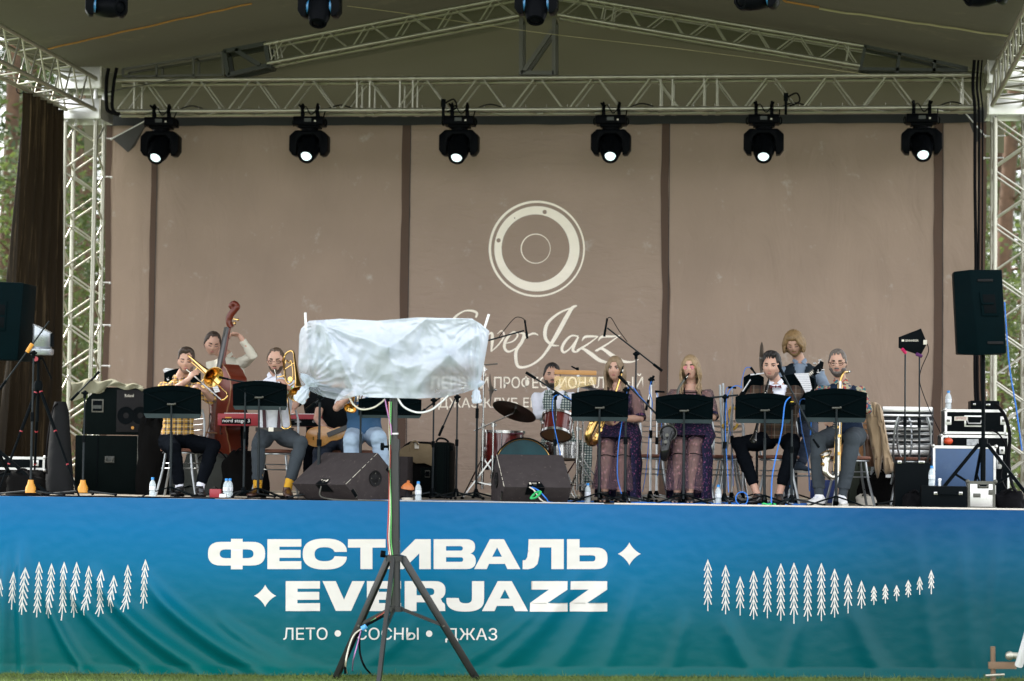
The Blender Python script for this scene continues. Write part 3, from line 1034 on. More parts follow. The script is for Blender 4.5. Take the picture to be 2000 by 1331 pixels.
def make_pine(seed):
    rr = random.Random(seed)
    t = thing('pine_tree', 'x', 'tree')
    g = MB()
    bx, by = rr.uniform(-.25, .25), rr.uniform(-.25, .25)
    P = [Vector((bx * math.sin(k * .5 + seed), by * math.sin(k * .7), k * 2.3)) for k in range(9)]
    g.tube(P, [.2, .17, .155, .14, .13, .12, .1, .07, .03], 9)
    for k in range(22):
        z = 4 + 13.5 * (k / 22)
        a = rr.uniform(0, 2 * PI)
        L_ = (.7 + 1.9 * (k / 22) * (1.4 - k / 22)) * rr.uniform(.6, 1.2)
        d = Vector((math.cos(a), math.sin(a), .25))
        g.tube([Vector((0, 0, z)), Vector((0, 0, z)) + d * L_ * .6, Vector((0, 0, z)) + d * L_ + Vector((0, 0, .2))], [.035, .025, .01], 4)
    g.build('trunk', bark, t)
    g = MB()
    for k in range(46):
        z = 7.5 + 10.5 * rr.random()
        rad = 2.6 * (1 - abs((z - 12) / 7.5) ** 1.5)
        a = rr.uniform(0, 2 * PI); q = rr.uniform(.3, 1) * max(.4, rad)
        leafcloud(g, (q * math.cos(a), q * math.sin(a), z), (.75, .75, .4), 95, .1, rr)
    for k in range(6):
        a = rr.uniform(0, 2 * PI); z = rr.uniform(3, 7)
        leafcloud(g, (1.1 * math.cos(a), 1.1 * math.sin(a), z), (.6, .6, .25), 60, .08, rr)
    g.build('crown', leafA, t, fix=False, smooth=0)
    return t


def make_birch(seed):
    rr = random.Random(seed)
    t = thing('young_tree', 'x', 'tree')
    g = MB(); g.tube([(0, 0, 0), (.1, 0, 1.5), (-.05, .1, 3.4), (.1, 0, 5.2)], [.06, .05, .035, .01], 7)
    for k in range(14):
        z = 1 + 3.8 * k / 14; a = rr.uniform(0, 6.28); L_ = rr.uniform(.5, 1.1)
        g.tube([Vector((0, 0, z)), Vector((math.cos(a) * L_, math.sin(a) * L_, z + .5))], [.02, .006], 4)
    g.build('trunk', bark, t)
    g = MB()
    for k in range(34):
        a = rr.uniform(0, 6.28); z = .8 + 4.9 * rr.random(); q = rr.uniform(.1, 1.25) * (1.1 - abs(z - 3) / 4)
        leafcloud(g, (q * math.cos(a), q * math.sin(a), z), (.42, .42, .34), 75, .06, rr)
    g.build('crown', leafB, t, fix=False, smooth=0)
    return t


P1, P2, P3 = make_pine(1), make_pine(2), make_pine(5)
B1, B2 = make_birch(3), make_birch(8)
tree_spots = [(10, 16), (60, 24), (128, 19), (150, 30), (175, 22), (205, 34), (-60, 28), (-120, 20), (30, 42), (165, 44), (98, 36), (1938, 24), (1955, 36), (1975, 18), (1998, 27), (2040, 20), (2015, 40), (2090, 30), (1926, 44), (2160, 22), (-200, 33)]
protos = [P1, P2, P3]
for i, (px, Y) in enumerate(tree_spots):
    lab = ('tall pine tree with a reddish trunk beyond the left truss tower' if px < 1000 else 'tall pine tree with a reddish trunk beyond the right truss tower')
    grp = 'pines beyond the left of the stage' if px < 1000 else 'pines beyond the right of the stage'
    p = at(px, 900, Y)
    src = protos[i % 3]
    if i < 3: o = src; o.location = (p.x, Y, 0); o.rotation_euler = (0, 0, i * 2.1); setp(o, lab, 'tree', grp)
    else: o = dup(src, (p.x, Y, 0), lab, i * 2.1, grp)
    s = .85 + .3 * ((i * 37) % 10) / 10
    o.scale = (s, s, s)
bsp = [(140, 12.5), (185, 15), (105, 17), (20, 13), (-40, 17), (158, 24), (40, 26), (200, 21), (1945, 13.5), (1985, 16), (2030, 13), (1965, 23), (2010, 22), (-110, 14), (2090, 16)]
for i, (px, Y) in enumerate(bsp):
    lab = 'bright leafy young tree in the undergrowth left of the stage' if px < 1000 else 'bright leafy young tree in the undergrowth right of the stage'
    grp = 'young trees left of the stage' if px < 1000 else 'young trees right of the stage'
    p = at(px, 900, Y)
    if i < 2: o = (B1, B2)[i]; o.location = (p.x, Y, 0); setp(o, lab, 'tree', grp)
    else: o = dup((B1, B2)[i % 2], (p.x, Y, 0), lab, i * 1.3, grp)
    s = .8 + .5 * ((i * 29) % 10) / 10
    o.scale = (s, s, s)
rr = random.Random(4)
g = MB()
for k in range(420):
    x = rr.uniform(-48, 44); 
    leafcloud(g, (x, rr.uniform(48, 66), rr.uniform(.5, 17) ), (2.2, 2, 1.4), 75, .26, rr)
setp(g.build('far_wood', leafA, fix=False, smooth=0), 'distant dark green wood seen past both ends of the stage', 'wood', kind='stuff')
# ------------------------------------------------------------------ moving heads
head_m = mat('fixture_black', (.0025, .003, .004), .35, 0, spec=.02, bump=.03, bs=60)


def moving_head(label, group, tilt, scale=1.0, lit=True, face=0, kind='back'):
    """hangs from z=0 at the origin; the head points towards -Y and tilts down"""
    t = thing('moving_head', label, 'stage light', group=group)
    S = scale
    for s in (-1, 1):
        g = MB(); x = s * .078 * S
        g.box((x, 0, -.02 * S), (.035 * S, .05 * S, .12 * S)); g.tube([Vector((x, .045 * S * math.cos(a), .02 * S + .045 * S * math.sin(a))) for a in [i * PI / 5 for i in range(-1, 8)]], .012 * S, 6)
        g.cyl((x, -.05 * S, .02 * S), (x + s * .02, -.1 * S, .045 * S), .012 * S, n=6)
        g.build('clamp', head_m, t, bevel=.003)
    g = MB(); g.tube(smoothpts([(-.09 * S, .03, .0), (-.04 * S, -.05, .035 * S), (.02 * S, -.06, -.05 * S), (.08 * S, -.03, .02 * S)], 5), .006 * S, 5); g.build('safety_wire', rubber, t)
    g = MB(); g.tube(smoothpts([(.1 * S, -.1 * S, -.13 * S), (.15 * S, -.09 * S, -.09 * S), (.17 * S, .02, .01), (.3 * S, .05, .06 * S), (.42 * S, .05, .03 * S)], 5), .007 * S, 5); g.build('power_cable', rubber, t)
    g = MB(); g.box((0, 0, -.12 * S), (.31 * S, .24 * S, .09 * S)); g.box((0, 0, -.175 * S), (.22 * S, .18 * S, .03 * S))
    base = g.build('base_box', head_m, t, bevel=.012 * S)
    g = MB(); g.box((.0, -.121 * S, -.115 * S), (.07 * S, .004, .035 * S)); g.build('display', steel_dk, base)
    g = MB(); g.box((.075 * S, -.121 * S, -.125 * S), (.018 * S, .004, .016 * S)); g.build('sticker', dimwhite, base)
    for s in (-1, 1):
        g = MB(); g.tube([Vector((s * (.165 + .012 * math.cos(a)) * S, -.02, (-.13 + .035 * math.sin(a)) * S)) for a in [i * PI / 4 for i in range(8)]], .007 * S, 5, closed=True); g.build('handle', head_m, t)
    cz = -.36 * S
    g = MB(); g.cyl((0, 0, -.19 * S), (0, 0, -.215 * S), .085 * S, n=18); g.build('turntable', head_m, t)
    out = [(-.2, -.27), (-.14, -.215), (.14, -.215), (.2, -.27), (.2, -.42), (.165, -.47), (.12, -.475), (.12, -.36), (.105, -.3), (.06, -.262), (-.06, -.262), (-.105, -.3), (-.12, -.36), (-.12, -.475), (-.165, -.47), (-.2, -.42)]
    g = MB(); g.prism([Vector((x * S, -.085 * S, z * S)) for x, z in out], (0, .17 * S, 0)); g.build('yoke', head_m, t, bevel=.012 * S)
    ca, sa = math.cos(tilt), math.sin(tilt)
    dr = Vector((face, -ca, -sa)).normalized()
    c = Vector((0, 0, -.37 * S))
    g = MB(); g.lathe(c - dr * .14 * S, dr, [(0, .02 * S), (.01 * S, .085 * S), (.05 * S, .108 * S), (.16 * S, .112 * S), (.25 * S, .106 * S), (.3 * S, .09 * S), (.335 * S, .082 * S), (.34 * S, .06 * S), (.325 * S, .055 * S)], 28)
    hd = g.build('head', head_m, t)
    for k in range(2):
        g = MB(); g.cyl(c + Vector(((.1 + 0) * S * (1 if k else -1), 0, 0)), c + Vector((.125 * S * (1 if k else -1), 0, 0)), .07 * S, n=16); g.build('side_cap', head_m if kind == 'back' else bluelens, t)
    g = MB(); g.lathe(c + dr * .17 * S, dr, [(0, .056 * S), (.022 * S, .05 * S), (.032 * S, .03 * S), (.036 * S, .001)], 20)
    g.build('lens', lensm if lit else head_m, hd)
    return t


XY = TF + .17
zhang = zb - .03
b_lab = ['first lit moving head from the left on the back truss', 'second lit moving head from the left on the back truss', 'third lit moving head from the left, left of the round emblem', 'fourth lit moving head, right above the round emblem side', 'fifth lit moving head on the back truss, second from right', 'rightmost lit moving head on the back truss']
for i, px in enumerate((316, 606, 898, 1194, 1492, 1800)):
    p = at(px, 220, TF)
    o = moving_head(b_lab[i], 'lit moving heads on the back truss', R((44, 40, 47, 43, 46, 41)[i]), 1.12, face=(-.12, -.03, -.05, .02, 0, .05)[i] )
    o.location = (p.x, TF, zb)
f_lab = ['black moving head hanging top left from the front truss', 'black moving head with blue side caps, second from left at the top edge', 'black moving head with blue side caps hanging at the roof ridge', 'black tilted moving head at the top edge right of the ridge', 'black moving head cut by the top edge at far right']
FYF = -1.25
for i, (px, py, fx, ti, rz) in enumerate(((208, 12, .9, .25, .3), (625, 14, .0, 1.1, 0), (1048, 8, .0, 1.1, 0), (1478, -3, -.8, .3, -.2), (1925, -12, -.9, .35, -.3))):
    p = at(px, py, FYF)
    o = moving_head(f_lab[i], 'dark moving heads on the front truss', ti, .92, lit=False, face=fx, kind='front')
    o.location = (p.x, FYF, p.z + .37 * .92); o.rotation_euler = (0, 0, rz)
zf = at(1000, -16, FYF).z
ft = thing('front_truss', 'aluminium box truss above the front of the stage', 'truss', (0, FYF, zf + .17))
truss(ft, (-6.2, FYF, at(1048, 10, FYF).z + .37 * .92 + .2), (6.2, FYF, at(1048, 10, FYF).z + .37 * .92 + .2), (0, 0, 1), .34, .675)

for k, (px, py, lab) in enumerate(((866, 202, 'black clamp and cable loop on the truss above the third lamp'), (1535, 190, 'black clamp and cable loop on the truss above the fifth lamp'))):
    p = at(px, py, TF - .04)
    t = thing('truss_clamp', lab, 'clamp', p)
    g = MB(); g.box(p, (.05, .06, .09)); g.box(p - Vector((0, 0, .12)), (.03, .05, .16)); g.build('clamp_body', black, t, bevel=.005)
    g = MB(); g.tube(smoothpts([p + Vector((.02, 0, 0)), p + Vector((.12, -.02, .04)), p + Vector((.15, 0, -.05)), p + Vector((.04, 0, -.1))]), .01, 6); g.build('cable_loop', rubber, t)
def cable(label, pts, r, m, cat='cable', k=8, group=None, name='cable'):
    g = MB(); g.tube(smoothpts(pts, k), r, 6)
    return setp(g.build(name, m, smooth=60), label, cat, group)
cable('thick black cable loop hanging beside the left sleeve block', [at(x, y, 5.15) for x, y in ((212, 134), (208, 160), (208, 205), (213, 218), (232, 224))], .022, rubber)
cable('second thick black cable loop right of the left sleeve block', [at(x, y, 5.12) for x, y in ((228, 133), (222, 165), (219, 205), (224, 220), (234, 223))], .02, rubber)
for k, (x0, x1, lab) in enumerate(((1902, 1906, 'thick black cable bundle hanging down right of the backdrop'), (1910, 1911, 'second black cable hanging down right of the backdrop'), (1917, 1918, 'rightmost thin black cable hanging down beside the backdrop'))):
    cable(lab, [at(x0 + 1, 118, 5.1), at(x0 - 2, 170, 5.1), at(x0 + 2, 218, 5.1), at(x0 + 2, 350, 5.15), at(x1, 520, 5.2), at(x1 - 2, 700, 5.2), at(x1 + 1, 800, 5.2), at(x1 + 14, 905, 5.0)], (.018, .013, .009)[k], rubber)
cable('blue cable hanging along the right truss tower', [at(1962, 590, 5.1), at(1966, 650, 5.1), at(1972, 720, 5.1), at(1985, 800, 5), at(1996, 880, 4.6)], .008, bluecab)
cable('thin chain rising from the left sleeve block to the roof truss', [at(x, y, 5.2) for x, y in ((203, 183), (235, 175), (290, 165), (340, 156), (385, 149))], .007, steel_gr, 'chain')
cable('thin pale guy line crossing under the ridge of the roof', [at(x, y, 4.6) for x, y in ((678, 12), (800, 28), (950, 50), (1100, 70), (1320, 95), (1520, 121), (1700, 147))], .004, rope_m, 'rope')

# ------------------------------------------------------------------ generic band gear


def music_stand(label, cx, yt, yb, hw, pole, Y, group='black music stands in front of the players', base=True, tilt=.22, m=None, rz=0.0):
    S = mpp(Y)
    P = fl(pole, Y)
    t = thing('music_stand', label, 'music stand', P, group)
    zt_, zb_ = at(cx, yt, Y).z, at(cx, yb, Y).z
    X = at(cx, (yt + yb) / 2, Y).x
    w, H = hw * S, zt_ - zb_
    dsk = lambda u, v: Vector((X + u * w, Y + (v - .5) * -H * tilt, zb_ + H * v))
    g = MB()
    def sh(off):
        o = []
        n = 12
        for i in range(n + 1):
            u = -1 + 2 * i / n
            o.append(dsk(u * .985, 1 - .13 * u * u) + Vector((0, off, 0)))
        o += [dsk(.96, .12) + Vector((0, off, 0)), dsk(-1.0, .12) + Vector((0, off, 0))]
        return o
    a = sh(0)
    g.prism(a, (0, .008, 0))
    g.build('desk', m or desk_m, t, smooth=30)
    g = MB()
    g.prism([dsk(u, v) + Vector((0, -.002, 0)) for u, v in ((-1.0, .135), (.97, .135), (.9, 0), (-.93, 0))], (0, .012, 0))
    g.build('ledge', ledge_m, t, smooth=30)
    c = dsk(0, .42)
    cx_ = Vector((P.x, c.y - .02, c.z)) if abs(P.x - X) < w else c
    for u, v in ((-.9, .75), (.9, .75), (-.88, .16), (.86, .16)):
        g = MB(); g.beam(cx_, dsk(u, v) - Vector((0, .004, 0)), .011, .006, (0, 0, 1)); g.build('rib', desk_m, t)
    g = MB(); g.tube([dsk(-.97 + 1.94 * i / 12, .84 - .13 * (-1 + 2 * i / 12) ** 2) - Vector((0, .003, 0)) for i in range(13)], .004, 4); g.build('rim', desk_m, t)
    g = MB(); g.cyl(cx_ + Vector((-.028, -.014, 0)), cx_ + Vector((.028, -.014, 0)), .009, n=8); g.ell(cx_ + Vector((.036, -.014, .004)), .011, n=8, m=5); g.ell(cx_ + Vector((-.034, -.014, 0)), .01, n=8, m=5)
    g.build('clamp', steel_gr, t)
    pm = pole_m
    g = MB(); g.cyl((P.x, cx_.y - .01, cx_.z), (P.x, Y, STAGE + .5), .0095, n=10); g.build('upper_pole', pm, t)
    g = MB(); g.cyl((P.x, Y, STAGE + .05), (P.x, Y, STAGE + .62), .0135, n=10); g.build('lower_pole', pm, t)
    for a_ in (PI * 1.08, -PI * .08, PI * .5):
        d = Vector((math.cos(a_), math.sin(a_) * .9, 0))
        pts = [P + Vector((0, 0, .1)), P + d * .05 + Vector((0, 0, .085)), P + d * .16 + Vector((0, 0, .05)), P + d * .27 + Vector((0, 0, .008))]
        g = MB(); pp = smoothpts(pts, 4)
        vs_, nf = [], []
        sd = Vector((-d.y, d.x, 0))
        for i, p in enumerate(pp):
            ww = .02 + .012 * i / len(pp)
            vs_ += [p + sd * ww, p - sd * ww, p - sd * ww - Vector((0, 0, .012)), p + sd * ww - Vector((0, 0, .012))]
        for i in range(len(pp) - 1):
            for j in range(4):
                j2 = (j + 1) % 4
                nf.append((i * 4 + j, i * 4 + j2, i * 4 + 4 + j2, i * 4 + 4 + j))
        nf += [(3, 2, 1, 0), tuple(len(vs_) - 4 + q for q in range(4))]
        g.add(vs_, nf); g.build('leg', desk_m, t)
    return t


desk_m = mat('desk_black', (.001, .0032, .0042), .4, 0, spec=.02, bump=.03, bs=30, var=.1)
ledge_m = mat('desk_ledge', (.03, .045, .052), .35, .1, spec=.3)  # desk black lightened: the sky's reflection is put into the base colour
pole_m = mat('pole_black', (.006, .011, .014), .35, .1, spec=.25)
paper = mat('sheet_paper', (.74, .74, .74), .7)

music_stand('black music stand in front of the trombonist in a yellow plaid shirt', 337, 753, 817, 60, 333, .95)
music_stand('black music stand in front of the white shirted trombonist with braces', 508, 744, 801, 56, 504, .95)
music_stand('black music stand in front of the long haired woman with the golden alto saxophone', 1172, 762, 823, 57, 1170, .75)
music_stand('black music stand in front of the woman in pink sunglasses', 1337, 770, 827, 57, 1335, .75)
music_stand('black music stand in front of the clarinettist in the plaid jacket', 1491, 768, 827, 55, 1493, .75)
music_stand('black music stand in front of the bearded saxophonist in white sneakers', 1633, 759, 825, 60, 1633, .7)
music_stand('black music stand half hidden below the plastic sheet, before the blue vest', 762, 775, 817, 64, 703, .9)
o = music_stand('black music stand with paper behind the clarinettist, before the blond bassist', 1555, 731, 800, 36, 1555, 2.3, 'black music stands deeper on the stage')
o2 = music_stand('black music stand left of the clarinettist, behind him', 1472, 730, 790, 20, 1478, 2.5, 'black music stands deeper on the stage')
music_stand('black music stand with paper behind the yellow plaid shirt', 357, 720, 790, 38, 372, 2.2, 'black music stands deeper on the stage')


def sheet(label, pts, Y, dy=.03):
    P = [at(x, y, Y) for x, y in pts]
    g = MB(); g.prism(P, (0, .002, 0))
    setp(g.build('sheet_music', sheet_m, smooth=0), label, 'sheet music')


sheet_m = mat('sheet_music_paper', (.72, .72, .72), .75, var=.02)
N, L = sheet_m.node_tree.nodes, sheet_m.node_tree.links
bb = N['Principled BSDF']; tcx = N.new('ShaderNodeTexCoord'); sxx = N.new('ShaderNodeSeparateXYZ'); L.new(tcx.outputs['Object'], sxx.inputs[0])
ml = N.new('ShaderNodeMath'); ml.operation = 'MULTIPLY'; ml.inputs[1].default_value = 48; L.new(sxx.outputs[2], ml.inputs[0])
fr = N.new('ShaderNodeMath'); fr.operation = 'FRACT'; L.new(ml.outputs[0], fr.inputs[0])
lt = N.new('ShaderNodeMath'); lt.operation = 'LESS_THAN'; lt.inputs[1].default_value = .3; L.new(fr.outputs[0], lt.inputs[0])
nn = N.new('ShaderNodeTexNoise'); nn.inputs['Scale'].default_value = 60; L.new(tcx.outputs['Object'], nn.inputs[0])
m2 = N.new('ShaderNodeMath'); m2.operation = 'MULTIPLY'; L.new(lt.outputs[0], m2.inputs[0]); L.new(nn.outputs['Fac'], m2.inputs[1])
mxx = N.new('ShaderNodeMix'); mxx.data_type = 'RGBA'; L.new(m2.outputs[0], mxx.inputs[0]); mxx.inputs[6].default_value = (.72, .73, .75, 1); mxx.inputs[7].default_value = (.2, .2, .25, 1)
L.new(mxx.outputs[2], bb.inputs['Base Color'])
sheet('white music sheet drooping over the stand before the blond bassist', [(1551, 730), (1579, 729), (1586, 760), (1575, 772), (1564, 750)], 2.24)
sheet('white music sheet peeking behind the left shoulder of the plaid shirt', [(318, 722), (324, 719), (345, 722), (345, 724), (325, 727), (331, 742), (327, 744)], 2.18)
sheet('white music sheet edge on the stand behind the clarinettist', [(1465, 731), (1492, 728), (1493, 730), (1466, 734)], 2.42)
sheet('white corner of a sheet below the first trombone bell', [(414, 755), (424, 752), (430, 765), (420, 768)], 2.1)


def mic_stand(label, px, Y, top, boom=None, mic=None, group='microphone stands on the stage', cable_m=None, r=.0085, base='tripod', col=None, spread=.3, cabpts=None, knob=None, name='microphone_stand'):
    """top: px y of the pole top; boom: list of (px,py,Y) from tail to tip; mic: (tip px,py, tail px,py, Y)"""
    P = fl(px, Y)
    m = col or pole_m
    t = thing(name, label, 'microphone stand', P, group)
    T = at(px, top, Y); T.x = P.x
    g = MB(); g.cyl(P + Vector((0, 0, .06)), Vector((P.x, Y, P.z + (T.z - P.z) * .55)), r * 1.35, n=8); g.build('lower_pole', m, t)
    g = MB(); g.cyl(Vector((P.x, Y, P.z + (T.z - P.z) * .5)), T, r, n=8); g.build('upper_pole', m, t)
    g = MB(); g.cyl(Vector((P.x, Y, P.z + (T.z - P.z) * .52)), Vector((P.x, Y, P.z + (T.z - P.z) * .585)), r * 2, n=8); g.build('grip', black, t)
    if base == 'tripod':
        g = MB(); g.lathe(P + Vector((0, 0, .03)), (0, 0, 1), [(0, .02), (0, .03), (.04, .028), (.075, .016)], 10); g.build('hub', black, t)
        a0 = rnd.uniform(0, 2)
        for k in range(3):
            a_ = a0 + k * 2 * PI / 3
            d = Vector((math.cos(a_), math.sin(a_), 0))
            g = MB(); g.cyl(P + Vector((0, 0, .07)), P + d * spread + Vector((0, 0, .014)), .0085, n=6); lg = g.build('leg', m, t)
            g = MB(); g.ell(P + d * spread + Vector((0, 0, .014)), (.016, .016, .014), n=8, m=5); g.build('foot', rubber, lg)
    elif base == 'cone':
        g = MB(); g.lathe(P + Vector((0, 0, .03)), (0, 0, 1), [(0, .03), (0, .05), (.05, .047), (.085, .03), (.12, .024)], 14, cap=True); g.build('base_cone', yellow, t)
        for a_ in (PI * 1.03, -PI * .02, PI * .5):
            d = Vector((math.cos(a_), math.sin(a_), 0))
            g = MB(); g.cyl(P + Vector((0, 0, .05)), P + d * .33 + Vector((0, 0, .014)), .008, n=6); lg = g.build('leg', m, t)
            g = MB(); g.ell(P + d * .33 + Vector((0, 0, .014)), (.016, .016, .014), n=8, m=5); g.build('foot', rubber, lg)
    elif base == 'round':
        g = MB(); g.lathe(P, (0, 0, 1), [(0, .13), (.012, .13), (.025, .03), (.03, .015)], 20, cap=True); g.build('base_plate', black, t)
    if boom:
        pts = [at(*q) for q in boom]
        g = MB(); g.cyl(pts[0], pts[-1], r * .9, n=8); bo = g.build('boom', m, t)
        g = MB(); dd = (pts[-1] - pts[0]).normalized(); g.cyl(pts[0] - dd * .01, pts[0] + dd * .1, r * 1.6, n=8); g.build('counterweight', black, bo)
        dv = Vector((0, -.02, 0))
        g = MB(); g.ell(T + Vector((0, 0, 0)), (.024, .024, .028), n=8, m=6); g.cyl(T - Vector((0, 0, .05)), T, .016, n=8); g.cyl(T + Vector((-.03, -.012, .0)), T + Vector((.035, -.012, .0)), .011, n=6); g.build('clutch', black, t)
    if mic:
        x1, y1, x2, y2, Ym = mic
        a, c = at(x1, y1, Ym), at(x2, y2, Ym)
        d = (a - c).normalized(); ln = (a - c).length
        mm = setp(MB().lathe(c, d, [(0, .003), (0, .010), (ln * .15, .011), (ln * .16, .009), (ln * .62, .011), (ln * .64, .0125), (ln * .99, .0125), (ln, .004)], 10).build('microphone', black), 'black ' + 'microphone clipped to the ' + label.split(' ', 1)[1][:60], 'microphone')
        words = mm['label'].split()
        mm['label'] = ' '.join(words[:16])
    if cabpts:
        g = MB(); g.tube(smoothpts([at(*q) for q in cabpts], 6), .0042, 5); g.build('cable', cable_m or rubber, t)
    return t


def bottle(label, px, Y, z=None, s=1.0, py=None):
    P = fl(px, Y) if z is None else Vector((at(px, 900, Y).x, Y, z))
    t = thing('water_bottle', label, 'bottle', P, 'small plastic water bottles')
    g = MB(); g.lathe(P, (0, 0, 1), [(.001, .004), (.002, .026), (.01, .03), (.05, .029), (.056, .026), (.062, .029), (.1, .03), (.118, .03), (.14, .024), (.158, .013), (.166, .012)], 16)
    g.build('bottle_body', bott_m, t)
    g = MB(); g.lathe(P + Vector((0, 0, .163)), (0, 0, 1), [(0, .0145), (.02, .0145), (.022, .012), (.0225, .001)], 14); g.build('cap', capm, t)
    g = MB(); g.lathe(P + Vector((0, 0, .066)), (0, 0, 1), [(0, .0306), (.036, .0306)], 16); g.build('label_wrap', labm, t)
    return t


bott_m = mat('clear_bottle', (.75, .85, .9), .08, 0, alpha=.45, spec=.7)
capm = mat('blue_cap', (.02, .24, .65), .35)
labm = mat('bottle_label', (.62, .66, .72), .4, var=.3, vs_=60)

for px, Y, lab in ((298, .75, 'small water bottle on the floor left of the first music stand'), (442, .7, 'front small water bottle between the two trombonists'), (449, .85, 'water bottle just behind and right of its twin between the trombonists'), (817, .3, 'small water bottle on the stage edge right of the orange plunger'),
                   (1148, .8, 'small water bottle between the right wedge and the third music stand'), (1403, .9, 'water bottle with an orange band right of the pink sunglasses woman'), (1545, 1.6, 'water bottle on the floor behind the clarinettist')):
    bottle(lab, px, Y)


tube_m = mat('chair_tube', (.3, .32, .33), .3, .85)
seat_m = mat('chair_seat', (.17, .07, .045), .5)


def chair(label, px, Y, rz=0, back=True, group='round seat cafe chairs'):
    P = fl(px, Y)
    t = thing('chair', label, 'chair', P, group, rz)
    T = lambda v: P + Matrix.Rotation(rz, 3, 'Z') @ Vector(v)
    g = MB(); g.lathe(T((0, 0, .435)), (0, 0, 1), [(0, .001), (0, .17), (.006, .195), (.022, .2), (.032, .19), (.036, .001)], 24); g.build('seat', seat_m, t)
    g = MB(); g.tube([T((.175 * math.cos(a), .175 * math.sin(a), .425)) for a in [i * PI / 10 for i in range(20)]], .009, 6, closed=True); g.build('seat_ring', tube_m, t)
    for k, (a, sp) in enumerate(((PI * .22, .24), (PI * .78, .24), (-PI * .22, .24), (-PI * .78, .24))):
        c, s = math.cos(a), math.sin(a)
        g = MB(); g.tube([T((.16 * c, .16 * s, .43)), T((.19 * c, .19 * s, .25)), T((.26 * c, .26 * s, 0.0))], .0125, 8); g.build('leg', tube_m, t)
    for zz, rr_ in ((.32, .175), (.27, .185)):
        g = MB(); g.tube([T((rr_ * math.cos(a), rr_ * math.sin(a), zz)) for a in [i * PI / 10 for i in range(20)]], .006, 5, closed=True); g.build('stretcher_ring', tube_m, t)
    if back:
        for s in (-1, 1):
            g = MB(); g.tube(smoothpts([T((s * .16, .1, .42)), T((s * .18, .19, .55)), T((s * .17, .24, .75)), T((s * .14, .25, .86))], 4), .011, 7); g.build('back_post', tube_m, t)
        for k in range(5):
            zz = .6 + k * .055
            w = .175 - .005 * k
            g = MB(); g.tube(smoothpts([T((-w, .21 + .01 * k, zz)), T((0, .27, zz - .012)), T((w, .21 + .01 * k, zz))], 4), .0045, 5); g.build('back_wire', tube_m, t)
    return t


# ------------------------------------------------------------------ wedges
wedge_m = mat('wedge_carpet', (.05, .043, .044), .88, spec=.02, var=.15, vs_=14, bump=.2, bs=140, dirt_or_glow=.1, dcol=(.16, .13, .12), ds=20)
grille_m = mat('speaker_grille', (.006, .006, .007), .6, .1, spec=.2, bump=.3, bs=300)


def wedge(label, base, s, e, ln):
    base, s, e = Vector(base), Vector(s).normalized(), Vector(e).normalized()
    t = thing('stage_monitor', label, 'speaker', base, 'wedge monitors on the stage edge')
    sec = [(.39, .445), (.62, .235), (.65, .012), (.17, .0), (0, .145)]
    P = [base + s * a + Vector((0, 0, h)) for a, h in sec]
    g = MB(); g.prism(P, e * ln); body = g.build('cabinet', wedge_m, t, bevel=.008)
    out = -e
    for i in (0, 4):
        a, c = P[i], P[(i + 1) % 5]
        if i == 4: a, c = P[4], P[0]
        if i == 0: continue
        g = MB()
        q = .02
        while q < .97:
            q2 = min(.98, q + rnd.uniform(.03, .16)); w_ = rnd.uniform(.002, .0045)
            g.beam(a + (c - a) * q + out * .001, a + (c - a) * q2 + out * .001, w_, w_)
            q = q2 + rnd.choice((0, .01, .05))
        o = g.build('edge_wear', dimwhite, body); o['kind'] = 'stuff'
    c = base + s * .36 + Vector((0, 0, .205)) + out * .004
    g = MB(); g.lathe(c, out, [(0, .075), (.006, .075), (.006, .066), (.001, .06), (.001, .03), (.004, .026), (.005, .001)], 28); g.build('port', grille_m, t)
    for k in range(8):
        a_ = k * PI / 4
        p = c + s * (.048 * math.cos(a_)) + Vector((0, 0, .048 * math.sin(a_)))
        if k % 2 == 0:
            g = MB(); g.cyl(p, p + out * .004, .006, n=6); g.build('port_screw', steel_gr, t)
    for (a1, h1, a2, h2) in ((.08, .1, .135, .035), (.5, .3, .575, .225)):
        p, q = base + s * a1 + Vector((0, 0, h1)), base + s * a2 + Vector((0, 0, h2))
        g = MB(); g.beam(p + out * .003, q + out * .003, .03, .01, s); hh = g.build('handle_slot', black, t, bevel=.003)
        g = MB(); d_ = (q - p); n_ = Vector(out).cross(d_).normalized() * .02
        g.tube([p + n_ + out * .008, q + n_ + out * .008, q - n_ + out * .008], .0025, 4); g.build('slot_rim', steel_gr, hh)
    mid = base + e * (ln * .42) + Vector((0, 0, .10))
    up_, dn = (P[0] - P[4]).normalized(), (P[3] - P[4]).normalized()
    nrm = e.cross(dn).normalized()
    if nrm.y > 0: nrm = -nrm
    a = P[4] + e * (ln * .33)
    pl = [a + nrm * .003 + dn * .0, a + e * .17 + nrm * .003, a + e * .17 + dn * .1 + nrm * .003, a + dn * .1 + nrm * .003]
    g = MB(); g.prism(pl, nrm * .004); g.build('connector_plate', black, t)
    nu = e.cross(up_).normalized()
    if nu.y > 0: nu = -nu
    g = MB(); g.prism([a + nu * .003 + e * .005, a + e * .165 + nu * .003, a + e * .14 + up_ * .075 + nu * .003, a + e * .03 + up_ * .075 + nu * .003], nu * .004); cp = g.build('connector_recess', black, t)
    for k, (u, v, w, h) in enumerate(((.03, .03, .02, .03), (.06, .045, .04, .008), (.065, .02, .03, .012), (.12, .05, .012, .012))):
        g = MB(); c0 = a + e * u + up_ * v + nu * .0075
        g.prism([c0, c0 + e * w, c0 + e * w + up_ * h, c0 + up_ * h], nu * .002); g.build('socket', dimwhite if k != 2 else steel_gr, cp)
    return t, a


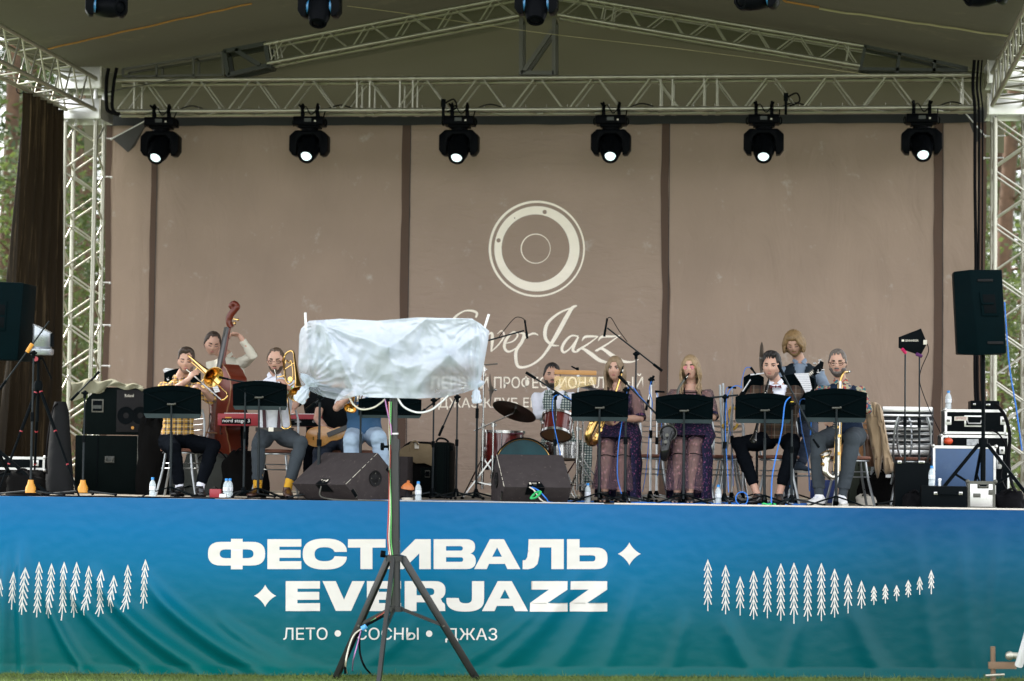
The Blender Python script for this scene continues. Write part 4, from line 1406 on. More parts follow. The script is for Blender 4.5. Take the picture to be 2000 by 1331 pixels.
b1 = fl(674, .22)
w1, a1 = wedge('left brown wedge monitor with worn pale edges, below the plastic covered stand', b1, (.64, .77, 0), (-.77, .64, 0), .79)
b2 = fl(985, .2)
w2, a2 = wedge('right brown wedge monitor in front of the drum kit', b2, (-.31, .95, 0), (.95, .31, 0), .63)
cable('grey cable running from the left wedge along the stage edge', [a1 + Vector((-.05, -.03, -.02)), a1 + Vector((-.04, -.09, -.11)), fl(660, .05) + Vector((0, 0, .008)), fl(720, .02) + Vector((0, 0, .006)), fl(800, .03) + Vector((0, 0, .006)), fl(930, .03) + Vector((0, 0, .006))], .007, steel_gr)
for k, (m_, dx, lab) in enumerate(((dimwhite, 0, 'white cable with a green plug hanging from the right wedge'), (bluecab, .02, 'blue plug cable at the socket of the right wedge'), (mat('green_tape', (.02, .45, .12), .5), .05, 'green taped cable loop at the foot of the right wedge'))):
    p = a2 + Vector((.03 + dx, -.02, 0))
    cable(lab, [p, p + Vector((.05 + dx, -.05, -.03)), p + Vector((.1 + 2 * dx, -.07, -.1)), Vector((p.x + .17 + dx, .07, STAGE + .012)), Vector((p.x + .3 + dx * 3, .04, STAGE + .01))] if k < 2 else [p + Vector((.0, -.05, -.05)), p + Vector((.06, -.07, -.04)), p + Vector((.02, -.08, -.09)), p + Vector((-.03, -.07, -.1)), p + Vector((0, -.06, -.06))], .007 if k < 2 else .011, m_)

# ------------------------------------------------------------------ PA speakers
pa_m = mat('speaker_cabinet', (.001, .0055, .007), .5, 0, spec=.02, bump=.08, bs=150)


def pa_speaker(label, pts_front, Y, pole_px, pole_top, group, slots=True):
    """side on loudspeaker: outline polygon of the visible faces (px) left panel, centre panel, right panel"""
    t = thing('loudspeaker', label, 'speaker', at(*pts_front[4], Y), group)
    (tl, tm, tr, br, bm_, bl) = pts_front
    a = [at(*tl, Y + .12), at(*tm, Y), at(*tr, Y + .05), at(*br, Y + .05), at(*bm_, Y), at(*bl, Y + .12)]
    back = Vector((0, .42, 0))
    g = MB()
    vs_ = a + [a[0] + back * .6, a[2] + back, a[3] + back, a[5] + back * .6]
    g.add(vs_, [(0, 1, 4, 5), (1, 2, 3, 4), (0, 6, 7, 2, 1), (5, 4, 3, 8, 9), (2, 7, 8, 3), (0, 5, 9, 6), (6, 9, 8, 7)])
    g.build('cabinet', pa_m, t, bevel=.012)
    return t, a


t, a = pa_speaker('black loudspeaker on a tripod stand at the right end of the stage', [(1862, 531), (1894, 527), (1957, 527), (1966, 690), (1912, 695), (1870, 691)], 1.0, 1920, 700, 'loudspeakers at the stage ends')
F = lambda x, y, d=.0: at(x, y, 1.0 - d + .0)
def on_panel(tm, tr, bm_, u, v, lift):
    p = a[1] + (a[2] - a[1]) * u + (a[4] - a[1]) * v
    n = (a[2] - a[1]).cross(a[4] - a[1]).normalized()
    if n.y > 0: n = -n
    return p + n * lift
def panel_patch(u0, v0, u1, v1, lift, th, name, m, par, bev=.004):
    q = [on_panel(0, 0, 0, u, v, lift) for u, v in ((u0, v0), (u1, v0), (u1, v1), (u0, v1))]
    n = (a[2] - a[1]).cross(a[4] - a[1]).normalized()
    if n.y > 0: n = -n
    g = MB(); g.prism(q, n * th); return g.build(name, m, par, bevel=bev)
hp = panel_patch(.22, .26, .76, .54, .001, .012, 'handle_frame', pa_m, t, .01)
panel_patch(.3, .29, .68, .51, .012, .004, 'handle_recess', black, hp, .003)
panel_patch(.24, .385, .62, .41, .016, .012, 'handle_bar', pa_m, hp, .004)
panel_patch(.2, .11, .68, .14, .001, .008, 'rail', grille_m, t); panel_patch(.3, .835, .8, .868, .001, .008, 'rail', grille_m, t)


def speaker_tripod(label, px, Y, top, hub, feet, leg_spread=.62):
    P = fl(px, Y)
    t = thing('speaker_stand', label, 'speaker stand', P)
    T = at(px, top, Y); H_ = at(px, hub, Y)
    g = MB(); g.cyl((P.x, Y, H_.z - .25), (P.x, Y, T.z), .0175, n=12); g.build('inner_pole', black, t)
    g = MB(); g.cyl((P.x, Y, P.z + .15), (P.x, Y, H_.z + .06), .024, n=12); g.build('outer_pole', black, t)
    g = MB(); g.cyl((P.x, Y, H_.z - .03), (P.x, Y, H_.z + .05), .042, n=12); g.build('collar', black, t)
    for a_ in feet:
        d = Vector((math.cos(a_), math.sin(a_), 0))
        f = P + d * leg_spread + Vector((0, 0, .02))
        g = MB(); g.beam(Vector((P.x, Y, H_.z)) + d * .04, f, .032, .022); lg = g.build('leg', black, t)
        g = MB(); g.beam(Vector((P.x, Y, P.z + .17)) + d * .03, (Vector((P.x, Y, H_.z)) + f) / 2, .022, .01); g.build('brace', black, t)
        g = MB(); g.cyl(f + Vector((0, 0, .02)), f - Vector((0, 0, .018)), .02, n=8); g.build('rubber_foot', rubber, lg)
    return t


speaker_tripod('black tripod stand carrying the right loudspeaker', 1920, 1.2, 694, 868, (PI * 1.02, -PI * .1, PI * .55), .5)
t, a = pa_speaker('black loudspeaker cut by the left edge of the picture', [(-75, 552), (-40, 548), (46, 553), (34, 704), (-50, 702), (-72, 700)], .7, -10, 700, 'loudspeakers at the stage ends')
hp = panel_patch(.42, .24, .66, .62, .001, .012, 'handle_frame', pa_m, t, .01)
panel_patch(.45, .29, .63, .42, .012, .004, 'handle_recess', black, hp, .003)
panel_patch(.45, .45, .63, .58, .012, .004, 'handle_recess', black, hp, .003)
speaker_tripod('black tripod stand under the left loudspeaker at the picture edge', -12, .95, 702, 880, (-PI * .03, PI * .9, PI * .45), .55)

# ------------------------------------------------------------------ left end gear
mic_stand('black boom stand with an amber base at the left end of the stage', 60, .35, 690, [(0, 760, .3), (96, 628, .3)], None, base='cone')
g = MB(); g.cyl(at(53, 688, .28), at(63, 672, .28), .02, n=8)
setp(g.build('boom_clamp', yellow), 'amber clamp on the slanted boom at far left', 'clamp')
mic_stand('short boom stand with an amber base in front of the keyboard amplifier', 162, .9, 768, [(140, 781, .85), (190, 730, .85)], (194, 726, 178, 744, .84), base='cone')

P = fl(75, .75)
t = thing('photo_tripod', 'black photo tripod with red rings carrying a silver camera housing', 'tripod', P)
hub = at(75, 752, .75)
g = MB(); g.cyl(hub - Vector((0, 0, .35)), at(75, 702, .75), .014, n=10); g.build('centre_column', black, t)
g = MB(); g.lathe(hub - Vector((0, 0, .05)), (0, 0, 1), [(0, .02), (0, .04), (.05, .045), (.09, .03)], 12, cap=True); g.build('hub', black, t)
ph = at(75, 700, .75)
g = MB(); g.box(ph, (.09, .09, .03)); g.cyl(ph + Vector((0, -.05, -.01)), ph + Vector((0, -.075, -.01)), .024, n=14); g.box(ph + Vector((-.05, .05, -.03)), (.03, .12, .05)); g.build('pan_head', black, t, bevel=.004)
g = MB(); g.cyl(ph + Vector((0, -.076, -.01)), ph + Vector((0, -.08, -.01)), .024, n=14); g.build('red_dial', redp, t)
g = MB(); g.cyl(ph + Vector((.04, 0, 0)), ph + Vector((.14, -.02, -.2)), .008, n=6); g.build('pan_handle', black, t)
for k, (fx, fY) in enumerate(((155, .45), (-5, .6), (66, 1.35))):
    f = fl(fx, fY)
    h_ = hub + (f - hub).normalized() * .05
    g = MB(); g.tube([h_, h_ + (f - h_) * .38, h_ + (f - h_) * .381, h_ + (f - h_) * .7, h_ + (f - h_) * .701, f], [.017, .017, .013, .013, .009, .009], 8); lg = g.build('leg', black, t)
    for q in (.02, .36, .39, .7):
        g = MB(); p = h_ + (f - h_) * q; g.cyl(p, p + (f - h_).normalized() * .012, .019 - .008 * q, n=8); g.build('red_ring', redp, lg)
cm = mat('housing_silver', (.33, .36, .4), .28, .7)
t = thing('camera_housing', 'silver rounded camera housing on the photo tripod beside the dark curtain', 'camera', at(80, 694, .75))
c0 = at(82, 694, .75)
g = MB(); g.lathe(c0 + Vector((0, 0, .0)), (0, 0, 1), [(0, .001), (0, .105), (.02, .112), (.055, .112), (.058, .1), (.075, .088), (.08, .092), (.2, .092)], 28)
g.build('drum', cm, t)
g = MB()
n = 28
top = [c0 + Vector((.092 * math.cos(2 * PI * i / n), .092 * math.sin(2 * PI * i / n), .2)) for i in range(n)]
up = [c0 + Vector((.092 * math.cos(2 * PI * i / n), .092 * math.sin(2 * PI * i / n), .21 + .05 * (1 - math.cos(2 * PI * i / n)) * .9)) for i in range(n)]
g.add(top + up, [(i, (i + 1) % n, n + (i + 1) % n, n + i) for i in range(n)] + [tuple(range(n, 2 * n))]); g.build('hood', cm, t)
g = MB(); g.tube([c0 + Vector((.095, -.01, z)) for z in (.09, .1, .2, .21)] , .012, 6); g.box(c0 + Vector((.1, 0, .14)), (.02, .05, .12)); g.build('latch', black, t)

t = thing('gig_bag', 'tall black fabric gig bag leaning beside the tripod', 'bag', fl(116, 1.5))
g = MB(); bot, topp = fl(116, 1.5), at(118, 785, 1.7)
rings = []
for i in range(10):
    v = i / 9
    c_ = bot.lerp(topp, v)
    w_ = (.155 - .075 * v) * (1 if v < .95 else .7)
    rings.append((c_, Vector((w_, 0, 0)), Vector((0, .1 * (1 - .3 * v), 0))))
g.loft(rings, 14); g.build('bag_body', mat('bag_nylon', (.004, .005, .006), .7, spec=.2, bump=.4, bs=9), t)
g = MB(); g.tube(smoothpts([bot + Vector((-.1, -.09, .2)), bot + Vector((-.1, -.12, .45)), topp + Vector((-.05, -.1, -.1)), topp + Vector((0, -.09, -.02))], 5), .008, 5); g.build('strap', rubber, t)

case_m = mat('case_black', (.003, .0055, .0055), .6, spec=.02, bump=.1, bs=60)
Pb = fl(210, 2.6)
t = thing('equipment_box', 'large black equipment box on the floor under the keyboard amplifier', 'case', Pb)
hb = at(210, 851, 2.3).z - STAGE
X0, X1 = at(146, 900, 2.3).x, at(272, 900, 2.3).x
g = MB(); g.box(((X0 + X1) / 2, 2.6, STAGE + hb / 2), (X1 - X0, .6, hb)); bx_ = g.build('box_body', case_m, t, bevel=.01)
g = MB(); x_ = at(190, 900, 2.3).x; g.box((x_, 2.298, STAGE + hb / 2), (.012, .006, hb - .02)); g.build('seam', black, t)
g = MB(); x_ = at(270, 900, 2.3).x; g.box((x_, 2.296, STAGE + hb / 2), (.02, .012, hb)); g.build('corner_rail', steel_gr, t)
hx = at(214, 898, 2.29)
g = MB(); g.box(hx, (.1, .01, .07)); hd_ = g.build('handle_plate', steel_dk, t, bevel=.003)
g = MB(); g.tube(smoothpts([hx + Vector((-.035, -.01, .02)), hx + Vector((-.03, -.03, -.02)), hx + Vector((.03, -.03, -.02)), hx + Vector((.035, -.01, .02))], 4), .006, 6); g.build('handle', steel_gr, hd_)
t = thing('keyboard_amplifier', 'black keyboard amplifier on top of the large equipment box', 'amplifier', (Pb.x, 2.6, STAGE + hb))
Y_ = 2.3
g = MB()
za, zb2 = STAGE + hb + .012, at(240, 757, Y_).z
A = [(at(160, 800, Y_).x, za), (at(294, 800, Y_).x, za), (at(292, 760, Y_).x, at(292, 762, Y_).z), (at(250, 757, Y_).x, zb2), (at(192, 757, Y_).x, zb2), (at(168, 790, Y_).x, at(168, 780, Y_).z)]
g.prism([Vector((x, Y_, z)) for x, z in A], (0, .5, 0)); g.build('amp_body', case_m, t, bevel=.01)
g = MB(); xx0, xx1 = at(228, 800, Y_).x, at(290, 800, Y_).x; g.box(((xx0 + xx1) / 2, Y_ - .004, (za + zb2) / 2), (xx1 - xx0, .012, (zb2 - za) - .05)); gr = g.build('grille', grille_m, t, bevel=.003)
q = at(191, 793, Y_)
g = MB(); g.box((q.x, Y_ - .004, q.z), (.125, .01, .135)); fr_ = g.build('handle_frame', steel_gr, t, bevel=.003)
g = MB(); g.box((q.x, Y_ - .01, q.z), (.098, .006, .105)); g.build('handle_recess', black, fr_)
g = MB(); g.box((q.x, Y_ - .016, q.z - .012), (.09, .008, .035)); g.build('handle_bar', steel_dk, fr_)
def text_obj(txt, p0, p1, p2, m, par, name='lettering', off=.0, shear=0, Y=None):
    """flat lettering filling the parallelogram p0 (left bottom), p1 (right bottom), p2 (left top)"""
    vs_, fs_ = text2d(txt, shear=shear, offset=off)
    vs_ = fit(vs_, 0, 0, 1, 1)
    p0, p1, p2 = Vector(p0), Vector(p1), Vector(p2)
    return place_flat([(vs_, fs_)], lambda x, y: p0 + (p1 - p0) * x + (p2 - p0) * (1 - y), 0, name, m, par)
text_obj('Roland', at(244, 776, Y_ - .014), at(261, 776, Y_ - .014), at(244, 770, Y_ - .014), dimwhite, t)
g = MB(); g.cyl(at(259, 836, Y_ - .012), at(259, 836, Y_ - .02), .016, n=10); g.build('badge', yellow, t)
for k in range(2):
    q = at(246 + 28 * k, 812, Y_ - .012)
    g = MB(); g.lathe(q, (0, -1, 0), [(0, .09), (.004, .09), (.002, .075), (.0, .03)], 24); g.build('speaker_ring', black, gr)
khaki = mat('khaki_cover', (.19, .185, .125), .85, var=.15, bump=.3, bs=12)
g = MB()
def khk(u, v):
    px = 138 + 142 * u
    top = 748 + 8 * (u - .35) ** 2 * 4 + 3 * math.sin(u * 19)
    drop = (30 * (1 - u) ** 1.2 + 2) if u < .5 else 12 * (1 - u) + 3
    if v < .5: return at(px, top, Y_ + .45 * (1 - v * 2)) + Vector((0, 0, .02 + .012 * math.sin(u * 23 + v * 9)))
    w_ = (v - .5) * 2
    return at(px + 3 * math.sin(w_ * 5 + u * 12), top + drop * w_, Y_ - .02 - .02 * math.sin(u * 31 + w_ * 4)) + Vector((0, 0, .02 * (1 - w_)))
g.grid(khk, 60, 16)
t = thing('khaki_cover', 'khaki cloth cover draped over the keyboard amplifier', 'cover', at(200, 757, Y_))
g.build('cloth', khaki, t, smooth=180, fix=False)
def simple_case(name, label, cat, x0, x1, yt, Y, dep, body_m, rail_m=None, z0=None, yb=None, latches=(), handle=None, rails=True, group=None):
    X0, X1 = at(x0, 900, Y).x, at(x1, 900, Y).x
    zb_ = STAGE if z0 is None else z0
    if yb is not None: zb_ = at((x0 + x1) / 2, yb, Y).z
    zt_ = at((x0 + x1) / 2, yt, Y).z
    c = Vector(((X0 + X1) / 2, Y + dep / 2, (zb_ + zt_) / 2))
    sz = (X1 - X0, dep, zt_ - zb_)
    t = thing(name, label, cat, (c.x, c.y, zb_), group)
    g = MB(); g.box(c, sz); g.build('case_body', body_m, t, bevel=.004)
    if rails and rail_m:
        r_ = .022
        for z in (zb_ + r_ / 2, zt_ - r_ / 2):
            g = MB(); g.box((c.x, Y - .002, z), (sz[0] + .006, .008, r_)); g.build('edge_rail', rail_m, t)
        for x in (X0 + r_ / 2, X1 - r_ / 2):
            g = MB(); g.box((x, Y - .004, c.z), (r_, .008, sz[2] + .002)); g.build('edge_rail', rail_m, t)
        g = MB(); g.box((c.x, c.y, zt_ + .001), (sz[0] + .004, dep, .006)); g.build('top_rail', rail_m, t)
        for x in (X0, X1):
            for z in (zb_, zt_):
                g = MB(); g.ell((x, Y, z), .02, n=8, m=6); g.build('ball_corner', rail_m, t)
    for (px, py, w_, h_) in latches:
        q = at(px, py, Y - .008)
        g = MB(); g.box(q, (w_ * mpp(Y), .01, h_ * mpp(Y))); la = g.build('latch', chrome if rail_m is None else rail_m, t, bevel=.003)
        g = MB(); g.box(q + Vector((0, -.008, 0)), (w_ * mpp(Y) * .5, .01, h_ * mpp(Y) * .3)); g.build('latch_key', steel_gr, la)
    if handle:
        (px, py, w_, h_) = handle
        q = at(px, py, Y - .006)
        g = MB(); g.box(q, (w_ * mpp(Y), .008, h_ * mpp(Y))); hp_ = g.build('handle_plate', rail_m or steel_gr, t, bevel=.003)
        g = MB(); g.box(q + Vector((0, -.005, 0)), (w_ * mpp(Y) * .82, .008, h_ * mpp(Y) * .75)); g.build('handle_recess', black, hp_)
        g = MB(); g.tube([q + Vector((-w_ * mpp(Y) * .36, -.012, h_ * mpp(Y) * .1)), q + Vector((-w_ * mpp(Y) * .3, -.022, -h_ * mpp(Y) * .2)), q + Vector((w_ * mpp(Y) * .3, -.022, -h_ * mpp(Y) * .2)), q + Vector((w_ * mpp(Y) * .36, -.012, h_ * mpp(Y) * .1))], .008, 6); g.build('handle', rail_m or black, hp_)
    return t


rail = mat('case_rail', (.6, .6, .58), .32, .85, dirt_or_glow=.2, dcol=(.3, .3, .28), ds=20)
caseblk = mat('case_laminate', (.003, .0045, .0055), .4, spec=.02, bump=.06, bs=80)
simple_case('flight_case', 'low grey flight case lying behind the left tripods', 'flight case', -30, 88, 893, 1.6, .5, caseblk, rail, yb=918, latches=((70, 905, 12, 12),), z0=None)
g = MB()
bag_m = mat('black_bag', (.006, .006, .006), .85, spec=.02, bump=.5, bs=7)
simple_case('low_case', 'low black case under the grey flight case at far left', 'case', -30, 86, 918, 1.6, .5, bag_m, None, rails=False)
def lump(name, label, cat, px, Y, w, h, d, m, seed=0, z0=STAGE, flat=.0):
    P = Vector((fl(px, Y).x, Y, z0))
    t = thing(name, label, cat, P)
    g = MB()
    def fn(u, v):
        th = u * 2 * PI; ph = v * PI * .5
        n_ = noise.noise(Vector((math.cos(th) * 1.6 + seed, math.sin(th) * 1.6, v * 2.5))) * .28 + noise.noise(Vector((math.cos(th) * 5 + seed, math.sin(th) * 5, v * 7))) * .08
        c_, s_ = math.cos(ph) ** .5 if ph < PI / 2 - .001 else 0, math.sin(ph) ** .8
        cx_, sy_ = math.cos(th), math.sin(th)
        return P + Vector((w / 2 * c_ * (1 + n_) * math.copysign(abs(cx_) ** .7, cx_), d / 2 * c_ * (1 + n_) * math.copysign(abs(sy_) ** .7, sy_), h * s_ * (1 + n_ * .7)))
    g.grid(fn, 36, 14, wrap=True)
    g.build('body', m, t, smooth=180)
    g = MB(); g.tube(smoothpts([P + Vector((-w * .2, -d * .3, h * .9)), P + Vector((-w * .05, -d * .35, h * 1.12)), P + Vector((w * .1, -d * .35, h * 1.1)), P + Vector((w * .2, -d * .3, h * .88))], 4), .009, 5); g.build('strap', rubber, t)
    return t


lump('bag', 'soft black bag slumped under the left tripods', 'bag', 48, 1.0, .42, .22, .25, bag_m, 3)
lump('bag', 'black soft bag behind the first chair beside the equipment box', 'bag', 300, 2.3, .34, .8, .4, bag_m, 9)
lump('bag', 'dark rounded bag behind the legs of the plaid trombonist', 'bag', 418, 2.3, .8, .40, .3, mat('dark_green_bag', (.022, .026, .022), .8, bump=.3, bs=8), 11)
lump('bag', 'black gig bag behind the second trombonist', 'bag', 474, 2.2, .5, .42, .25, bag_m, 15)

t = thing('small_box', 'small dark red box on the floor between the trombonists', 'box', fl(422, .95))
g = MB(); p = fl(422, .95); g.box(p + Vector((0, 0, .04)), (.11, .07, .08)); g.build('box_body', redp, t, bevel=.004)
g = MB(); g.tube(smoothpts([p + Vector((-.03, -.03, .08)), p + Vector((0, -.03, .1)), p + Vector((.03, -.03, .08))], 4), .004, 5); g.build('handle', black, t)
t = thing('small_box', 'small white pedal box in front of the two bottles', 'box', fl(436, .6))
g = MB(); p = fl(436, .6); g.box(p + Vector((0, 0, .02)), (.07, .05, .04), taper=.85); g.build('box_body', white, t, bevel=.004)
g = MB(); g.cyl(p + Vector((0, 0, .04)), p + Vector((0, 0, .048)), .012, n=10); g.build('button', black, t)

p = fl(796, .45)
t = thing('plunger_mute', 'orange rubber plunger mute on a black cone beside the light stand', 'mute', p)
orange = mat('orange_rubber', (.55, .17, .045), .45)
g = MB(); g.lathe(p + Vector((0, 0, .11)), (.12, -.1, 1), [(0, .058), (0.005, .062), (.02, .058), (.04, .045), (.055, .025), (.06, .014), (.078, .015), (.082, .001)], 24); g.build('cup', orange, t)
g = MB(); g.lathe(p + Vector((0, 0, .03)), (0, 0, 1), [(0, .03), (.08, .012), (.11, .012)], 14); g.build('cone', grille_m, t)
g = MB(); g.lathe(p, (0, 0, 1), [(0, .05), (.03, .055), (.032, .03)], 16); g.build('base', dimwhite, t)

p = fl(866, 2.6)
t = thing('drum_case', 'upright round black drum case behind the microphone stands', 'case', p)
zt_ = at(866, 864, 2.6).z
g = MB(); rr_ = .235; cc = Vector((p.x, 2.5, STAGE + .25)); 
g.box((p.x, 2.6, (STAGE + zt_) / 2), (.19, .42, zt_ - STAGE)); g.build('case_body', case_m, t, bevel=.05)
for q in (-.07, -.045, .045, .07):
    g = MB(); g.box((p.x + q, 2.388, (STAGE + zt_) / 2), (.008, .012, zt_ - STAGE - .08)); g.build('rib', black, t)
g = MB(); g.tube(smoothpts([Vector((p.x - .06, 2.45, zt_)), Vector((p.x - .03, 2.45, zt_ + .035)), Vector((p.x + .03, 2.45, zt_ + .03)), Vector((p.x + .07, 2.45, zt_))], 4), .01, 6); g.build('handle', black, t)
g = MB(); g.box((p.x + .1, 2.5, zt_ - .06), (.03, .1, .05)); g.build('latch', black, t, bevel=.004)
khb = mat('khaki_bag', (.2, .15, .085), .85, bump=.2, bs=20)
t = thing('khaki_bag', 'khaki and black canvas bag against the backdrop behind the light stand', 'bag', fl(815, 3.6))
sil = [(772, 885), (790, 872), (805, 866), (838, 868), (850, 878), (846, 912), (828, 905), (812, 906), (796, 895), (775, 893)]
g = MB(); g.prism([at(x, y, 3.4) for x, y in sil], (0, .25, 0)); g.build('bag_flap', khb, t, bevel=.012)
sil = [(768, 892), (790, 869), (800, 862), (835, 863), (856, 880), (852, 960), (770, 960)]
g = MB(); g.prism([at(x, y, 3.46) for x, y in sil], (0, .3, 0)); g.build('bag_body', bag_m, t, bevel=.02)
g = MB(); g.tube(smoothpts([at(800, 878, 3.36), at(803, 866, 3.34), at(812, 862, 3.34), at(817, 870, 3.36)], 4), .009, 6); g.build('handle', khb, t)
g = MB(); g.box(at(814, 871, 3.38), (.045, .01, .06)); g.build('tag', dimwhite, t)
simple_case('guitar_amplifier', 'small black amplifier with a grille between drum case and light stand', 'amplifier', 822, 846, 914, 2.9, .25, case_m, None, rails=False, handle=(835, 926, 10, 14))
simple_case('floor_speaker', 'dark slanted floor speaker behind the light stand pole', 'speaker', 760, 796, 892, 2.2, .35, wedge_m, None, rails=False)

# ------------------------------------------------------------------ right end cases
YR = 2.2
z1 = at(1900, 932, YR).z; z2 = at(1900, 845, YR).z
simple_case('flight_case', 'lower black flight case with aluminium edges under the upper one', 'flight case', 1838, 1972, 851, 2.3, .6, caseblk, rail, latches=((1952, 903, 12, 26), (1957, 880, 10, 14)))
tc_ = simple_case('flight_case', 'upper black flight case with aluminium edges holding the rack units', 'flight case', 1845, 1965, 801, 2.3, .6, caseblk, rail, yb=848, latches=((1852, 822, 12, 16), (1960, 822, 12, 16)), handle=(1903, 823, 38, 22))
q = at(1864, 814, 2.28)
g = MB(); g.prism([q, q + Vector((.13, 0, .004)), q + Vector((.13, 0, -.04)), q + Vector((0, 0, -.04))], (0, -.003, 0)); st_ = g.build('sticker', dimwhite, tc_)
text_obj('ХРУПКОЕ', at(1866, 820, 2.272), at(1887, 820, 2.272), at(1866, 815, 2.272), redp, tc_)
q = at(1888, 858, 2.28)
low_label = mat('sticker_grey', (.4, .42, .42), .5, var=.5, vs_=40)
g = MB(); g.prism([q, q + Vector((.14, 0, .002)), q + Vector((.14, 0, -.06)), q + Vector((0, 0, -.062))], (0, -.003, 0)); setp(g.build('sticker', low_label), 'grey patterned sticker on the lower flight case', 'sticker')
simple_case('rack_unit', 'thin black rack unit on top of the upper flight case', 'electronics', 1896, 1952, 783, 2.4, .4, black, None, rails=False, yb=800, latches=((1903, 790, 5, 4), (1930, 791, 8, 4)))
bluep = mat('case_blue', (.035, .085, .19), .5, dirt_or_glow=.4, dcol=(.06, .12, .22), ds=5)
simple_case('flight_case', 'blue flight case lid with aluminium edges standing behind the tripod', 'flight case', 1822, 1945, 872, 1.75, .3, bluep, rail)
bottle('water bottle standing on top of the upper flight case', 1852, 2.5, at(1852, 800, 2.5).z, py=800)
p = at(1852, 862, 2.15)
g = MB(); g.ell(p, (.046, .046, .036), n=16, m=10); t = thing('tomato', 'orange red tomato on the blue flight case', 'tomato', p - Vector((0, 0, .036))); g.build('fruit', mat('tomato_red', (.6, .07, .02), .3), t)
g = MB(); g.cyl(p + Vector((0, 0, .03)), p + Vector((0, 0, .045)), .006, n=5); g.build('stem', mat('stem_green', (.05, .1, .03), .6), t)
g = MB(); zp = p.z - .037; 
simple_case('peli_case', 'black ribbed hard case standing left of the blue flight case', 'case', 1748, 1818, 905, 1.1, .35, caseblk, None, rails=False, latches=((1757, 903, 8, 6), (1800, 903, 12, 5)))
simple_case('briefcase', 'black briefcase with two silver latches on the stage edge', 'briefcase', 1800, 1889, 950, .42, .3, caseblk, None, latches=((1828, 964, 8, 6), (1876, 964, 8, 6)), rails=False)
q = at(1852, 964, .40)
g = MB(); g.tube([q + Vector((-.09, 0, .01)), q + Vector((-.085, -.02, -.008)), q + Vector((.085, -.02, -.008)), q + Vector((.09, 0, .01))], .008, 6); g.build('handle', black, [o_ for o_ in scene.objects if o_.name == 'briefcase'][0])
simple_case('metal_case', 'small silver metal tool case right of the briefcase', 'case', 1890, 1944, 941, .5, .25, rail, steel_gr, rails=True, latches=((1908, 968, 14, 8), (1935, 962, 8, 10)), handle=(1920, 950, 22, 9))
bottle('small water bottle standing on the black briefcase', 1820, .6, at(1820, 950, .55).z)
p = at(1835, 950, .6)
t = thing('metal_cup', 'small silver cylinder standing on the briefcase beside the bottle', 'cup', p)
g = MB(); g.lathe(p, (0, 0, 1), [(0, .015), (.05, .015), (.052, .018), (.07, .016), (.074, .002)], 12, cap=True); g.build('cup_body', silver_tube, t)
lump('cable_heap', 'heap of black cables and adapters beside the briefcase', 'cables', 1785, .8, .2, .14, .2, rubber, 21)
lump('cable_heap', 'black cables piled at the foot of the right loudspeaker stand', 'cables', 1972, 1.0, .3, .16, .3, rubber, 27)
lump('bag', 'black bag under the chair with the tan coat', 'bag', 1715, 2.4, .36, .3, .3, bag_m, 33)
lump('bag', 'dark green bag behind the chair with the tan coat', 'bag', 1690, 3.0, .34, .42, .3, mat('olive_bag', (.035, .045, .03), .8, bump=.3, bs=8), 35)
lump('rag', 'pale crumpled cloth under the chair with the tan coat', 'cloth', 1692, 1.9, .2, .1, .15, dimwhite, 41)
simple_case('blue_crate', 'blue crate behind the legs of the bearded saxophonist', 'crate', 1583, 1632, 938, 2.9, .35, mat('crate_blue', (.012, .04, .2), .5), None, rails=False)
simple_case('orange_cajon', 'honey coloured wooden box behind the bearded saxophonist', 'box', 1630, 1716, 800, 3.4, .35, mat('honey_wood', (.36, .17, .06), .5, var=.3, vs_=3), None, rails=False, yb=905)
cable('black cable bundle sweeping down beside the flight cases', [at(1945, 790, 2.1), at(1962, 812, 2.0), at(1972, 850, 2.0), at(1970, 900, 1.9), at(1978, 950, 1.6), at(1996, 972, 1.4)], .018, rubber)
cable('thin black cables looping over the lower flight case', [at(1935, 840, 2.2), at(1952, 850, 2.15), at(1966, 880, 2.1), at(1955, 930, 2.0), at(1970, 965, 1.6)], .009, rubber)

simple_case('equipment_rack', 'silver slatted aluminium steps stacked behind the right chairs', 'rack', 1722, 1823, 796, 3.2, .4, mat('rack_dark', (.03, .035, .04), .5), None, rails=False)
for k in range(13):
    z = at(1770, 800 + k * 12, 3.15)
    if k in (9,): continue
    g = MB(); x0, x1 = at(1724, 800, 3.15).x, at(1821, 800, 3.15).x
    hh = .052 if k in (0, 3, 6, 7) else .022
    g.box(((x0 + x1) / 2, 3.16, z.z), (x1 - x0, .07, hh)); o = g.build('silver_slat', alu_b, [q for q in scene.objects if q.name == 'equipment_rack'][0], bevel=.003)
chair('silver chair with wire back standing before the silver steps', 1775, 2.2, PI + .1)
chair('silver chair behind the black hard case', 1800, 2.7, PI - .4)

for px, top, lab, cmat in ((1767, 690, 'left antenna stand', 0), (1795, 694, 'right antenna stand', 1)):
    t = mic_stand('thin black ' + lab + ' holding the paddle antenna', px, 1.45, top, None, None, r=.008, name='antenna_stand')
t = thing('paddle_antenna', 'black paddle antenna with white lettering on two thin stands', 'antenna', at(1783, 690, 1.4))
pl = [(1755, 659), (1799, 642), (1811, 671), (1798, 695), (1755, 680)]
g = MB(); g.prism([at(x, y, 1.38) for x, y in pl], (0, .012, 0)); g.build('paddle', black, t, bevel=.002)
text_obj('SENNHEISER', at(1768, 667.6, 1.376), at(1794, 667.6, 1.376), at(1768, 663.6, 1.376), dimwhite, t, off=.01)
g = MB(); q = [at(x, y, 1.377) for x, y in ((1761, 663.5), (1766, 663.5), (1766, 667.5), (1761, 667.5))]; g.prism(q, (0, -.001, 0)); g.build('logo', dimwhite, t, smooth=0)
g = MB(); g.box(at(1807, 669, 1.37), (.035, .02, .045)); g.build('connector', dimwhite, t, bevel=.003)
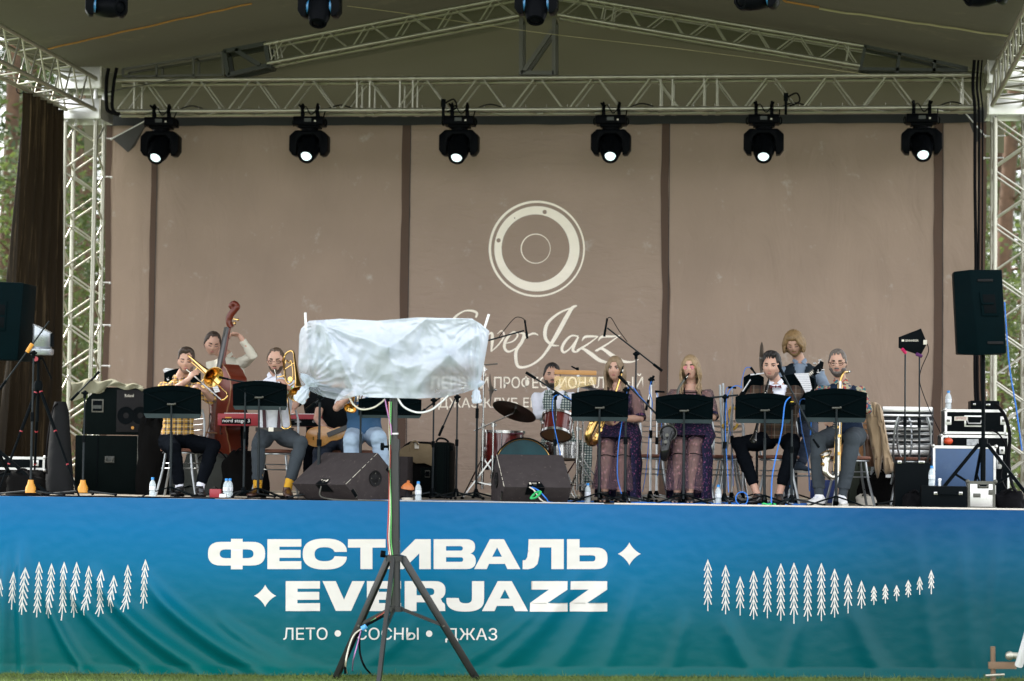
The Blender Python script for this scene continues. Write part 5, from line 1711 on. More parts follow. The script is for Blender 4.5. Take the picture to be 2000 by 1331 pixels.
pink = mat('pink_clip', (.6, .02, .12), .4); purple = mat('purple_clip', (.1, .02, .12), .4)
g = MB(); g.cyl(at(1762, 682, 1.37), at(1769, 690, 1.4), .016, n=8); g.build('clip', pink, t)
g = MB(); g.cyl(at(1790, 692, 1.37), at(1800, 696, 1.4), .018, n=8); g.build('clip', purple, t)
cable('thin dark cable from the paddle antenna down to the cases', [at(1811, 672, 1.36), at(1813, 688, 1.36), at(1799, 722, 1.4), at(1797, 750, 1.4), at(1815, 800, 1.5), at(1838, 848, 1.6)], .004, rubber)

t = thing('scaffold_joint', 'rusty scaffold tube joint standing in the lower right corner', 'scaffold', fl(1940, -.45, gz(4)))
rust = mat('rusty_tube', (.2, .13, .08), .7, .3, dirt_or_glow=.5, dcol=(.3, .26, .2), ds=9)
g = MB(); g.cyl(at(1940, 1340, -.5), at(1939, 1263, -.5), .022, n=12); g.build('post', rust, t)
g = MB(); g.beam(at(1930, 1300, -.52), at(1985, 1300, -.52), .06, .05); g.build('cross_tube', rust, t, bevel=.004)
g = MB(); g.cyl(at(1968, 1280, -.56), at(1998, 1282, -.56), .03, n=12); g.build('coupler', alu, t)
g = MB(); g.cyl(at(1925, 1320, -.56), at(1962, 1318, -.56), .012, n=8); g.build('bolt', alu, t)
g = MB(); g.ell(at(1972, 1281, -.56), .04, n=10, m=7); g.build('swivel', alu, t)
g = MB(); g.cyl(at(1990, 1300, -.7), at(2012, 1225, -.9), .035, n=12); g.build('white_strut', white, t)
# ------------------------------------------------------------------ people


def pattern(name, base, lines, rough=.8, bump=.25, bs=9):
    """lines: (axis 0/2 or 'xz', period, width fraction, colour, offset) painted one over the other: woven stripes"""
    m = mat(name, base, rough, var=.08, vs_=5, bump=bump, bs=bs, spec=.1)
    N, L = m.node_tree.nodes, m.node_tree.links
    b = N['Principled BSDF']
    src = b.inputs['Base Color'].links[0].from_socket
    tc = N.new('ShaderNodeTexCoord'); sp = N.new('ShaderNodeSeparateXYZ'); L.new(tc.outputs['Object'], sp.inputs[0])
    for ax, per, wd, col, off, op in lines:
        a = N.new('ShaderNodeMath'); a.operation = 'MULTIPLY_ADD'; a.inputs[1].default_value = 1 / per; a.inputs[2].default_value = off
        L.new(sp.outputs[ax], a.inputs[0])
        f = N.new('ShaderNodeMath'); f.operation = 'FRACT'; L.new(a.outputs[0], f.inputs[0])
        c = N.new('ShaderNodeMath'); c.operation = 'LESS_THAN'; c.inputs[1].default_value = wd; L.new(f.outputs[0], c.inputs[0])
        d = N.new('ShaderNodeMath'); d.operation = 'MULTIPLY'; d.inputs[1].default_value = op; L.new(c.outputs[0], d.inputs[0])
        mx = N.new('ShaderNodeMix'); mx.data_type = 'RGBA'; L.new(d.outputs[0], mx.inputs[0]); L.new(src, mx.inputs[6]); mx.inputs[7].default_value = (*col, 1)
        src = mx.outputs[2]
    L.new(src, b.inputs['Base Color'])
    return m


def floral(name, base, cols, scale=26, size=.33, rough=.75):
    m = mat(name, base, rough, var=.1, vs_=5, bump=.25, bs=8, spec=.1)
    N, L = m.node_tree.nodes, m.node_tree.links
    b = N['Principled BSDF']
    src = b.inputs['Base Color'].links[0].from_socket
    tc = N.new('ShaderNodeTexCoord')
    for i, c in enumerate(cols):
        v = N.new('ShaderNodeTexVoronoi'); v.inputs['Scale'].default_value = scale * (1 + .3 * i)
        mp = N.new('ShaderNodeMapping'); mp.inputs['Location'].default_value = (i * 3.1, i, 0); L.new(tc.outputs['Object'], mp.inputs[0]); L.new(mp.outputs[0], v.inputs['Vector'])
        t = N.new('ShaderNodeMath'); t.operation = 'LESS_THAN'; t.inputs[1].default_value = size; L.new(v.outputs['Distance'], t.inputs[0])
        mx = N.new('ShaderNodeMix'); mx.data_type = 'RGBA'; L.new(t.outputs[0], mx.inputs[0]); L.new(src, mx.inputs[6]); mx.inputs[7].default_value = (*c, 1)
        src = mx.outputs[2]
    L.new(src, b.inputs['Base Color'])
    return m


skin = mat('skin', (.47, .28, .21), .5, var=.1, vs_=18, spec=.35)
skin['sss'] = 1
skin.node_tree.nodes['Principled BSDF'].inputs['Subsurface Weight'].default_value = .08
skin.node_tree.nodes['Principled BSDF'].inputs['Subsurface Scale'].default_value = .01
skin_tan = mat('skin_tan', (.42, .25, .18), .5, var=.06, vs_=18, spec=.35)
lip = mat('lip', (.4, .16, .14), .4)
eye_w = mat('eye_white', (.55, .52, .5), .3)
eye_d = mat('eye_dark', (.03, .022, .018), .3)


def hairmat(name, col):
    m = mat(name, col, .5, var=.35, vs_=30, spec=.35)
    cloth_bump(m, 90, (1, 1, .25), .6, 0, .01)
    return m


hair_black = hairmat('hair_black', (.012, .010, .010))
hair_dkbr = hairmat('hair_dark_brown', (.035, .022, .015))
hair_brown = hairmat('hair_brown', (.075, .048, .03))
hair_blond = hairmat('hair_blond', (.26, .18, .1))
hair_ash = hairmat('hair_ash_blond', (.2, .14, .085))
hair_gold = hairmat('hair_golden_brown', (.2, .125, .055))
hair_grey = hairmat('hair_grey', (.12, .10, .088))
stubble = mat('stubble', (.2, .125, .095), .7, var=.3, vs_=60)
beard_dk = hairmat('beard_dark', (.03, .022, .018))
beard_gr = hairmat('beard_grizzled', (.09, .075, .07))


def gs(d2, s): return math.exp(-d2 / (s * s))


def headpt(d, fem=0):
    """point of the head surface (local, metres) for the unit direction d; the face looks along -Y"""
    x, y, z = d
    f = max(0, -y)
    rx = .0765 - .004 * fem
    ry = .094 if y > 0 else .088
    rz = .112 if z > 0 else .118
    jaw = max(0, -z)
    w = 1 - (.24 + .06 * fem) * jaw ** 1.4
    px, py, pz = x * rx * w, y * ry, z * rz
    if y > 0 and z < 0: py *= 1 - .55 * jaw ** 1.5
    if y < 0:
        py *= 1 - .05 * jaw
        py = max(py, -.088)
        g = lambda cx, cz, s: gs((abs(px) - cx) ** 2 + (pz - cz) ** 2, s)
        g0 = lambda cz, sx, sz: math.exp(-(px / sx) ** 2 - ((pz - cz) / sz) ** 2)
        o = 0
        o += -.012 * g(.031, .006, .015)           # sockets
        o += .0035 * g(.028, .026, .016)            # brow
        o += .014 * g0(-.012, .0095, .022) + .011 * g0(-.026, .0125, .0095)   # nose
        o += .004 * g(.045, -.02, .018)             # cheeks
        o += .0045 * g0(-.056, .019, .0075) - .0025 * g0(-.068, .02, .006)     # lips
        o += .005 * g0(-.09, .02, .014)
        o += -.002 * g(.04, -.06, .02)
        py -= o * min(1, f * 1.6)
    return Vector((px, py, pz))


def dirs(n, m):
    for i in range(m + 1):
        ph = PI * i / m
        for j in range(n):
            th = 2 * PI * j / n
            yield Vector((math.sin(ph) * math.cos(th), math.sin(ph) * math.sin(th), math.cos(ph)))


def head_shell(g, M_, c, fn, n=44, m=34):
    vs_ = [c + M_ @ fn(d) for d in dirs(n, m)]
    fs_ = []
    for i in range(m):
        for j in range(n):
            j2 = (j + 1) % n
            fs_.append((i * n + j, (i + 1) * n + j, (i + 1) * n + j2, i * n + j2))
    g.add(vs_, fs_)


def remesh(g, name, m, parent, voxel, smooth=4, disp=None, cut=None, label=None):
    me = bpy.data.meshes.new(name)
    me.from_pydata(g.v, [], g.f)
    bm = bmesh.new(); bm.from_mesh(me)
    bmesh.ops.remove_doubles(bm, verts=bm.verts, dist=1e-6)
    bmesh.ops.recalc_face_normals(bm, faces=bm.faces)
    bm.to_mesh(me); bm.free()
    o = bpy.data.objects.new('tmp', me)
    COL.objects.link(o)
    md = o.modifiers.new('r', 'REMESH'); md.mode = 'VOXEL'; md.voxel_size = voxel
    if smooth:
        sm = o.modifiers.new('s', 'SMOOTH'); sm.factor = .5; sm.iterations = smooth
    dg = bpy.context.evaluated_depsgraph_get()
    r = bpy.data.meshes.new_from_object(o.evaluated_get(dg))
    bpy.data.objects.remove(o); bpy.data.meshes.remove(me)
    if disp or cut:
        bm = bmesh.new(); bm.from_mesh(r)
        if cut:
            bmesh.ops.delete(bm, geom=[f for f in bm.faces if cut(f.calc_center_median())], context='FACES')
        if disp:
            bm.normal_update()
            for v in bm.verts: v.co += v.normal * disp(v.co)
        bm.to_mesh(r); bm.free()
    r.transform(worldpos(parent).inverted())
    r.name = name
    r.materials.clear(); r.materials.append(m)
    r.shade_smooth()
    q = bpy.data.objects.new(name, r)
    COL.objects.link(q)
    q.parent = parent
    if label: q['label'] = label
    return q


def ik(a, b, l1, l2, pole):
    d = b - a
    L_ = min(d.length, (l1 + l2) * .998)
    dn = d.normalized()
    b2 = a + dn * L_
    x = (l1 * l1 - l2 * l2 + L_ * L_) / (2 * L_)
    h = math.sqrt(max(0, l1 * l1 - x * x))
    p = Vector(pole); p = p - dn * p.dot(dn)
    p = p.normalized() if p.length > 1e-6 else Vector((0, 0, -1))
    return a + dn * x + p * h, b2


def hand(g, w, d, n, curl=.9, side=1, spread=1):
    """w wrist, d finger direction, n palm normal (fingers curl towards n), side: +1 thumb on +s"""
    d = Vector(d).normalized(); n = Vector(n); n = (n - d * n.dot(d)).normalized()
    s = d.cross(n)
    g.loft([(w - d * .01, s * .024, n * .017), (w + d * .03, s * .034, n * .015), (w + d * .065, s * .039, n * .013), (w + d * .088, s * .036, n * .010)], 12)
    for k, ln in enumerate((.068, .078, .073, .056)):
        off = (k - 1.5) * .0205 * spread * -side
        p = w + d * (.082 - .004 * abs(k - 1.4)) + s * off
        pts = [p - d * .015, p]
        a = .25 * curl
        for q, fr_ in enumerate((.45, .32, .23)):
            a += curl * (.5, .6, .45)[q]
            dd = d * math.cos(a) + n * math.sin(a) + s * (-side * (k - 1.5) * .05)
            p = p + dd * ln * fr_
            pts.append(p)
        g.tube(pts, [.009, .0092, .0088, .0082, .007], 8)
    p = w + d * .02 + s * .026 * side
    t1 = p + (d * .55 + s * side * .75 + n * .35).normalized() * .036
    t2 = t1 + (d * .8 + s * side * .25 + n * .55).normalized() * .03
    t3 = t2 + (d * .7 + n * .7 - s * side * .15).normalized() * .024
    g.tube([p - d * .012, p, t1, t2, t3], [.013, .013, .011, .0098, .008], 8)


FP = {}


def person(label, Y, head, hrot, sh, pel, arms, legs, sw=.19, hip=.15, group='band musicians', skinm=None, shirt=None, trousers=None, shoes=None, fem=0, fat=1.0, sleeves=1.0, cuff=None, sock=None, sock_m=None, hair=None, hair_m=None, beard=None, eyes='down', brow_m=None, hscale=None, collar=None, hands=True, tor_yaw=0.0, shoe_len=.27, trcut=1.0, legr=1.0, neckline=None, lipc=None, wrinkle=.010):
    """positions are pixels of the photograph plus depth, arms/legs: dicts for a (image left) and b (image right)"""
    root = thing('person', label, 'person', fl(pel[0], Y), group)
    W = lambda q, dy=0: at(q[0], q[1], q[2] if len(q) > 2 else Y + dy)
    hscale = hscale or (1.0 if fem else 1.08)
    H = W(head); S = W((sh[0], sh[1] - 12) + tuple(sh[2:])); Pv = W(pel)
    M_ = Matrix.Rotation(hrot[0], 3, 'Z') @ Matrix.Rotation(hrot[1], 3, 'X') @ Matrix.Rotation(hrot[2] if len(hrot) > 2 else 0, 3, 'Y')
    sm = skinm or skin
    side = Vector((math.cos(tor_yaw), math.sin(tor_yaw), 0)); fr = Vector((math.sin(tor_yaw), -math.cos(tor_yaw), 0))
    fem_ = fem
    g = MB()
    head_shell(g, M_ * hscale, H, lambda d: headpt(d, fem_))
    for s in (-1, 1):
        ec = H + M_ @ Vector((s * .077 * hscale, .01, -.004))
        g.ell(ec, (.009, .017, .029), M_ @ Matrix.Rotation(s * .3, 3, 'Z'), 10, 8)
    nb = S + Vector((0, .01, .035))
    g.tube([S - Vector((0, -.01, .03)), nb, H + M_ @ Vector((0, .015, -.06)), H + M_ @ Vector((0, .01, -.02))], [.066 - .008 * fem, .058 - .01 * fem, .055 - .009 * fem, .05], 14)
    up = (S - Pv); tl = up.length; up = up.normalized()
    f2 = (fr - up * fr.dot(up)).normalized()
    tors = [(-.09, hip * .9, .1), (0, hip + .02, .125), (.12, hip, .12), (.3, hip * .93 - .015 * fem, .105), (.55, sw * .84, .12), (.76, sw * .88, .12), (.87, sw * .82, .105), (.95, sw * .6, .085), (1.01, sw * .4, .068), (1.07, .07, .055)]
    def torso(gg, inf, t0=-1, t1=2, dep=1.0):
        rg_ = [(Pv + up * tl * t, side * (w * fat + inf), f2 * ((d * fat + inf) * dep)) for t, w, d in tors if t0 <= t <= t1]
        gg.loft(rg_, 20)
    torso(g, 0)
    J = {}
    for k, s in (('a', -1), ('b', 1)):
        A = arms.get(k)
        if A is None: continue
        sp = S + side * s * (sw - .025) + Vector((0, 0, -.07))
        if 'dz' in A: sp.z += A['dz']
        wr = W(A['w'])
        el, wr = ik(sp, wr, .285, .255, A.get('pole', (s * .5, .1, -1)))
        J[k] = (sp, el, wr)
        g.tube([sp - side * s * .03, sp, sp.lerp(el, .35), el, el.lerp(wr, .3), wr], [.05, .052, .045, .038, .039, .026], 12)
        g.ell(el, .037, n=10, m=8)
        if hands and not A.get('nohand'):
            d_ = Vector(A.get('d', (wr - el)))
            hand(g, wr, d_, A.get('n', (0, 0, -1)), A.get('curl', .9), A.get('thumb', 1))
    JL = {}
    for k, s in (('a', -1), ('b', 1)):
        Lg = legs.get(k)
        if Lg is None: continue
        hp_ = Pv + side * s * hip * .62 + Vector((0, 0, -.02))
        kn = W(Lg['k'])
        if len(Lg['k']) < 3:
            best = None
            for i in range(60):
                yy = Y - .46 * i / 59
                c = at(Lg['k'][0], Lg['k'][1], yy)
                e_ = abs((c - hp_).length - .44)
                if best is None or e_ < best[0]: best = (e_, c)
            kn = best[1]
        ank = fl(Lg['f'][0], Lg['f'][1]); ank.z = Lg.get('z', STAGE) + .085
        JL[k] = (hp_, kn, ank)
        g.tube([hp_, hp_.lerp(kn, .4), kn, kn.lerp(ank, .3), kn.lerp(ank, .75), ank], [.082 * legr, .075 * legr, .055 * legr, .053 * legr, .036, .034], 12)
        g.ell(kn, .055 * legr, n=10, m=8)
        fd = Vector((math.sin(Lg.get('yaw', s * .25)), -math.cos(Lg.get('yaw', s * .25)), 0))
        g.loft([(ank - fd * .05 - Vector((0, 0, .045)), side * .028, Vector((0, 0, .03))), (ank + fd * .03 - Vector((0, 0, .04)), side * .034, Vector((0, 0, .032))), (ank + fd * .12 - Vector((0, 0, .06)), side * .042, Vector((0, 0, .018))), (ank + fd * .17 - Vector((0, 0, .066)), side * .03, Vector((0, 0, .01)))], 12)
        g.tube([ank, ank - Vector((0, 0, .05))], .035, 10)
    remesh(g, 'body', sm, root, .0085, 3)
    wr_fn = lambda c: wrinkle * (.8 * noise.noise(c * 9) + .7 * (.5 - abs(noise.noise(Vector((c.x * 13 + c.z * 7, c.y * 12, c.z * 22)) + Vector((len(label), 0, 0)))) * 2) * smooth01(noise.noise(c * 4) + .7))
    if shirt:
        g = MB()
        torso(g, .012, 0.0 if trousers else -.1, 1.02)
        g.tube([S + Vector((0, .012, -.03)), S + Vector((0, .012, .03))], [.095, .066], 14)
        for k in J:
            sp, el, wr = J[k]
            s = -1 if k == 'a' else 1
            if sleeves > 1:
                en = el.lerp(wr, sleeves - 1)
                g.tube([sp - side * s * .05 + Vector((0, 0, -.01)), sp, sp.lerp(el, .5), el, en], [.06, .066, .058, .053, .044 - .006 * (sleeves - 1)], 14)
            elif sleeves > 0:
                en = sp.lerp(el, sleeves)
                g.tube([sp - side * s * .05 + Vector((0, 0, -.01)), sp, sp.lerp(en, .5), en], [.06, .066, .06, .058], 14)
        remesh(g, 'shirt', shirt, root, .0115, 3, wr_fn)
        if collar:
            g = MB()
            for s in (-1, 1):
                c0 = S + Vector((0, .0, .045))
                P_ = [c0 + side * s * .055 + f2 * .02 + Vector((0, 0, .02)), c0 + side * s * .012 + f2 * .07 - Vector((0, 0, .025)), c0 + side * s * .05 + f2 * .085 - Vector((0, 0, .05)), c0 + side * s * .075 + f2 * .03 - Vector((0, 0, .012))]
                g.prism(P_, f2 * .006 + Vector((0, 0, .003)))
            g.build('collar', collar, root, bevel=.002)
    if trousers:
        g = MB()
        torso(g, .014, -.5, .13)
        for k in JL:
            hp_, kn, ank = JL[k]
            en = kn.lerp(ank, trcut)
            g.tube([hp_ + Vector((0, 0, .01)), hp_.lerp(kn, .4), kn, kn.lerp(en, .35), kn.lerp(en, .8), en], [.098 * legr, .09 * legr, .072 * legr, .07 * legr, .058 * legr, .053 * legr], 14)
            g.ell(kn, .073 * legr, n=12, m=8)
        remesh(g, 'trousers', trousers, root, .0115, 3, wr_fn)
    for k in JL:
        hp_, kn, ank = JL[k]
        s = -1 if k == 'a' else 1
        if sock:
            g = MB(); g.tube([ank - Vector((0, 0, .03)), ank.lerp(kn, .08), ank.lerp(kn, .34)], [.042, .042, .05], 12); g.build('sock', sock, root)
        if shoes:
            Lg = legs[k]
            yw = Lg.get('yaw', s * .25)
            fd = Vector((math.sin(yw), -math.cos(yw), 0)); sd = Vector((math.cos(yw), math.sin(yw), 0))
            b0 = Vector((ank.x, ank.y, ank.z - .083))
            q = shoe_len / .27
            up_ = Vector((0, 0, 1))
            g = MB()
            g.loft([(b0 - fd * .075 * q + up_ * .045, sd * .02, up_ * .03), (b0 - fd * .065 * q + up_ * .05, sd * .036, up_ * .045), (b0 + fd * .01 * q + up_ * .052, sd * .042, up_ * .048), (b0 + fd * .07 * q + up_ * .042, sd * .046, up_ * .036), (b0 + fd * .14 * q + up_ * .032, sd * .049, up_ * .025), (b0 + fd * .185 * q + up_ * .028, sd * .036, up_ * .018), (b0 + fd * .2 * q + up_ * .025, sd * .014, up_ * .01)], 16)
            g.tube([b0 + up_ * .06, b0 + up_ * .105], [.045, .042], 12)
            o_ = remesh(g, 'shoe', shoes[0], root, .008, 2)
            g = MB()
            n_ = 20
            lp = []
            for i in range(n_):
                t_ = 2 * PI * i / n_
                lp.append(b0 + fd * (.062 + .14 * math.cos(t_)) * q + sd * (.05 * math.sin(t_) * (1 - .15 * math.cos(t_ * 2))) + up_ * .002)
            g.prism(lp, up_ * .022); g.build('sole', shoes[1], o_)
            if len(shoes) > 2:
                for i in range(4):
                    p_ = b0 + fd * (.05 + .022 * i) * q + up_ * (.088 - .011 * i)
                    g = MB(); g.cyl(p_ - sd * .022, p_ + sd * .022, .004, n=5); g.build('lace', shoes[2], o_)
    F_ = lambda x, z, dy=0: H + (M_ * hscale) @ (Vector((x, headpt(Vector((x / .075, -math.sqrt(max(0, 1 - (x / .075) ** 2 - (z / .115) ** 2)), z / .115)).normalized(), fem).y + dy, z)))
    for s in (-1, 1):
        if eyes == 'open':
            g = MB(); g.ell(F_(s * .031, .004, .002), (.0125, .006, .0062), M_, 10, 6); ew = g.build('eye', eye_w, root)
            g = MB(); g.ell(F_(s * .031, .004, -.003), (.0058, .003, .0058), M_, 8, 6); g.build('iris', eye_d, ew)
            g = MB(); g.tube([F_(s * (.018 + .0265 * t_), .0095 + .003 * math.sin(t_ * PI), -.003) for t_ in (0, .25, .5, .75, 1)], .0038, 5); g.build('eyelash', eye_d, root)
        else:
            g = MB(); g.tube([F_(s * (.017 + .0275 * t_), .001 - .004 * math.sin(t_ * PI), -.002) for t_ in (0, .25, .5, .75, 1)], .0042, 5); g.build('eyelash', eye_d, root)
        g = MB(); g.tube([F_(s * (.014 + .034 * t_), .023 + .005 * math.sin(t_ * PI * .8), -.001) for t_ in (0, .25, .5, .75, 1)], [.004, .0055, .0052, .004, .002], 6); g.build('eyebrow', brow_m or hair_m or hair_dkbr, root)
    g = MB(); g.ell(F_(0, -.0545, -.0015), (.021, .005, .004), M_, 12, 6); g.ell(F_(0, -.062, -.0005), (.018, .005, .0045), M_, 12, 6); g.build('lips', lipc or lip, root)
    if hair:
        g = MB(); head_shell(g, M_ * hscale, H, lambda d: headpt(d, fem) + d * hair(d), 64, 48); g.build('hair', hair_m, root, smooth=180)
    if beard:
        g = MB(); head_shell(g, M_ * hscale, H, lambda d: headpt(d, fem) + d * beard[0](d), 64, 48); g.build('beard', beard[1], root, smooth=180)
    return dict(root=root, H=H, M=M_ * hscale, S=S, P=Pv, J=J, JL=JL, side=side, f=f2, up=up, tl=tl, torso=torso, F=F_, sw=sw)


def smooth01(x): x = max(0, min(1, x)); return x * x * (3 - 2 * x)


def hair_short(top=.018, side_=.007, line=.42, seed=0, back=.0, quiff=0):
    def f(d):
        x, y, z = d
        edge = line - .9 * max(0, y + .35) - .25 * (abs(x) > .75) * 0
        m = (z - edge) * 4 if y < .0 else (z + .55 + 0 * y) * 3
        if y < 0: m = (z - (line - 1.25 * max(0, abs(x) - .45) - .55 * max(0, y + .45))) * 5
        m = smooth01(m + 1.1 * noise.noise(Vector((x * 7 + seed, y * 4, 1))))
        th = side_ + (top - side_) * smooth01((z - .3) * 2)
        th += quiff * smooth01((z - .55) * 4) * smooth01((-y + .1) * 2)
        return -.012 + (.012 + th + .004 * noise.noise(Vector((x * 9 + seed, y * 9, z * 5)))) * m
    return f


def hair_long(part=.0, th=.017, seed=0):
    def f(d):
        x, y, z = d
        fl_ = .5 - 1.7 * max(0, abs(x - part * .3) - .3)
        m = smooth01((z - fl_) * 5) if y < .0 else 1 if z > -.8 else 0
        if y < 0 and abs(x) > .83: m = 1
        return -.014 + (.014 + th + .003 * noise.noise(Vector((x * 14 + seed, y * 14, z * 3)))) * m
    return f


def beard_fn(th=.009, mous=True, low=-.28):
    def f(d):
        x, y, z = d
        p = headpt(d)
        m = 0
        if y < .15:
            m = smooth01((-z - (.28 + .12 * (1 - min(1, abs(x) * 1.6)))) * 7)
            if y < 0:
                jaw_line = -.052 - .0 * abs(p.x)
                lipm = math.exp(-(p.x / .022) ** 4 - ((p.z + .058) / .0085) ** 4)
                cheek = smooth01((abs(p.x) - .03) * 60)
                m = smooth01((-.066 - p.z + .03 * cheek) * 90)
                if mous: m = max(m, smooth01(1.6 - (p.x / .026) ** 2 * 1.6) * smooth01(1 - ((p.z + .045) / .009) ** 4))
                m *= 1 - lipm
        return -.012 + (.012 + th + .002 * noise.noise(d * 14)) * m
    return f


def strands(pr, m, n=150, length=.3, seed=1, left=True, right=True, curl=.0, inward=.0):
    """long hair falling from the temples and the back of the head"""
    rr = random.Random(seed)
    g = MB()
    H, M_ = pr['H'], pr['M']
    for k in range(n):
        a = rr.uniform(-1.15, PI + 1.15)   # angle round the head, front excluded
        x, y = math.cos(a), math.sin(a)
        if y < -.55: continue
        z = rr.uniform(.05, .55)
        d = Vector((x, y, z)).normalized()
        p = H + M_ @ (headpt(d, 1) + d * .014)
        out = Vector((x * (.012 + .01 * rr.random()), y * .012, 0))
        p1 = p + out + Vector((0, 0, -.07)); p1.z = p.z - .08
        base = H + Vector((x * (.085 + .012 * rr.random()), .01 + y * (.085), 0))
        L_ = length * rr.uniform(.8, 1.05)
        p2 = Vector((base.x - x * inward * .3, base.y, H.z - .08 - L_ * .3))
        p3 = Vector((base.x + rr.gauss(0, .008) - x * inward, base.y - .02, H.z - .08 - L_ * .65))
        p4 = Vector((base.x + rr.gauss(0, .014) + x * curl, base.y - .03, H.z - .08 - L_))
        g.tube(smoothpts([p, p1, p2, p3, p4], 3), [.008] * 9 + [.0075, .006, .004, .002], 5)
    return g.build('long_hair', m, pr['root'], fix=False, smooth=180)


def glasses(pr, m, lens=None, w=.024, h=.017, r=.0024, label=None):
    F_ = pr['F']; M_ = pr['M']
    fr_ = None
    g = MB()
    for s in (-1, 1):
        c = F_(s * .031, .0, -.012)
        g.tube([c + M_ @ Vector((w * math.cos(a) * (1 if abs(math.cos(a)) > .5 else .95), 0, h * math.sin(a))) for a in [i * PI / 8 for i in range(16)]], r, 5, closed=True)
        g.tube([c + M_ @ Vector((s * w, 0, .004)), pr['H'] + M_ @ Vector((s * .078, -.03, .006)), pr['H'] + M_ @ Vector((s * .08, .02, .006))], r, 5)
    g.tube([F_(-.008, .004, -.016), F_(.008, .004, -.016)], r, 5)
    o = g.build('glasses', m, pr['root'], label=label)
    if lens:
        for s in (-1, 1):
            c = F_(s * .031, .0, -.0125)
            g = MB(); g.prism([c + M_ @ Vector((w * math.cos(a), 0, h * math.sin(a))) for a in [i * PI / 8 for i in range(16)]], M_ @ Vector((0, .001, 0))); g.build('lens', lens, o)


def vest(pr, m, inf=.024, vdepth=.42, vw=.06, name='vest', bot=.0, sleeves=None):
    g = MB()
    S, Pv, side, up, tl, f2 = pr['S'], pr['P'], pr['side'], pr['up'], pr['tl'], pr['f']
    pr['torso'](g, inf, bot - .02, 1.02)
    if sleeves:
        for k in pr['J']:
            sp, el, wr = pr['J'][k]
            s = -1 if k == 'a' else 1
            en = el.lerp(wr, sleeves)
            g.tube([sp - side * s * .06 + Vector((0, 0, .0)), sp + Vector((0, 0, .005)), sp.lerp(el, .5), el, en], [.068, .078, .07, .064, .052], 14)
    else:
        for s in (-1, 1):
            a_ = S + side * s * pr['sw'] * .5 + Vector((0, 0, -.02))
            g.tube([a_ - Vector((0, 0, .12)), a_ + Vector((0, 0, .0))], [.085, .062], 12)
    def cut(c):
        r_ = c - Pv
        t = r_.dot(up) / tl; x = r_.dot(side); y = r_.dot(f2)
        if y > 0 and t > 1 - vdepth and abs(x) < vw * (t - (1 - vdepth)) / vdepth + .004: return True
        if t > .96 and abs(x) < .07: return True
        if sleeves is None and t > .55 and abs(x) > pr['sw'] * (.98 - .25 * (t - .55) / .45): return True
        return False
    wl_ = lambda c: .006 * noise.noise(c * 9) + .004 * noise.noise(Vector((c.x * 14, c.y * 14, c.z * 30)))
    return remesh(g, name, m, pr['root'], .011, 3, wl_, cut)


def on_torso(pr, x, t, lift=.03):
    """point on the front of the torso: x sideways in metres, t 0..1 up"""
    d = .12
    w = pr['sw'] * .9
    return pr['P'] + pr['up'] * pr['tl'] * t + pr['side'] * x + pr['f'] * (d * math.sqrt(max(.05, 1 - (x / w) ** 2)) + lift)


plaid = pattern('shirt_yellow_plaid', (.5, .29, .06), [(0, .055, .3, (.03, .035, .06), 0, .75), (2, .055, .3, (.03, .035, .06), .2, .75), (0, .055, .07, (.75, .68, .5), .55, .8), (2, .055, .07, (.75, .68, .5), .6, .8), (0, .11, .12, (.3, .12, .03), .3, .6)])
white_sh = mat('shirt_white', (.66, .68, .76), .75, var=.05, bump=.3, bs=9, spec=.1)
cream_sh = mat('shirt_cream', (.52, .5, .42), .8, var=.06, bump=.3, bs=8, spec=.1)
black_sh = mat('shirt_black', (.004, .005, .006), .85, bump=.3, bs=9, spec=.06)
trs_black = mat('trousers_black', (.004, .005, .007), .9, bump=.25, bs=9, spec=.0)
trs_grey = mat('trousers_slate', (.045, .055, .065), .85, var=.1, bump=.3, bs=9, spec=.1)
jeans_lt = mat('jeans_light', (.3, .39, .5), .85, var=.22, vs_=6, bump=.35, bs=10, spec=.1)
jeans_dk = mat('jeans_dark', (.012, .022, .045), .85, var=.15, bump=.3, bs=9)
vest_blue = mat('vest_royal', (.015, .075, .17), .7, var=.08, bump=.2, bs=8)
vest_navy = mat('vest_navy', (.008, .016, .035), .8, bump=.2, bs=8, spec=.1)
vest_dark = mat('vest_charcoal', (.010, .016, .022), .8, bump=.2, bs=8, spec=.1)
chambray = mat('shirt_chambray', (.17, .22, .29), .8, var=.1, bump=.3, bs=9)
sock_y = floral('sock_yellow', (.55, .3, .03), [(.3, .05, .02)], 34, .22)
shoe_blk = mat('shoe_leather_black', (.012, .012, .013), .25)
shoe_brn = mat('shoe_leather_brown', (.05, .022, .015), .3)
shoe_wht = mat('shoe_white', (.72, .72, .72), .5)
sole_wht = mat('sole_white', (.65, .63, .58), .6)
suede = mat('shoe_blue_suede', (.03, .05, .08), .9)
checks = pattern('vest_check', (.42, .46, .42), [(0, .026, .42, (.02, .05, .055), 0, .85), (2, .026, .42, (.02, .05, .055), 0, .85)])
jacket = pattern('jacket_plaid', (.055, .036, .024), [(0, .1, .3, (.025, .02, .018), 0, .7), (2, .1, .3, (.025, .02, .018), 0, .7), (0, .1, .05, (.17, .14, .12), .5, .8), (2, .1, .05, (.17, .14, .12), .45, .8), (0, .1, .04, (.12, .03, .02), .78, .7)], bump=.2)
flo_shirt = floral('shirt_floral', (.32, .29, .2), [(.03, .12, .14), (.35, .07, .05), (.05, .07, .13)], 19, .4)
dress_m = floral('dress_floral', (.012, .013, .035), [(.2, .06, .13), (.08, .04, .12)], 30, .26)
lens_pink = mat('lens_pink', (.6, .16, .2), .15, alpha=.55)
braces_m = mat('braces_wine', (.045, .01, .02), .6)
belt_m = mat('belt_leather', (.02, .013, .01), .4)
green_band = mat('wrist_band_green', (.1, .7, .15), .5)


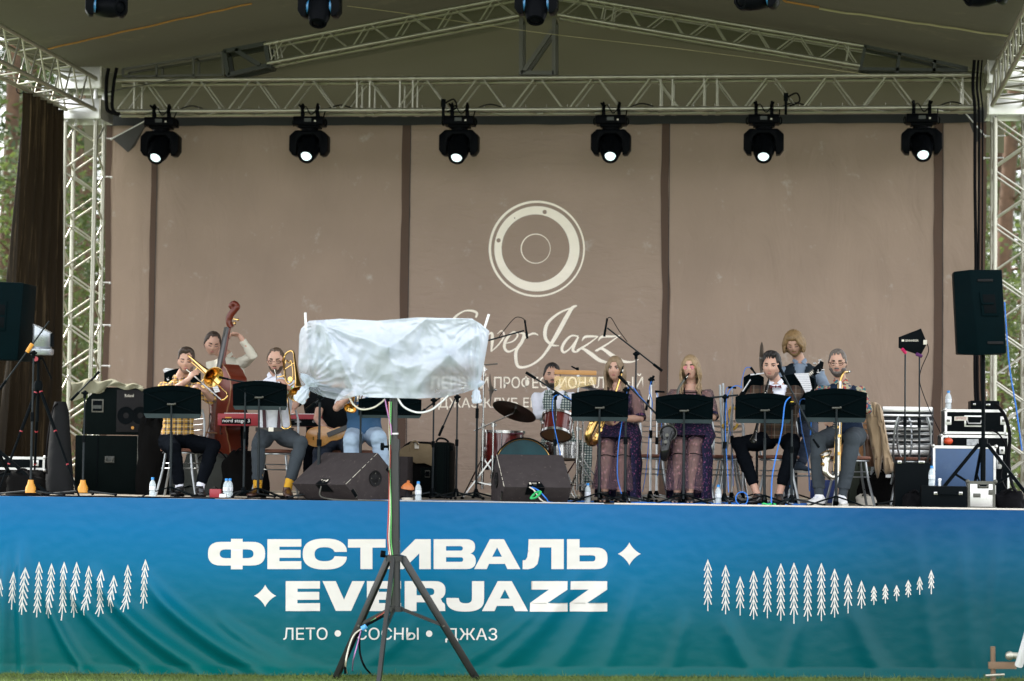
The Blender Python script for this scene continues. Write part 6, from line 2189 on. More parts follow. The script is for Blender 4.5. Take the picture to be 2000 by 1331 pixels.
def band(pr, k, t, m, name='wristband', r=.033):
    sp, el, wr = pr['J'][k]
    a = el.lerp(wr, t)
    d = (wr - el).normalized()
    g = MB(); g.cyl(a - d * .009, a + d * .009, r, n=14, cap=False); g.build(name, m, pr['root'])


chair('silver cafe chair under the yellow plaid trombonist', 352, 1.5, 0)
chair('silver cafe chair under the white shirted trombonist', 537, 1.5, 0)
chair('silver cafe chair under the trumpeter in light jeans', 712, 1.45, 0, back=False)
chair('silver cafe chair under the woman with the alto saxophone', 1212, 1.5, 0)
chair('silver cafe chair under the woman in pink sunglasses', 1355, 1.5, 0)
chair('silver cafe chair under the clarinettist', 1520, 1.55, 0)
chair('silver cafe chair under the bearded saxophonist, coat on its back', 1660, 1.5, .2)
chair('empty silver chair behind the women, left of the plaid jacket', 1412, 2.3, -.1)
chair('second empty silver chair deeper behind the pink sunglasses woman', 1432, 3.0, .3)
chair('empty silver chair between the two women', 1268, 2.6, .1)

p1 = person('man in a yellow plaid shirt and black trousers playing the trombone', 1.5, (364, 706, 1.42), (.18, .12), (352, 757), (346, 862),
            {'a': dict(w=(368, 742, 1.12), pole=(-.6, -.3, -1), d=(.5, -.2, .6), n=(.4, .3, 0), curl=.8), 'b': dict(w=(398, 764, 1.1), pole=(1, .1, -.8), d=(-.55, -.3, .5), n=(-.5, .2, -.6), curl=1.1)},
            {'a': dict(k=(340, 878), f=(351, 1.1), yaw=-.1), 'b': dict(k=(417, 872), f=(390, 1.05), yaw=.35)},
            shirt=plaid, trousers=trs_black, sleeves=1.12, collar=plaid, shoes=(shoe_blk, rubber), sock=white_sh, trcut=.9, hair=hair_short(.022, .004, 0.60, 1, quiff=.006), hair_m=hair_dkbr, beard=(beard_fn(.0025), stubble), tor_yaw=.1)
p2 = person('man in white shirt, dark braces, glasses and yellow socks playing the trombone', 1.5, (539, 705, 1.42), (.04, .16), (537, 752), (536, 850),
            {'a': dict(w=(520, 792, 1.12), pole=(-.8, .1, -.6), d=(.8, -.3, .1), n=(0, -.3, .8)), 'b': dict(w=(562, 758, 1.1), pole=(.9, -.1, -.8), d=(-.55, -.1, .8), n=(-.5, .2, -.3), curl=.8)},
            {'a': dict(k=(505, 868), f=(503, 1.1), yaw=-.2), 'b': dict(k=(588, 866), f=(561, 1.0), yaw=.3)},
            shirt=white_sh, trousers=trs_grey, sleeves=.95, collar=white_sh, shoes=(shoe_brn, rubber), sock=sock_y, trcut=.8, hair=hair_short(.01, .008, 0.72, 2), hair_m=hair_brown, beard=(beard_fn(.005), hair_brown), sw=.195)
glasses(p2, black)
band(p2, 'b', .9, green_band)
for s in (-1, 1):
    g = MB(); pts = [on_torso(p2, s * (.095 - .03 * (1 - t_)), t_, .022) for t_ in (.1, .3, .5, .7, .85, .95)]
    vs_ = []
    for q in pts: vs_ += [q - p2['side'] * .017, q + p2['side'] * .017]
    g.add(vs_, [(2 * i, 2 * i + 1, 2 * i + 3, 2 * i + 2) for i in range(5)]); g.build('brace_strap', braces_m, p2['root'], smooth=0)
g = MB(); g.loft([(p2['P'] + p2['up'] * p2['tl'] * t_, p2['side'] * .19, p2['f'] * .148) for t_ in (.06, .13)], 24); bl = g.build('belt', belt_m, p2['root'])
g = MB(); g.box(on_torso(p2, 0, .095, .034), (.05, .01, .04)); g.build('buckle', silver, bl)

p3 = person('man in a cream shirt standing and playing the double bass', 3.25, (415, 671, 3.15), (.35, .42, .1), (443, 712), (452, 812),
            {'a': dict(w=(428, 795, 2.9), pole=(-1, .2, -.5), d=(.5, -.3, -.6), n=(.5, -.2, 0)), 'b': dict(w=(468, 656, 2.97), pole=(.7, .2, -1), d=(-.95, -.25, .25), n=(-.1, -.5, -.8), curl=1.2, dz=.02)},
            {'a': dict(k=(445, 890, 3.15), f=(440, 3.2)), 'b': dict(k=(470, 890, 3.2), f=(474, 3.3))},
            shirt=cream_sh, trousers=trs_black, sleeves=1.78, collar=cream_sh, shoes=(shoe_blk, rubber), hair=hair_short(.012, .009, 0.70, 3), hair_m=hair_dkbr)
p4 = person('keyboard player in a black shirt, head hidden behind the plastic sheet', 3.0, (628, 722, 2.9), (0, .3), (625, 765), (628, 862),
            {'a': dict(w=(580, 812, 2.6), pole=(-.8, .2, -.5), d=(-.4, -.7, -.3), n=(0, 0, -1), curl=.5), 'b': dict(w=(656, 812, 2.55), pole=(.8, .2, -.5), d=(.1, -.9, -.3), n=(0, 0, -1), curl=.5)},
            {'a': dict(k=(605, 880, 2.6), f=(605, 2.6)), 'b': dict(k=(650, 880, 2.6), f=(652, 2.6))},
            shirt=black_sh, trousers=trs_black, sleeves=.6, shoes=(shoe_blk, rubber), hair=hair_short(.014, .009, 0.59, 4), hair_m=hair_dkbr)
p5 = person('guitarist in a black shirt and dark jeans, half hidden behind the trumpeter', 2.2, (662, 722, 2.15), (0, .3), (662, 772), (660, 868),
            {'a': dict(w=(638, 838, 1.85), pole=(-.8, .2, -.6), d=(.7, -.1, -.4), n=(0, .5, -.6), curl=.7), 'b': dict(w=(700, 822, 1.9), pole=(.8, .1, -.8), d=(.2, -.2, .6), n=(-.5, 0, -.4))},
            {'a': dict(k=(625, 885, 1.8), f=(622, 1.8)), 'b': dict(k=(690, 880, 1.8), f=(690, 1.8))},
            shirt=black_sh, trousers=jeans_dk, sleeves=.6, shoes=(shoe_blk, rubber), hair=hair_short(.014, .009, 0.59, 6), hair_m=hair_dkbr)
p6 = person('trumpeter in a royal blue vest and light jeans, head hidden behind the plastic sheet', 1.4, (709, 722, 1.32), (0, .15), (711, 768), (712, 850),
            {'a': dict(w=(690, 768, 1.05), pole=(-1, 0, -1), d=(.3, -.3, .6), n=(.5, .2, 0), curl=.9), 'b': dict(w=(722, 772, 1.05), pole=(.9, .1, -.8), d=(-.3, -.3, .6), n=(-.5, .2, 0), curl=.9)},
            {'a': dict(k=(686, 862), f=(688, .95), yaw=-.1), 'b': dict(k=(740, 856), f=(752, 1.0), yaw=.2)},
            shirt=white_sh, trousers=jeans_lt, sleeves=.75, shoes=(shoe_brn, rubber), hair=hair_short(.014, .009, 0.59, 7), hair_m=hair_brown, legr=1.08)
vest(p6, vest_blue)
p7 = person('bearded drummer in white shirt, checked vest and bow tie behind the drum kit', 3.1, (1078, 734, 3.02), (.15, .02), (1082, 775), (1092, 868),
            {'a': dict(w=(1088, 806, 2.75), pole=(-.9, .1, -.6), d=(.4, -.6, -.2), n=(0, 0, -1)), 'b': dict(w=(1112, 806, 2.8), pole=(.9, .1, -.6), d=(-.2, -.7, -.2), n=(0, 0, -1))},
            {'a': dict(k=(1062, 880, 2.7), f=(1050, 2.65)), 'b': dict(k=(1143, 878, 2.75), f=(1142, 2.6))},
            shirt=white_sh, trousers=checks, sleeves=1.8, collar=white_sh, shoes=(shoe_blk, rubber), skinm=skin_tan, hair=hair_short(.014, .007, 0.60, 8), hair_m=hair_black, beard=(beard_fn(.008), beard_dk), eyes='open', sw=.2)
vest(p7, checks)
g = MB()
for s in (-1, 1): g.prism([on_torso(p7, 0, .93, .02), on_torso(p7, s * .045, .955, .0), on_torso(p7, s * .045, .905, .02)], p7['f'] * .02)
g.build('bow_tie', mat('tie_grey', (.3, .33, .35), .6), p7['root'])
g = MB(); g.lathe(fl(1092, 3.15) + Vector((0, 0, .4)), (0, 0, 1), [(0, .12), (.02, .17), (.08, .17), (.1, .14)], 18, cap=True); th_ = thing('drum_throne', 'round black drum throne under the drummer', 'stool', fl(1092, 3.15)); g.build('seat', black, th_)
g = MB(); P = fl(1092, 3.15); g.cyl(P + Vector((0, 0, .15)), P + Vector((0, 0, .42)), .02, n=8); g.build('post', chrome, th_)
for k in range(3):
    a_ = 1 + k * 2.09
    g = MB(); g.cyl(P + Vector((0, 0, .25)), P + Vector((.25 * math.cos(a_), .25 * math.sin(a_), .01)), .01, n=6); g.build('leg', chrome, th_)


def dress(pr, kn_a, kn_b, left, right, Yb, sheer=True):
    """bodice and skirt of a seated woman"""
    root = pr['root']
    S, Pv, side, up, tl, f2 = pr['S'], pr['P'], pr['side'], pr['up'], pr['tl'], pr['f']
    g = MB(); pr['torso'](g, .016, -.2, .9)
    def cut(c):
        r_ = c - Pv; t = r_.dot(up) / tl
        return t > .86
    remesh(g, 'bodice', dress_m, root, .011, 3, lambda c: .005 * noise.noise(c * 10), cut)
    g = MB(); pr['torso'](g, .010, .5, 1.0)
    for k in pr['J']:
        sp, el, wr = pr['J'][k]; s = -1 if k == 'a' else 1
        g.tube([sp - side * s * .05, sp + side * s * .005 + Vector((0, 0, .01)), sp.lerp(el, .5), el], [.055, .07, .075, .058], 14)
    remesh(g, 'sheer_blouse', sheer_m, root, .011, 3, lambda c: .005 * noise.noise(c * 12))
    for k in pr['J']:
        sp, el, wr = pr['J'][k]; d = (wr - el).normalized(); e2 = el - (el - sp).normalized() * .01
        g = MB(); g.cyl(e2 - (el - sp).normalized() * .02, e2 + (el - sp).normalized() * .01, .062, n=14, cap=False); g.build('sleeve_band', dress_m, root)
    for s in (-1, 1):
        for x in (.06, .1):
            g = MB(); g.tube([on_torso(pr, s * x, t_, -.02 if t_ > .9 else .004) for t_ in (.7, .8, .88, .95, 1.0)], .005, 4); g.build('trim', black_sh, root)
    g = MB(); g.tube([on_torso(pr, x, .9 + .5 * x * x, .0) for x in (-.06, -.03, 0, .03, .06)], .004, 4); g.build('neck_trim', black_sh, root)
    kz = (kn_a.z + kn_b.z) / 2
    kc = (kn_a + kn_b) / 2
    L_, Rr = fl(left, Yb).x, fl(right, Yb).x
    def ring(c, rx0, rx1, ry0, ry1, z, fold):
        o_ = []
        n_ = 72
        for i in range(n_):
            t_ = 2 * PI * i / n_
            c_, s_ = math.cos(t_), math.sin(t_)
            w = 1 + fold * (math.sin(t_ * 13 + z * 9) * .6 + math.sin(t_ * 29) * .4)
            o_.append(Vector((c.x + (rx1 if c_ > 0 else rx0) * c_ * w, c.y + (ry1 if s_ > 0 else ry0) * s_ * w, z)))
        return o_
    hipc = Pv
    rs = [ring(hipc + Vector((0, 0, 0)), .19, .19, .15, .16, Pv.z + .12, .005), ring(hipc + Vector((0, -.06, 0)), .2, .22, .24, .15, Pv.z + .05, .01),
          ring(hipc + Vector((0, -.16, 0)), kc.x - L_ - .06 if False else .2, .24, .36, .16, kz + .085, .012), ring(kc + Vector((0, .2, 0)), .19, .22, .345, .16, kz - .01, .02),
          ring(kc + Vector((0, .2, 0)), .185, .24, .35, .15, kz - .15, .04), ring(kc + Vector((0, .2, 0)), max(.15, kc.x - L_), Rr - kc.x, .36, .15, kz - .3, .06), ring(kc + Vector((0, .2, 0)), max(.15, kc.x - L_), Rr - kc.x, .36, .15, STAGE + .05, .08)]
    n_ = 72
    flat = [v for r_ in rs for v in r_]
    solid, sheerf = [], []
    for i in range(len(rs) - 1):
        for j in range(n_):
            j2 = (j + 1) % n_
            t_ = 360 * (j + .5) / n_
            q = (i * n_ + j, i * n_ + j2, (i + 1) * n_ + j2, (i + 1) * n_ + j)
            if i >= 2 and 186 < t_ < 312: continue
            solid.append(q)
    g = MB(); g.add(flat, solid); g.build('skirt', dress_m, root, smooth=180, fix=True)
    g = MB()
    for k in pr['JL']:
        hp_, kn, ank = pr['JL'][k]
        g.tube([hp_ + Vector((0, 0, .01)), hp_.lerp(kn, .5) + Vector((0, 0, .01)), hp_.lerp(kn, .82) + Vector((0, 0, .005))], [.13, .115, .098], 16)
    g.ell(Pv + f2 * .12, (.17, .14, .11), n=16, m=10)
    remesh(g, 'lap', dress_m, root, .012, 4, lambda c: .007 * noise.noise(c * 10))
    g = MB()
    for k in pr['JL']:
        hp_, kn, ank = pr['JL'][k]
        g.tube([hp_.lerp(kn, .75), kn + Vector((0, -.005, .0)), kn.lerp(ank, .2), kn.lerp(ank, .55) + Vector((0, -.02, 0)), ank + Vector((0, -.02, .04))], [.09, .086, .088, .105, .125], 20, cap=False)
    pl_ = lambda c: .010 * math.sin(math.atan2(c.y - kc.y, c.x - kc.x) * 30 + 3 * noise.noise(c * 6)) * smooth01((kz - .05 - c.z) * 6)
    q_ = g.build('sheer_skirt', sheer_m, root, smooth=180)
    for k in pr['JL']:
        hp_, kn, ank = pr['JL'][k]; c_ = kn.lerp(ank, .2)
        g = MB(); g.tube([c_ + Vector((.09 * math.cos(a_), .09 * math.sin(a_), .01 * math.sin(a_ * 3))) for a_ in [i * PI / 10 for i in range(20)]], .005, 4, closed=True); g.build('tier_seam', black_sh, root)


sheer_m = floral('sheer_floral', (.095, .06, .075), [(.32, .16, .19), (.015, .015, .045)], 30, .27)
sheer_m.node_tree.nodes['Principled BSDF'].inputs['Alpha'].default_value = .55
wsh = (shoe_blk, rubber)
p8 = person('long haired blond woman in a floral dress holding a golden alto saxophone', 1.45, (1201, 721, 1.4), (-.12, .04), (1209, 769), (1207, 852),
            {'a': dict(w=(1180, 812, 1.15), pole=(-.7, .1, -1), d=(.2, -.4, -.5), n=(.6, 0, 0)), 'b': dict(w=(1212, 818, 1.12), pole=(1, .2, -.9), d=(-.8, -.3, .1), n=(-.3, .4, -.3))},
            {'a': dict(k=(1186, 872), f=(1181, 1.0), yaw=-.05), 'b': dict(k=(1219, 872), f=(1211, 1.0), yaw=.1)},
            fem=1, sw=.165, hip=.15, shoes=wsh, shoe_len=.23, hair=hair_long(.1), hair_m=hair_ash, eyes='open', brow_m=hair_dkbr, legr=1.05, lipc=lip)
dress(p8, p8['JL']['a'][1], p8['JL']['b'][1], 1163, 1252, 1.3)
strands(p8, hair_ash, 190, .25, 3)
p9 = person('blond woman in pink sunglasses and floral dress playing a black tenor saxophone', 1.45, (1349, 719, 1.4), (-.18, .0, -.05), (1350, 770), (1350, 852),
            {'a': dict(w=(1322, 808, 1.15), pole=(-.8, .1, -1), d=(.2, -.4, -.5), n=(.6, 0, 0)), 'b': dict(w=(1352, 800, 1.12), pole=(1, .2, -.9), d=(-.8, -.3, .1), n=(-.3, .4, -.3))},
            {'a': dict(k=(1326, 868), f=(1323, 1.0), yaw=-.1), 'b': dict(k=(1357, 868), f=(1347, .95), yaw=.05)},
            fem=1, sw=.17, hip=.15, shoes=wsh, shoe_len=.23, hair=hair_long(.0), hair_m=hair_blond, brow_m=hair_dkbr, legr=1.05)
dress(p9, p9['JL']['a'][1], p9['JL']['b'][1], 1303, 1390, 1.3)
strands(p9, hair_blond, 150, .2, 5)
glasses(p9, gold, lens_pink, .025, .02, .0012, 'thin golden sunglasses with round pink lenses')
p10 = person('dark haired man in a brown plaid jacket and bow tie playing the clarinet', 1.55, (1507, 716, 1.46), (-.2, .08, .04), (1515, 765), (1522, 858),
             {'a': dict(w=(1480, 806, 1.15), pole=(-1, .1, -.6), d=(.3, -.3, -.5), n=(.6, 0, 0), thumb=-1), 'b': dict(w=(1500, 792, 1.12), pole=(1, .15, -.8), d=(-.9, -.2, .1), n=(-.2, .5, -.2))},
             {'a': dict(k=(1443, 868), f=(1480, 1.1), yaw=-.35), 'b': dict(k=(1548, 872), f=(1521, 1.1), yaw=.05)},
             shirt=white_sh, trousers=trs_black, sleeves=1.6, collar=white_sh, shoes=(shoe_blk, rubber), trcut=.78, hair=hair_short(.026, .012, 0.64, 9, quiff=.01), hair_m=hair_black, brow_m=hair_black, beard=(beard_fn(.002), stubble), skinm=skin, sw=.215, eyes='open', hscale=1.1)
vest(p10, jacket, .03, .5, .075, 'jacket', -.06, sleeves=.85)
g = MB()
wine = mat('bow_tie_wine', (.09, .008, .014), .6)
for s in (-1, 1): g.prism([on_torso(p10, 0, .965, .012), on_torso(p10, s * .05, .995, -.02), on_torso(p10, s * .055, .935, .012)], p10['f'] * .02)
g.ell(on_torso(p10, 0, .965, .025), .012, n=8, m=6); g.build('bow_tie', wine, p10['root'])
p11 = person('blond bearded man in blue shirt and dark vest playing the electric bass', 2.8, (1551, 672, 2.72), (-.1, .42, -.08), (1562, 724), (1562, 830),
             {'a': dict(w=(1540, 800, 2.5), pole=(-1, .1, -.5), d=(.5, -.3, -.5), n=(.5, 0, -.3)), 'b': dict(w=(1592, 770, 2.45), pole=(1, .2, -.9), d=(-.4, -.3, .6), n=(-.5, 0, .2))},
             {'a': dict(k=(1548, 880, 2.4), f=(1542, 2.5)), 'b': dict(k=(1582, 850, 2.4), f=(1562, 2.2), z=STAGE + .3, yaw=.5)},
             shirt=chambray, trousers=jeans_dk, sleeves=1.6, collar=chambray, shoes=(suede, sole_wht), hair=None, hair_m=hair_gold, brow_m=hair_gold, beard=(beard_fn(.009), hair_gold), sw=.2, skinm=skin_tan)
vest(p11, vest_dark)
def bowl(d):
    x, y, z = d
    m = smooth01((z - (.34 if y < -.3 else -.35)) * 5) if abs(x) < .8 or y > 0 else smooth01((z + .45) * 5)
    flare = .012 * smooth01((.45 - z) * 2) * (1 if abs(x) > .5 or y > 0 else .5)
    if y < 0: m = smooth01((z - (.42 - 1.6 * max(0, abs(x + .1) - .42))) * 5)
    return -.014 + (.014 + .026 + flare + .006 * noise.noise(Vector((x * 16, y * 16, z * 3)))) * m
g = MB(); head_shell(g, p11['M'], p11['H'], lambda d: headpt(d) + d * bowl(d), 72, 50); g.build('hair', hair_gold, p11['root'], smooth=180)
strands(p11, hair_gold, 130, -.02, 9)
p12 = person('grey bearded man in glasses, floral shirt and white sneakers with a saxophone', 1.5, (1636, 709, 1.42), (-.12, .12), (1642, 763), (1652, 850),
             {'a': dict(w=(1609, 808, 1.05), pole=(-1, .1, -.5), d=(.35, -.5, -.75), n=(.3, .3, -.4), curl=.35, thumb=1), 'b': dict(w=(1660, 790, 1.1), pole=(1, .1, -.8), d=(-.8, -.2, .1), n=(-.2, .4, -.2))},
             {'a': dict(k=(1598, 862), f=(1600, 1.0), yaw=-.5), 'b': dict(k=(1664, 860), f=(1645, 1.05), yaw=.0)},
             shirt=flo_shirt, trousers=trs_grey, sleeves=1.5, collar=flo_shirt, shoes=(shoe_wht, sole_wht, white_sh), trcut=.86, sock=trs_grey, hair=hair_short(.014, .006, 0.64, 10), hair_m=hair_grey, beard=(beard_fn(.012), beard_gr), legr=1.1, sw=.2, brow_m=hair_dkbr)
vest(p12, vest_navy)
glasses(p12, black)
band(p12, 'a', .93, green_band)

# ------------------------------------------------------------------ wind instruments


def trombone(label, mouth, end, bell, off_side, wrap=False):
    mouth, end, bell = Vector(mouth), Vector(end), Vector(bell)
    t = thing('trombone', label, 'trombone', bell)
    d = (end - mouth).normalized()
    sd = Vector(off_side); sd = (sd - d * sd.dot(d)).normalized()
    w = .085
    g = MB(); g.tube([mouth + d * .06, end], .0072, 8); g.build('slide_tube', silver_tube, t)
    g = MB(); g.tube([mouth + d * .1 + sd * w, end + sd * w], .0072, 8); g.build('slide_tube', brass, t)
    g = MB(); g.tube([end + sd * (w / 2) - sd * (w / 2) * math.cos(a) + d * (w / 2) * math.sin(a) for a in [i * PI / 8 for i in range(9)]], .0085, 8); bw = g.build('slide_bow', brass, t)
    for q in (.1, .3):
        g = MB(); g.cyl(mouth + d * q, mouth + d * q + sd * w, .005, n=6); g.build('stay', brass, t)
    g = MB(); g.lathe(mouth, d, [(0, .013), (.004, .013), (.03, .009), (.07, .0065)], 14, cap=True); g.build('mouthpiece', silver, t)
    prof = [(0, .102), (-.002, .104), (-.006, .1), (-.02, .082), (-.045, .06), (-.08, .043), (-.13, .031), (-.2, .022), (-.3, .0165), (-.42, .0125), (-.55, .0095)]
    g = MB(); g.lathe(bell, d, prof, 32); bl_ = g.build('bell', brass, t, smooth=180)
    g = MB(); g.tube([bell + basis(d)[1] * (.103 * math.cos(a)) + basis(d)[2] * (.103 * math.sin(a)) for a in [i * PI / 16 for i in range(32)]], .003, 6, closed=True); g.build('bell_rim', brass, bl_)
    b0 = bell - d * .55
    tgt = mouth + sd * w
    v = tgt - b0; v = v - d * v.dot(d)
    wv = v.length; vn = v.normalized()
    g = MB(); g.tube([b0 + vn * (wv / 2) - vn * (wv / 2) * math.cos(a) - d * (wv / 2) * math.sin(a) for a in [i * PI / 8 for i in range(9)]], .0095, 8); g.build('tuning_bow', brass, t)
    e = b0 + vn * wv
    L_ = (mouth + d * .14 + sd * w - e).dot(d)
    g = MB(); g.tube([e, e + d * L_], .0085, 8); g.build('neck_tube', brass, t)
    for q in (.12, .38):
        g = MB(); g.cyl(e + d * q, e + d * q - vn * wv, .0055, n=6); g.build('stay', brass, t)
    if wrap:
        g = MB(); c = e + d * .18 - vn * wv * .5
        g.tube(smoothpts([c - d * .1, c - d * .16 + vn * .03, c - d * .1 + vn * .06, c + d * .1 + vn * .06, c + d * .16 + vn * .02, c + d * .1 - vn * .03, c - d * .1 - vn * .03], 5, True), .0075, 7, closed=True); g.build('valve_loop', brass, t)
        g = MB(); g.cyl(c + d * .12, c + d * .12 + Vector((0, -.05, 0)), .024, n=16); g.build('valve', brass, t)
    return t


trombone('brass trombone of the plaid shirted man, bell facing the audience', at(366, 723, 1.3), at(432, 781, .82), at(417, 737, .98), (.7, 0, .7))
trombone('brass trombone of the white shirted man, slide pointing down', at(538, 723, 1.3), at(551, 833, .82), at(584, 770, .98), (1, 0, .1), True)

t = thing('trumpet', 'small brass trumpet of the player in the royal blue vest', 'trumpet', at(685, 797, .95))
bl_, ms = at(684, 798, .93), at(703, 741, 1.22)
d = (bl_ - ms).normalized()
g = MB(); g.lathe(bl_, d, [(0, .062), (-.003, .063), (-.02, .045), (-.05, .028), (-.1, .017), (-.18, .011), (-.34, .007)], 26); g.build('bell', brass, t, smooth=180)
g = MB(); s_ = basis(d, (1, 0, 0))[1]; g.tube(smoothpts([bl_ - d * .12 + s_ * .03, bl_ - d * .05 + s_ * .045, bl_ - d * .05 + s_ * .07, bl_ - d * .2 + s_ * .075, bl_ - d * .36 + s_ * .05], 5), .006, 7); g.build('lead_pipe', brass, t)
for k in range(3):
    c = bl_ - d * (.17 + .028 * k) + s_ * .035
    g = MB(); g.cyl(c + Vector((0, -.0, .06)), c - Vector((0, 0, .05)), .0125, n=10); vl = g.build('valve', silver, t)
    g = MB(); g.cyl(c + Vector((0, 0, .06)), c + Vector((0, 0, .085)), .004, n=6); g.ell(c + Vector((0, 0, .087)), (.009, .009, .004), n=8, m=5); g.build('button', silver, vl)
g = MB(); g.lathe(ms, d, [(-.02, .011), (.0, .007), (.03, .005)], 10, cap=True); g.build('mouthpiece', silver, t)


def saxophone(label, neck, top, bow, bell, mouth, r, bodym, keym, bellr, belldir):
    """conical body from the top to the bow, bell back up"""
    neck, top, bow, bell, mouth = [Vector(v) for v in (neck, top, bow, bell, mouth)]
    t = thing('saxophone', label, 'saxophone', bow)
    down = (bow - top).normalized()
    sd = (bell - bow); sd = sd - down * sd.dot(down)
    hb = bow + sd * .5
    g = MB()
    P_ = [top, top.lerp(bow, .5), bow - down * .04]
    bowp = [bow + sd * (.5 - .5 * math.cos(a)) + down * (.05 * math.sin(a) - .04 * (1 - math.sin(a)) * 0) for a in (0.35, PI / 2, PI - .35)]
    pts = P_ + bowp + [bow + sd - down * .05, bell.lerp(bow + sd, .5)]
    rs = [r * .42, r * .68, r * .95, r * 1.0, r * 1.08, r * 1.15, r * 1.22, r * 1.35]
    sp = smoothpts(pts, 4)
    rr_ = []
    for i in range(len(sp)):
        q = i / 4; k = int(min(q, 6.999)); rr_.append(rs[k] + (rs[k + 1] - rs[k]) * (q - k))
    g.tube(sp, rr_, 18, cap=False)
    g.build('body_tube', bodym, t, smooth=180)
    bd = Vector(belldir).normalized()
    base = bell.lerp(bow + sd, .5)
    g = MB()
    rings = []
    for q, rr2 in ((0, rs[-1]), (.4, r * 1.55), (.75, bellr * .78), (.93, bellr * .95), (1, bellr), (1.0, bellr * .97), (.9, bellr * .86), (.6, r * 1.5), (.1, r * 1.2)):
        c = base.lerp(bell, q)
        dd = (bell - base).normalized().lerp(bd, min(1, q * 1.1)).normalized()
        _, a_, b_ = basis(dd, (1, 0, 0))
        rings.append((c, a_ * rr2, b_ * rr2))
    g.loft(rings, 26, cap=False); bl = g.build('bell', bodym, t, smooth=180)
    _, a_, b_ = basis(bd, (1, 0, 0))
    g = MB(); g.tube([bell + a_ * bellr * math.cos(q) + b_ * bellr * math.sin(q) for q in [i * PI / 12 for i in range(24)]], .003, 5, closed=True); g.build('bell_rim', keym, bl)
    g = MB(); g.tube(smoothpts([top, neck, mouth], 5), [.012 + .0 * i for i in range(11)], 10); g.build('neck', keym, t)
    md = (mouth - neck).normalized()
    g = MB(); g.lathe(mouth - md * .03, md, [(0, .012), (.04, .0135), (.05, .011), (.1, .006)], 10, cap=True); mp_ = g.build('mouthpiece', black, t)
    g = MB(); g.cyl(mouth, mouth + md * .025, .0145, n=10); g.build('ligature', silver, mp_)
    fr_ = Vector((0, -1, 0))
    for k in range(9):
        q = .12 + .095 * k
        c = top.lerp(bow, q) + fr_ * (r * (.42 + .55 * q) + .006)
        c += Vector((.012 * (1 if k % 2 else -1), 0, 0))
        g = MB(); g.cyl(c, c + fr_ * .006, .011 + .007 * q, n=12); g.build('key_cup', keym, t)
    for s in (-1, 1):
        g = MB(); g.cyl(top + fr_ * r * .6 + Vector((s * .02, 0, -.03)), bow + fr_ * r * 1.0 + Vector((s * .03, 0, .02)), .003, n=5); g.build('key_rod', keym, t)
    for q in (.35, .75):
        c = (bow + sd).lerp(bell, q) + sd.normalized() * r * 1.2 + fr_ * .02
        g = MB(); g.cyl(c, c + sd.normalized() * .012, .017, n=14); g.build('key_cup', keym, t)
    for k in range(4):
        c = top.lerp(bow, .5) + fr_ * (r + .02) + Vector((-.035, 0, .05 - .02 * k))
        g = MB(); g.ell(c, (.018, .006, .006), n=8, m=5); g.build('key_lever', silver, t)
    return t


saxophone('golden alto saxophone held by the long haired woman', at(1210, 742, 1.18), at(1204, 762, 1.14), at(1162, 862, 1.0), at(1172, 796, .9), at(1214, 727, 1.22), .032, gold, brass, .062, (.25, -.85, .5))
tenor_blk = mat('black_nickel', (.02, .021, .022), .14, .6)
saxophone('black tenor saxophone played by the woman in pink sunglasses', at(1326, 758, 1.2), at(1322, 775, 1.14), at(1300, 888, .95), at(1305, 846, .88), at(1339, 739, 1.27), .037, tenor_blk, steel_gr, .08, (0, -.9, .35))
saxophone('silver and gold saxophone standing between the knees of the bearded man', at(1647, 729, 1.12), at(1641, 745, 1.1), at(1634, 925, .9), at(1613, 886, .86), at(1656, 727, 1.22), .028, silver, gold, .058, (-.35, -.35, .85))

t = thing('clarinet', 'black clarinet with silver rings played by the man in the plaid jacket', 'clarinet', at(1471, 860, .95))
a, b_ = at(1502, 740, 1.3), at(1471, 862, .93)
d = (b_ - a).normalized(); ln = (b_ - a).length
g = MB(); g.lathe(a, d, [(0, .006), (.04, .012), (.07, .013), (.075, .0145), (.14, .0145), (ln - .14, .0145), (ln - .1, .016), (ln - .05, .022), (ln - .01, .033), (ln, .035), (ln - .004, .03), (ln - .04, .018)], 16); g.build('clarinet_tube', tenor_blk, t, smooth=60)
for q in (.07, .145, .36, ln - .11, ln - .002):
    g = MB(); g.cyl(a + d * q, a + d * (q + .005), .0165 if q < ln - .05 else .0355, n=16, cap=False); g.build('ring', silver, t)
for k in range(10):
    c = a + d * (.17 + .035 * k) + Vector((0, -.017, 0))
    g = MB(); g.cyl(c, c + Vector((0, -.004, 0)), .008, n=8); g.build('key', silver, t)

# ------------------------------------------------------------------ double bass
bass_m = mat('bass_varnish', (.11, .018, .008), .32, var=.3, vs_=3, coat=.12, spec=.3)
bass_edge = mat('bass_edge', (.22, .1, .04), .3)
ebony = mat('ebony', (.012, .01, .01), .3)
t = thing('double_bass', 'red brown double bass with carved scroll played by the standing man', 'double bass', fl(430, 2.95))
A0, A1 = at(434, 940, 2.95), at(452, 640, 2.95)
A0.z = STAGE + .1
ax = (A1 - A0).normalized()
nf = Vector((-.72, -.69, 0)); nf = (nf - ax * nf.dot(ax)).normalized()
uu = ax.cross(nf).normalized()
if uu.x < 0: uu = -uu
Lb = (at(447, 712, 2.95) - A0).dot(ax)
def bw_(v):   # half width along the body
    pts = [(0, .0), (.012, .13), (.04, .22), (.1, .29), (.2, .33), (.3, .31), (.4, .24), (.47, .19), (.55, .175), (.62, .195), (.7, .235), (.8, .25), (.88, .225), (.94, .15), (.98, .07), (1, .028)]
    for (a, b), (c, d_) in zip(pts, pts[1:]):
        if v <= c: q = (v - a) / (c - a); q = q * q * (3 - 2 * q) if a > .04 else q ** .7; return .92 * (b + (d_ - b) * q)
    return .028
g = MB()
N_ = 44
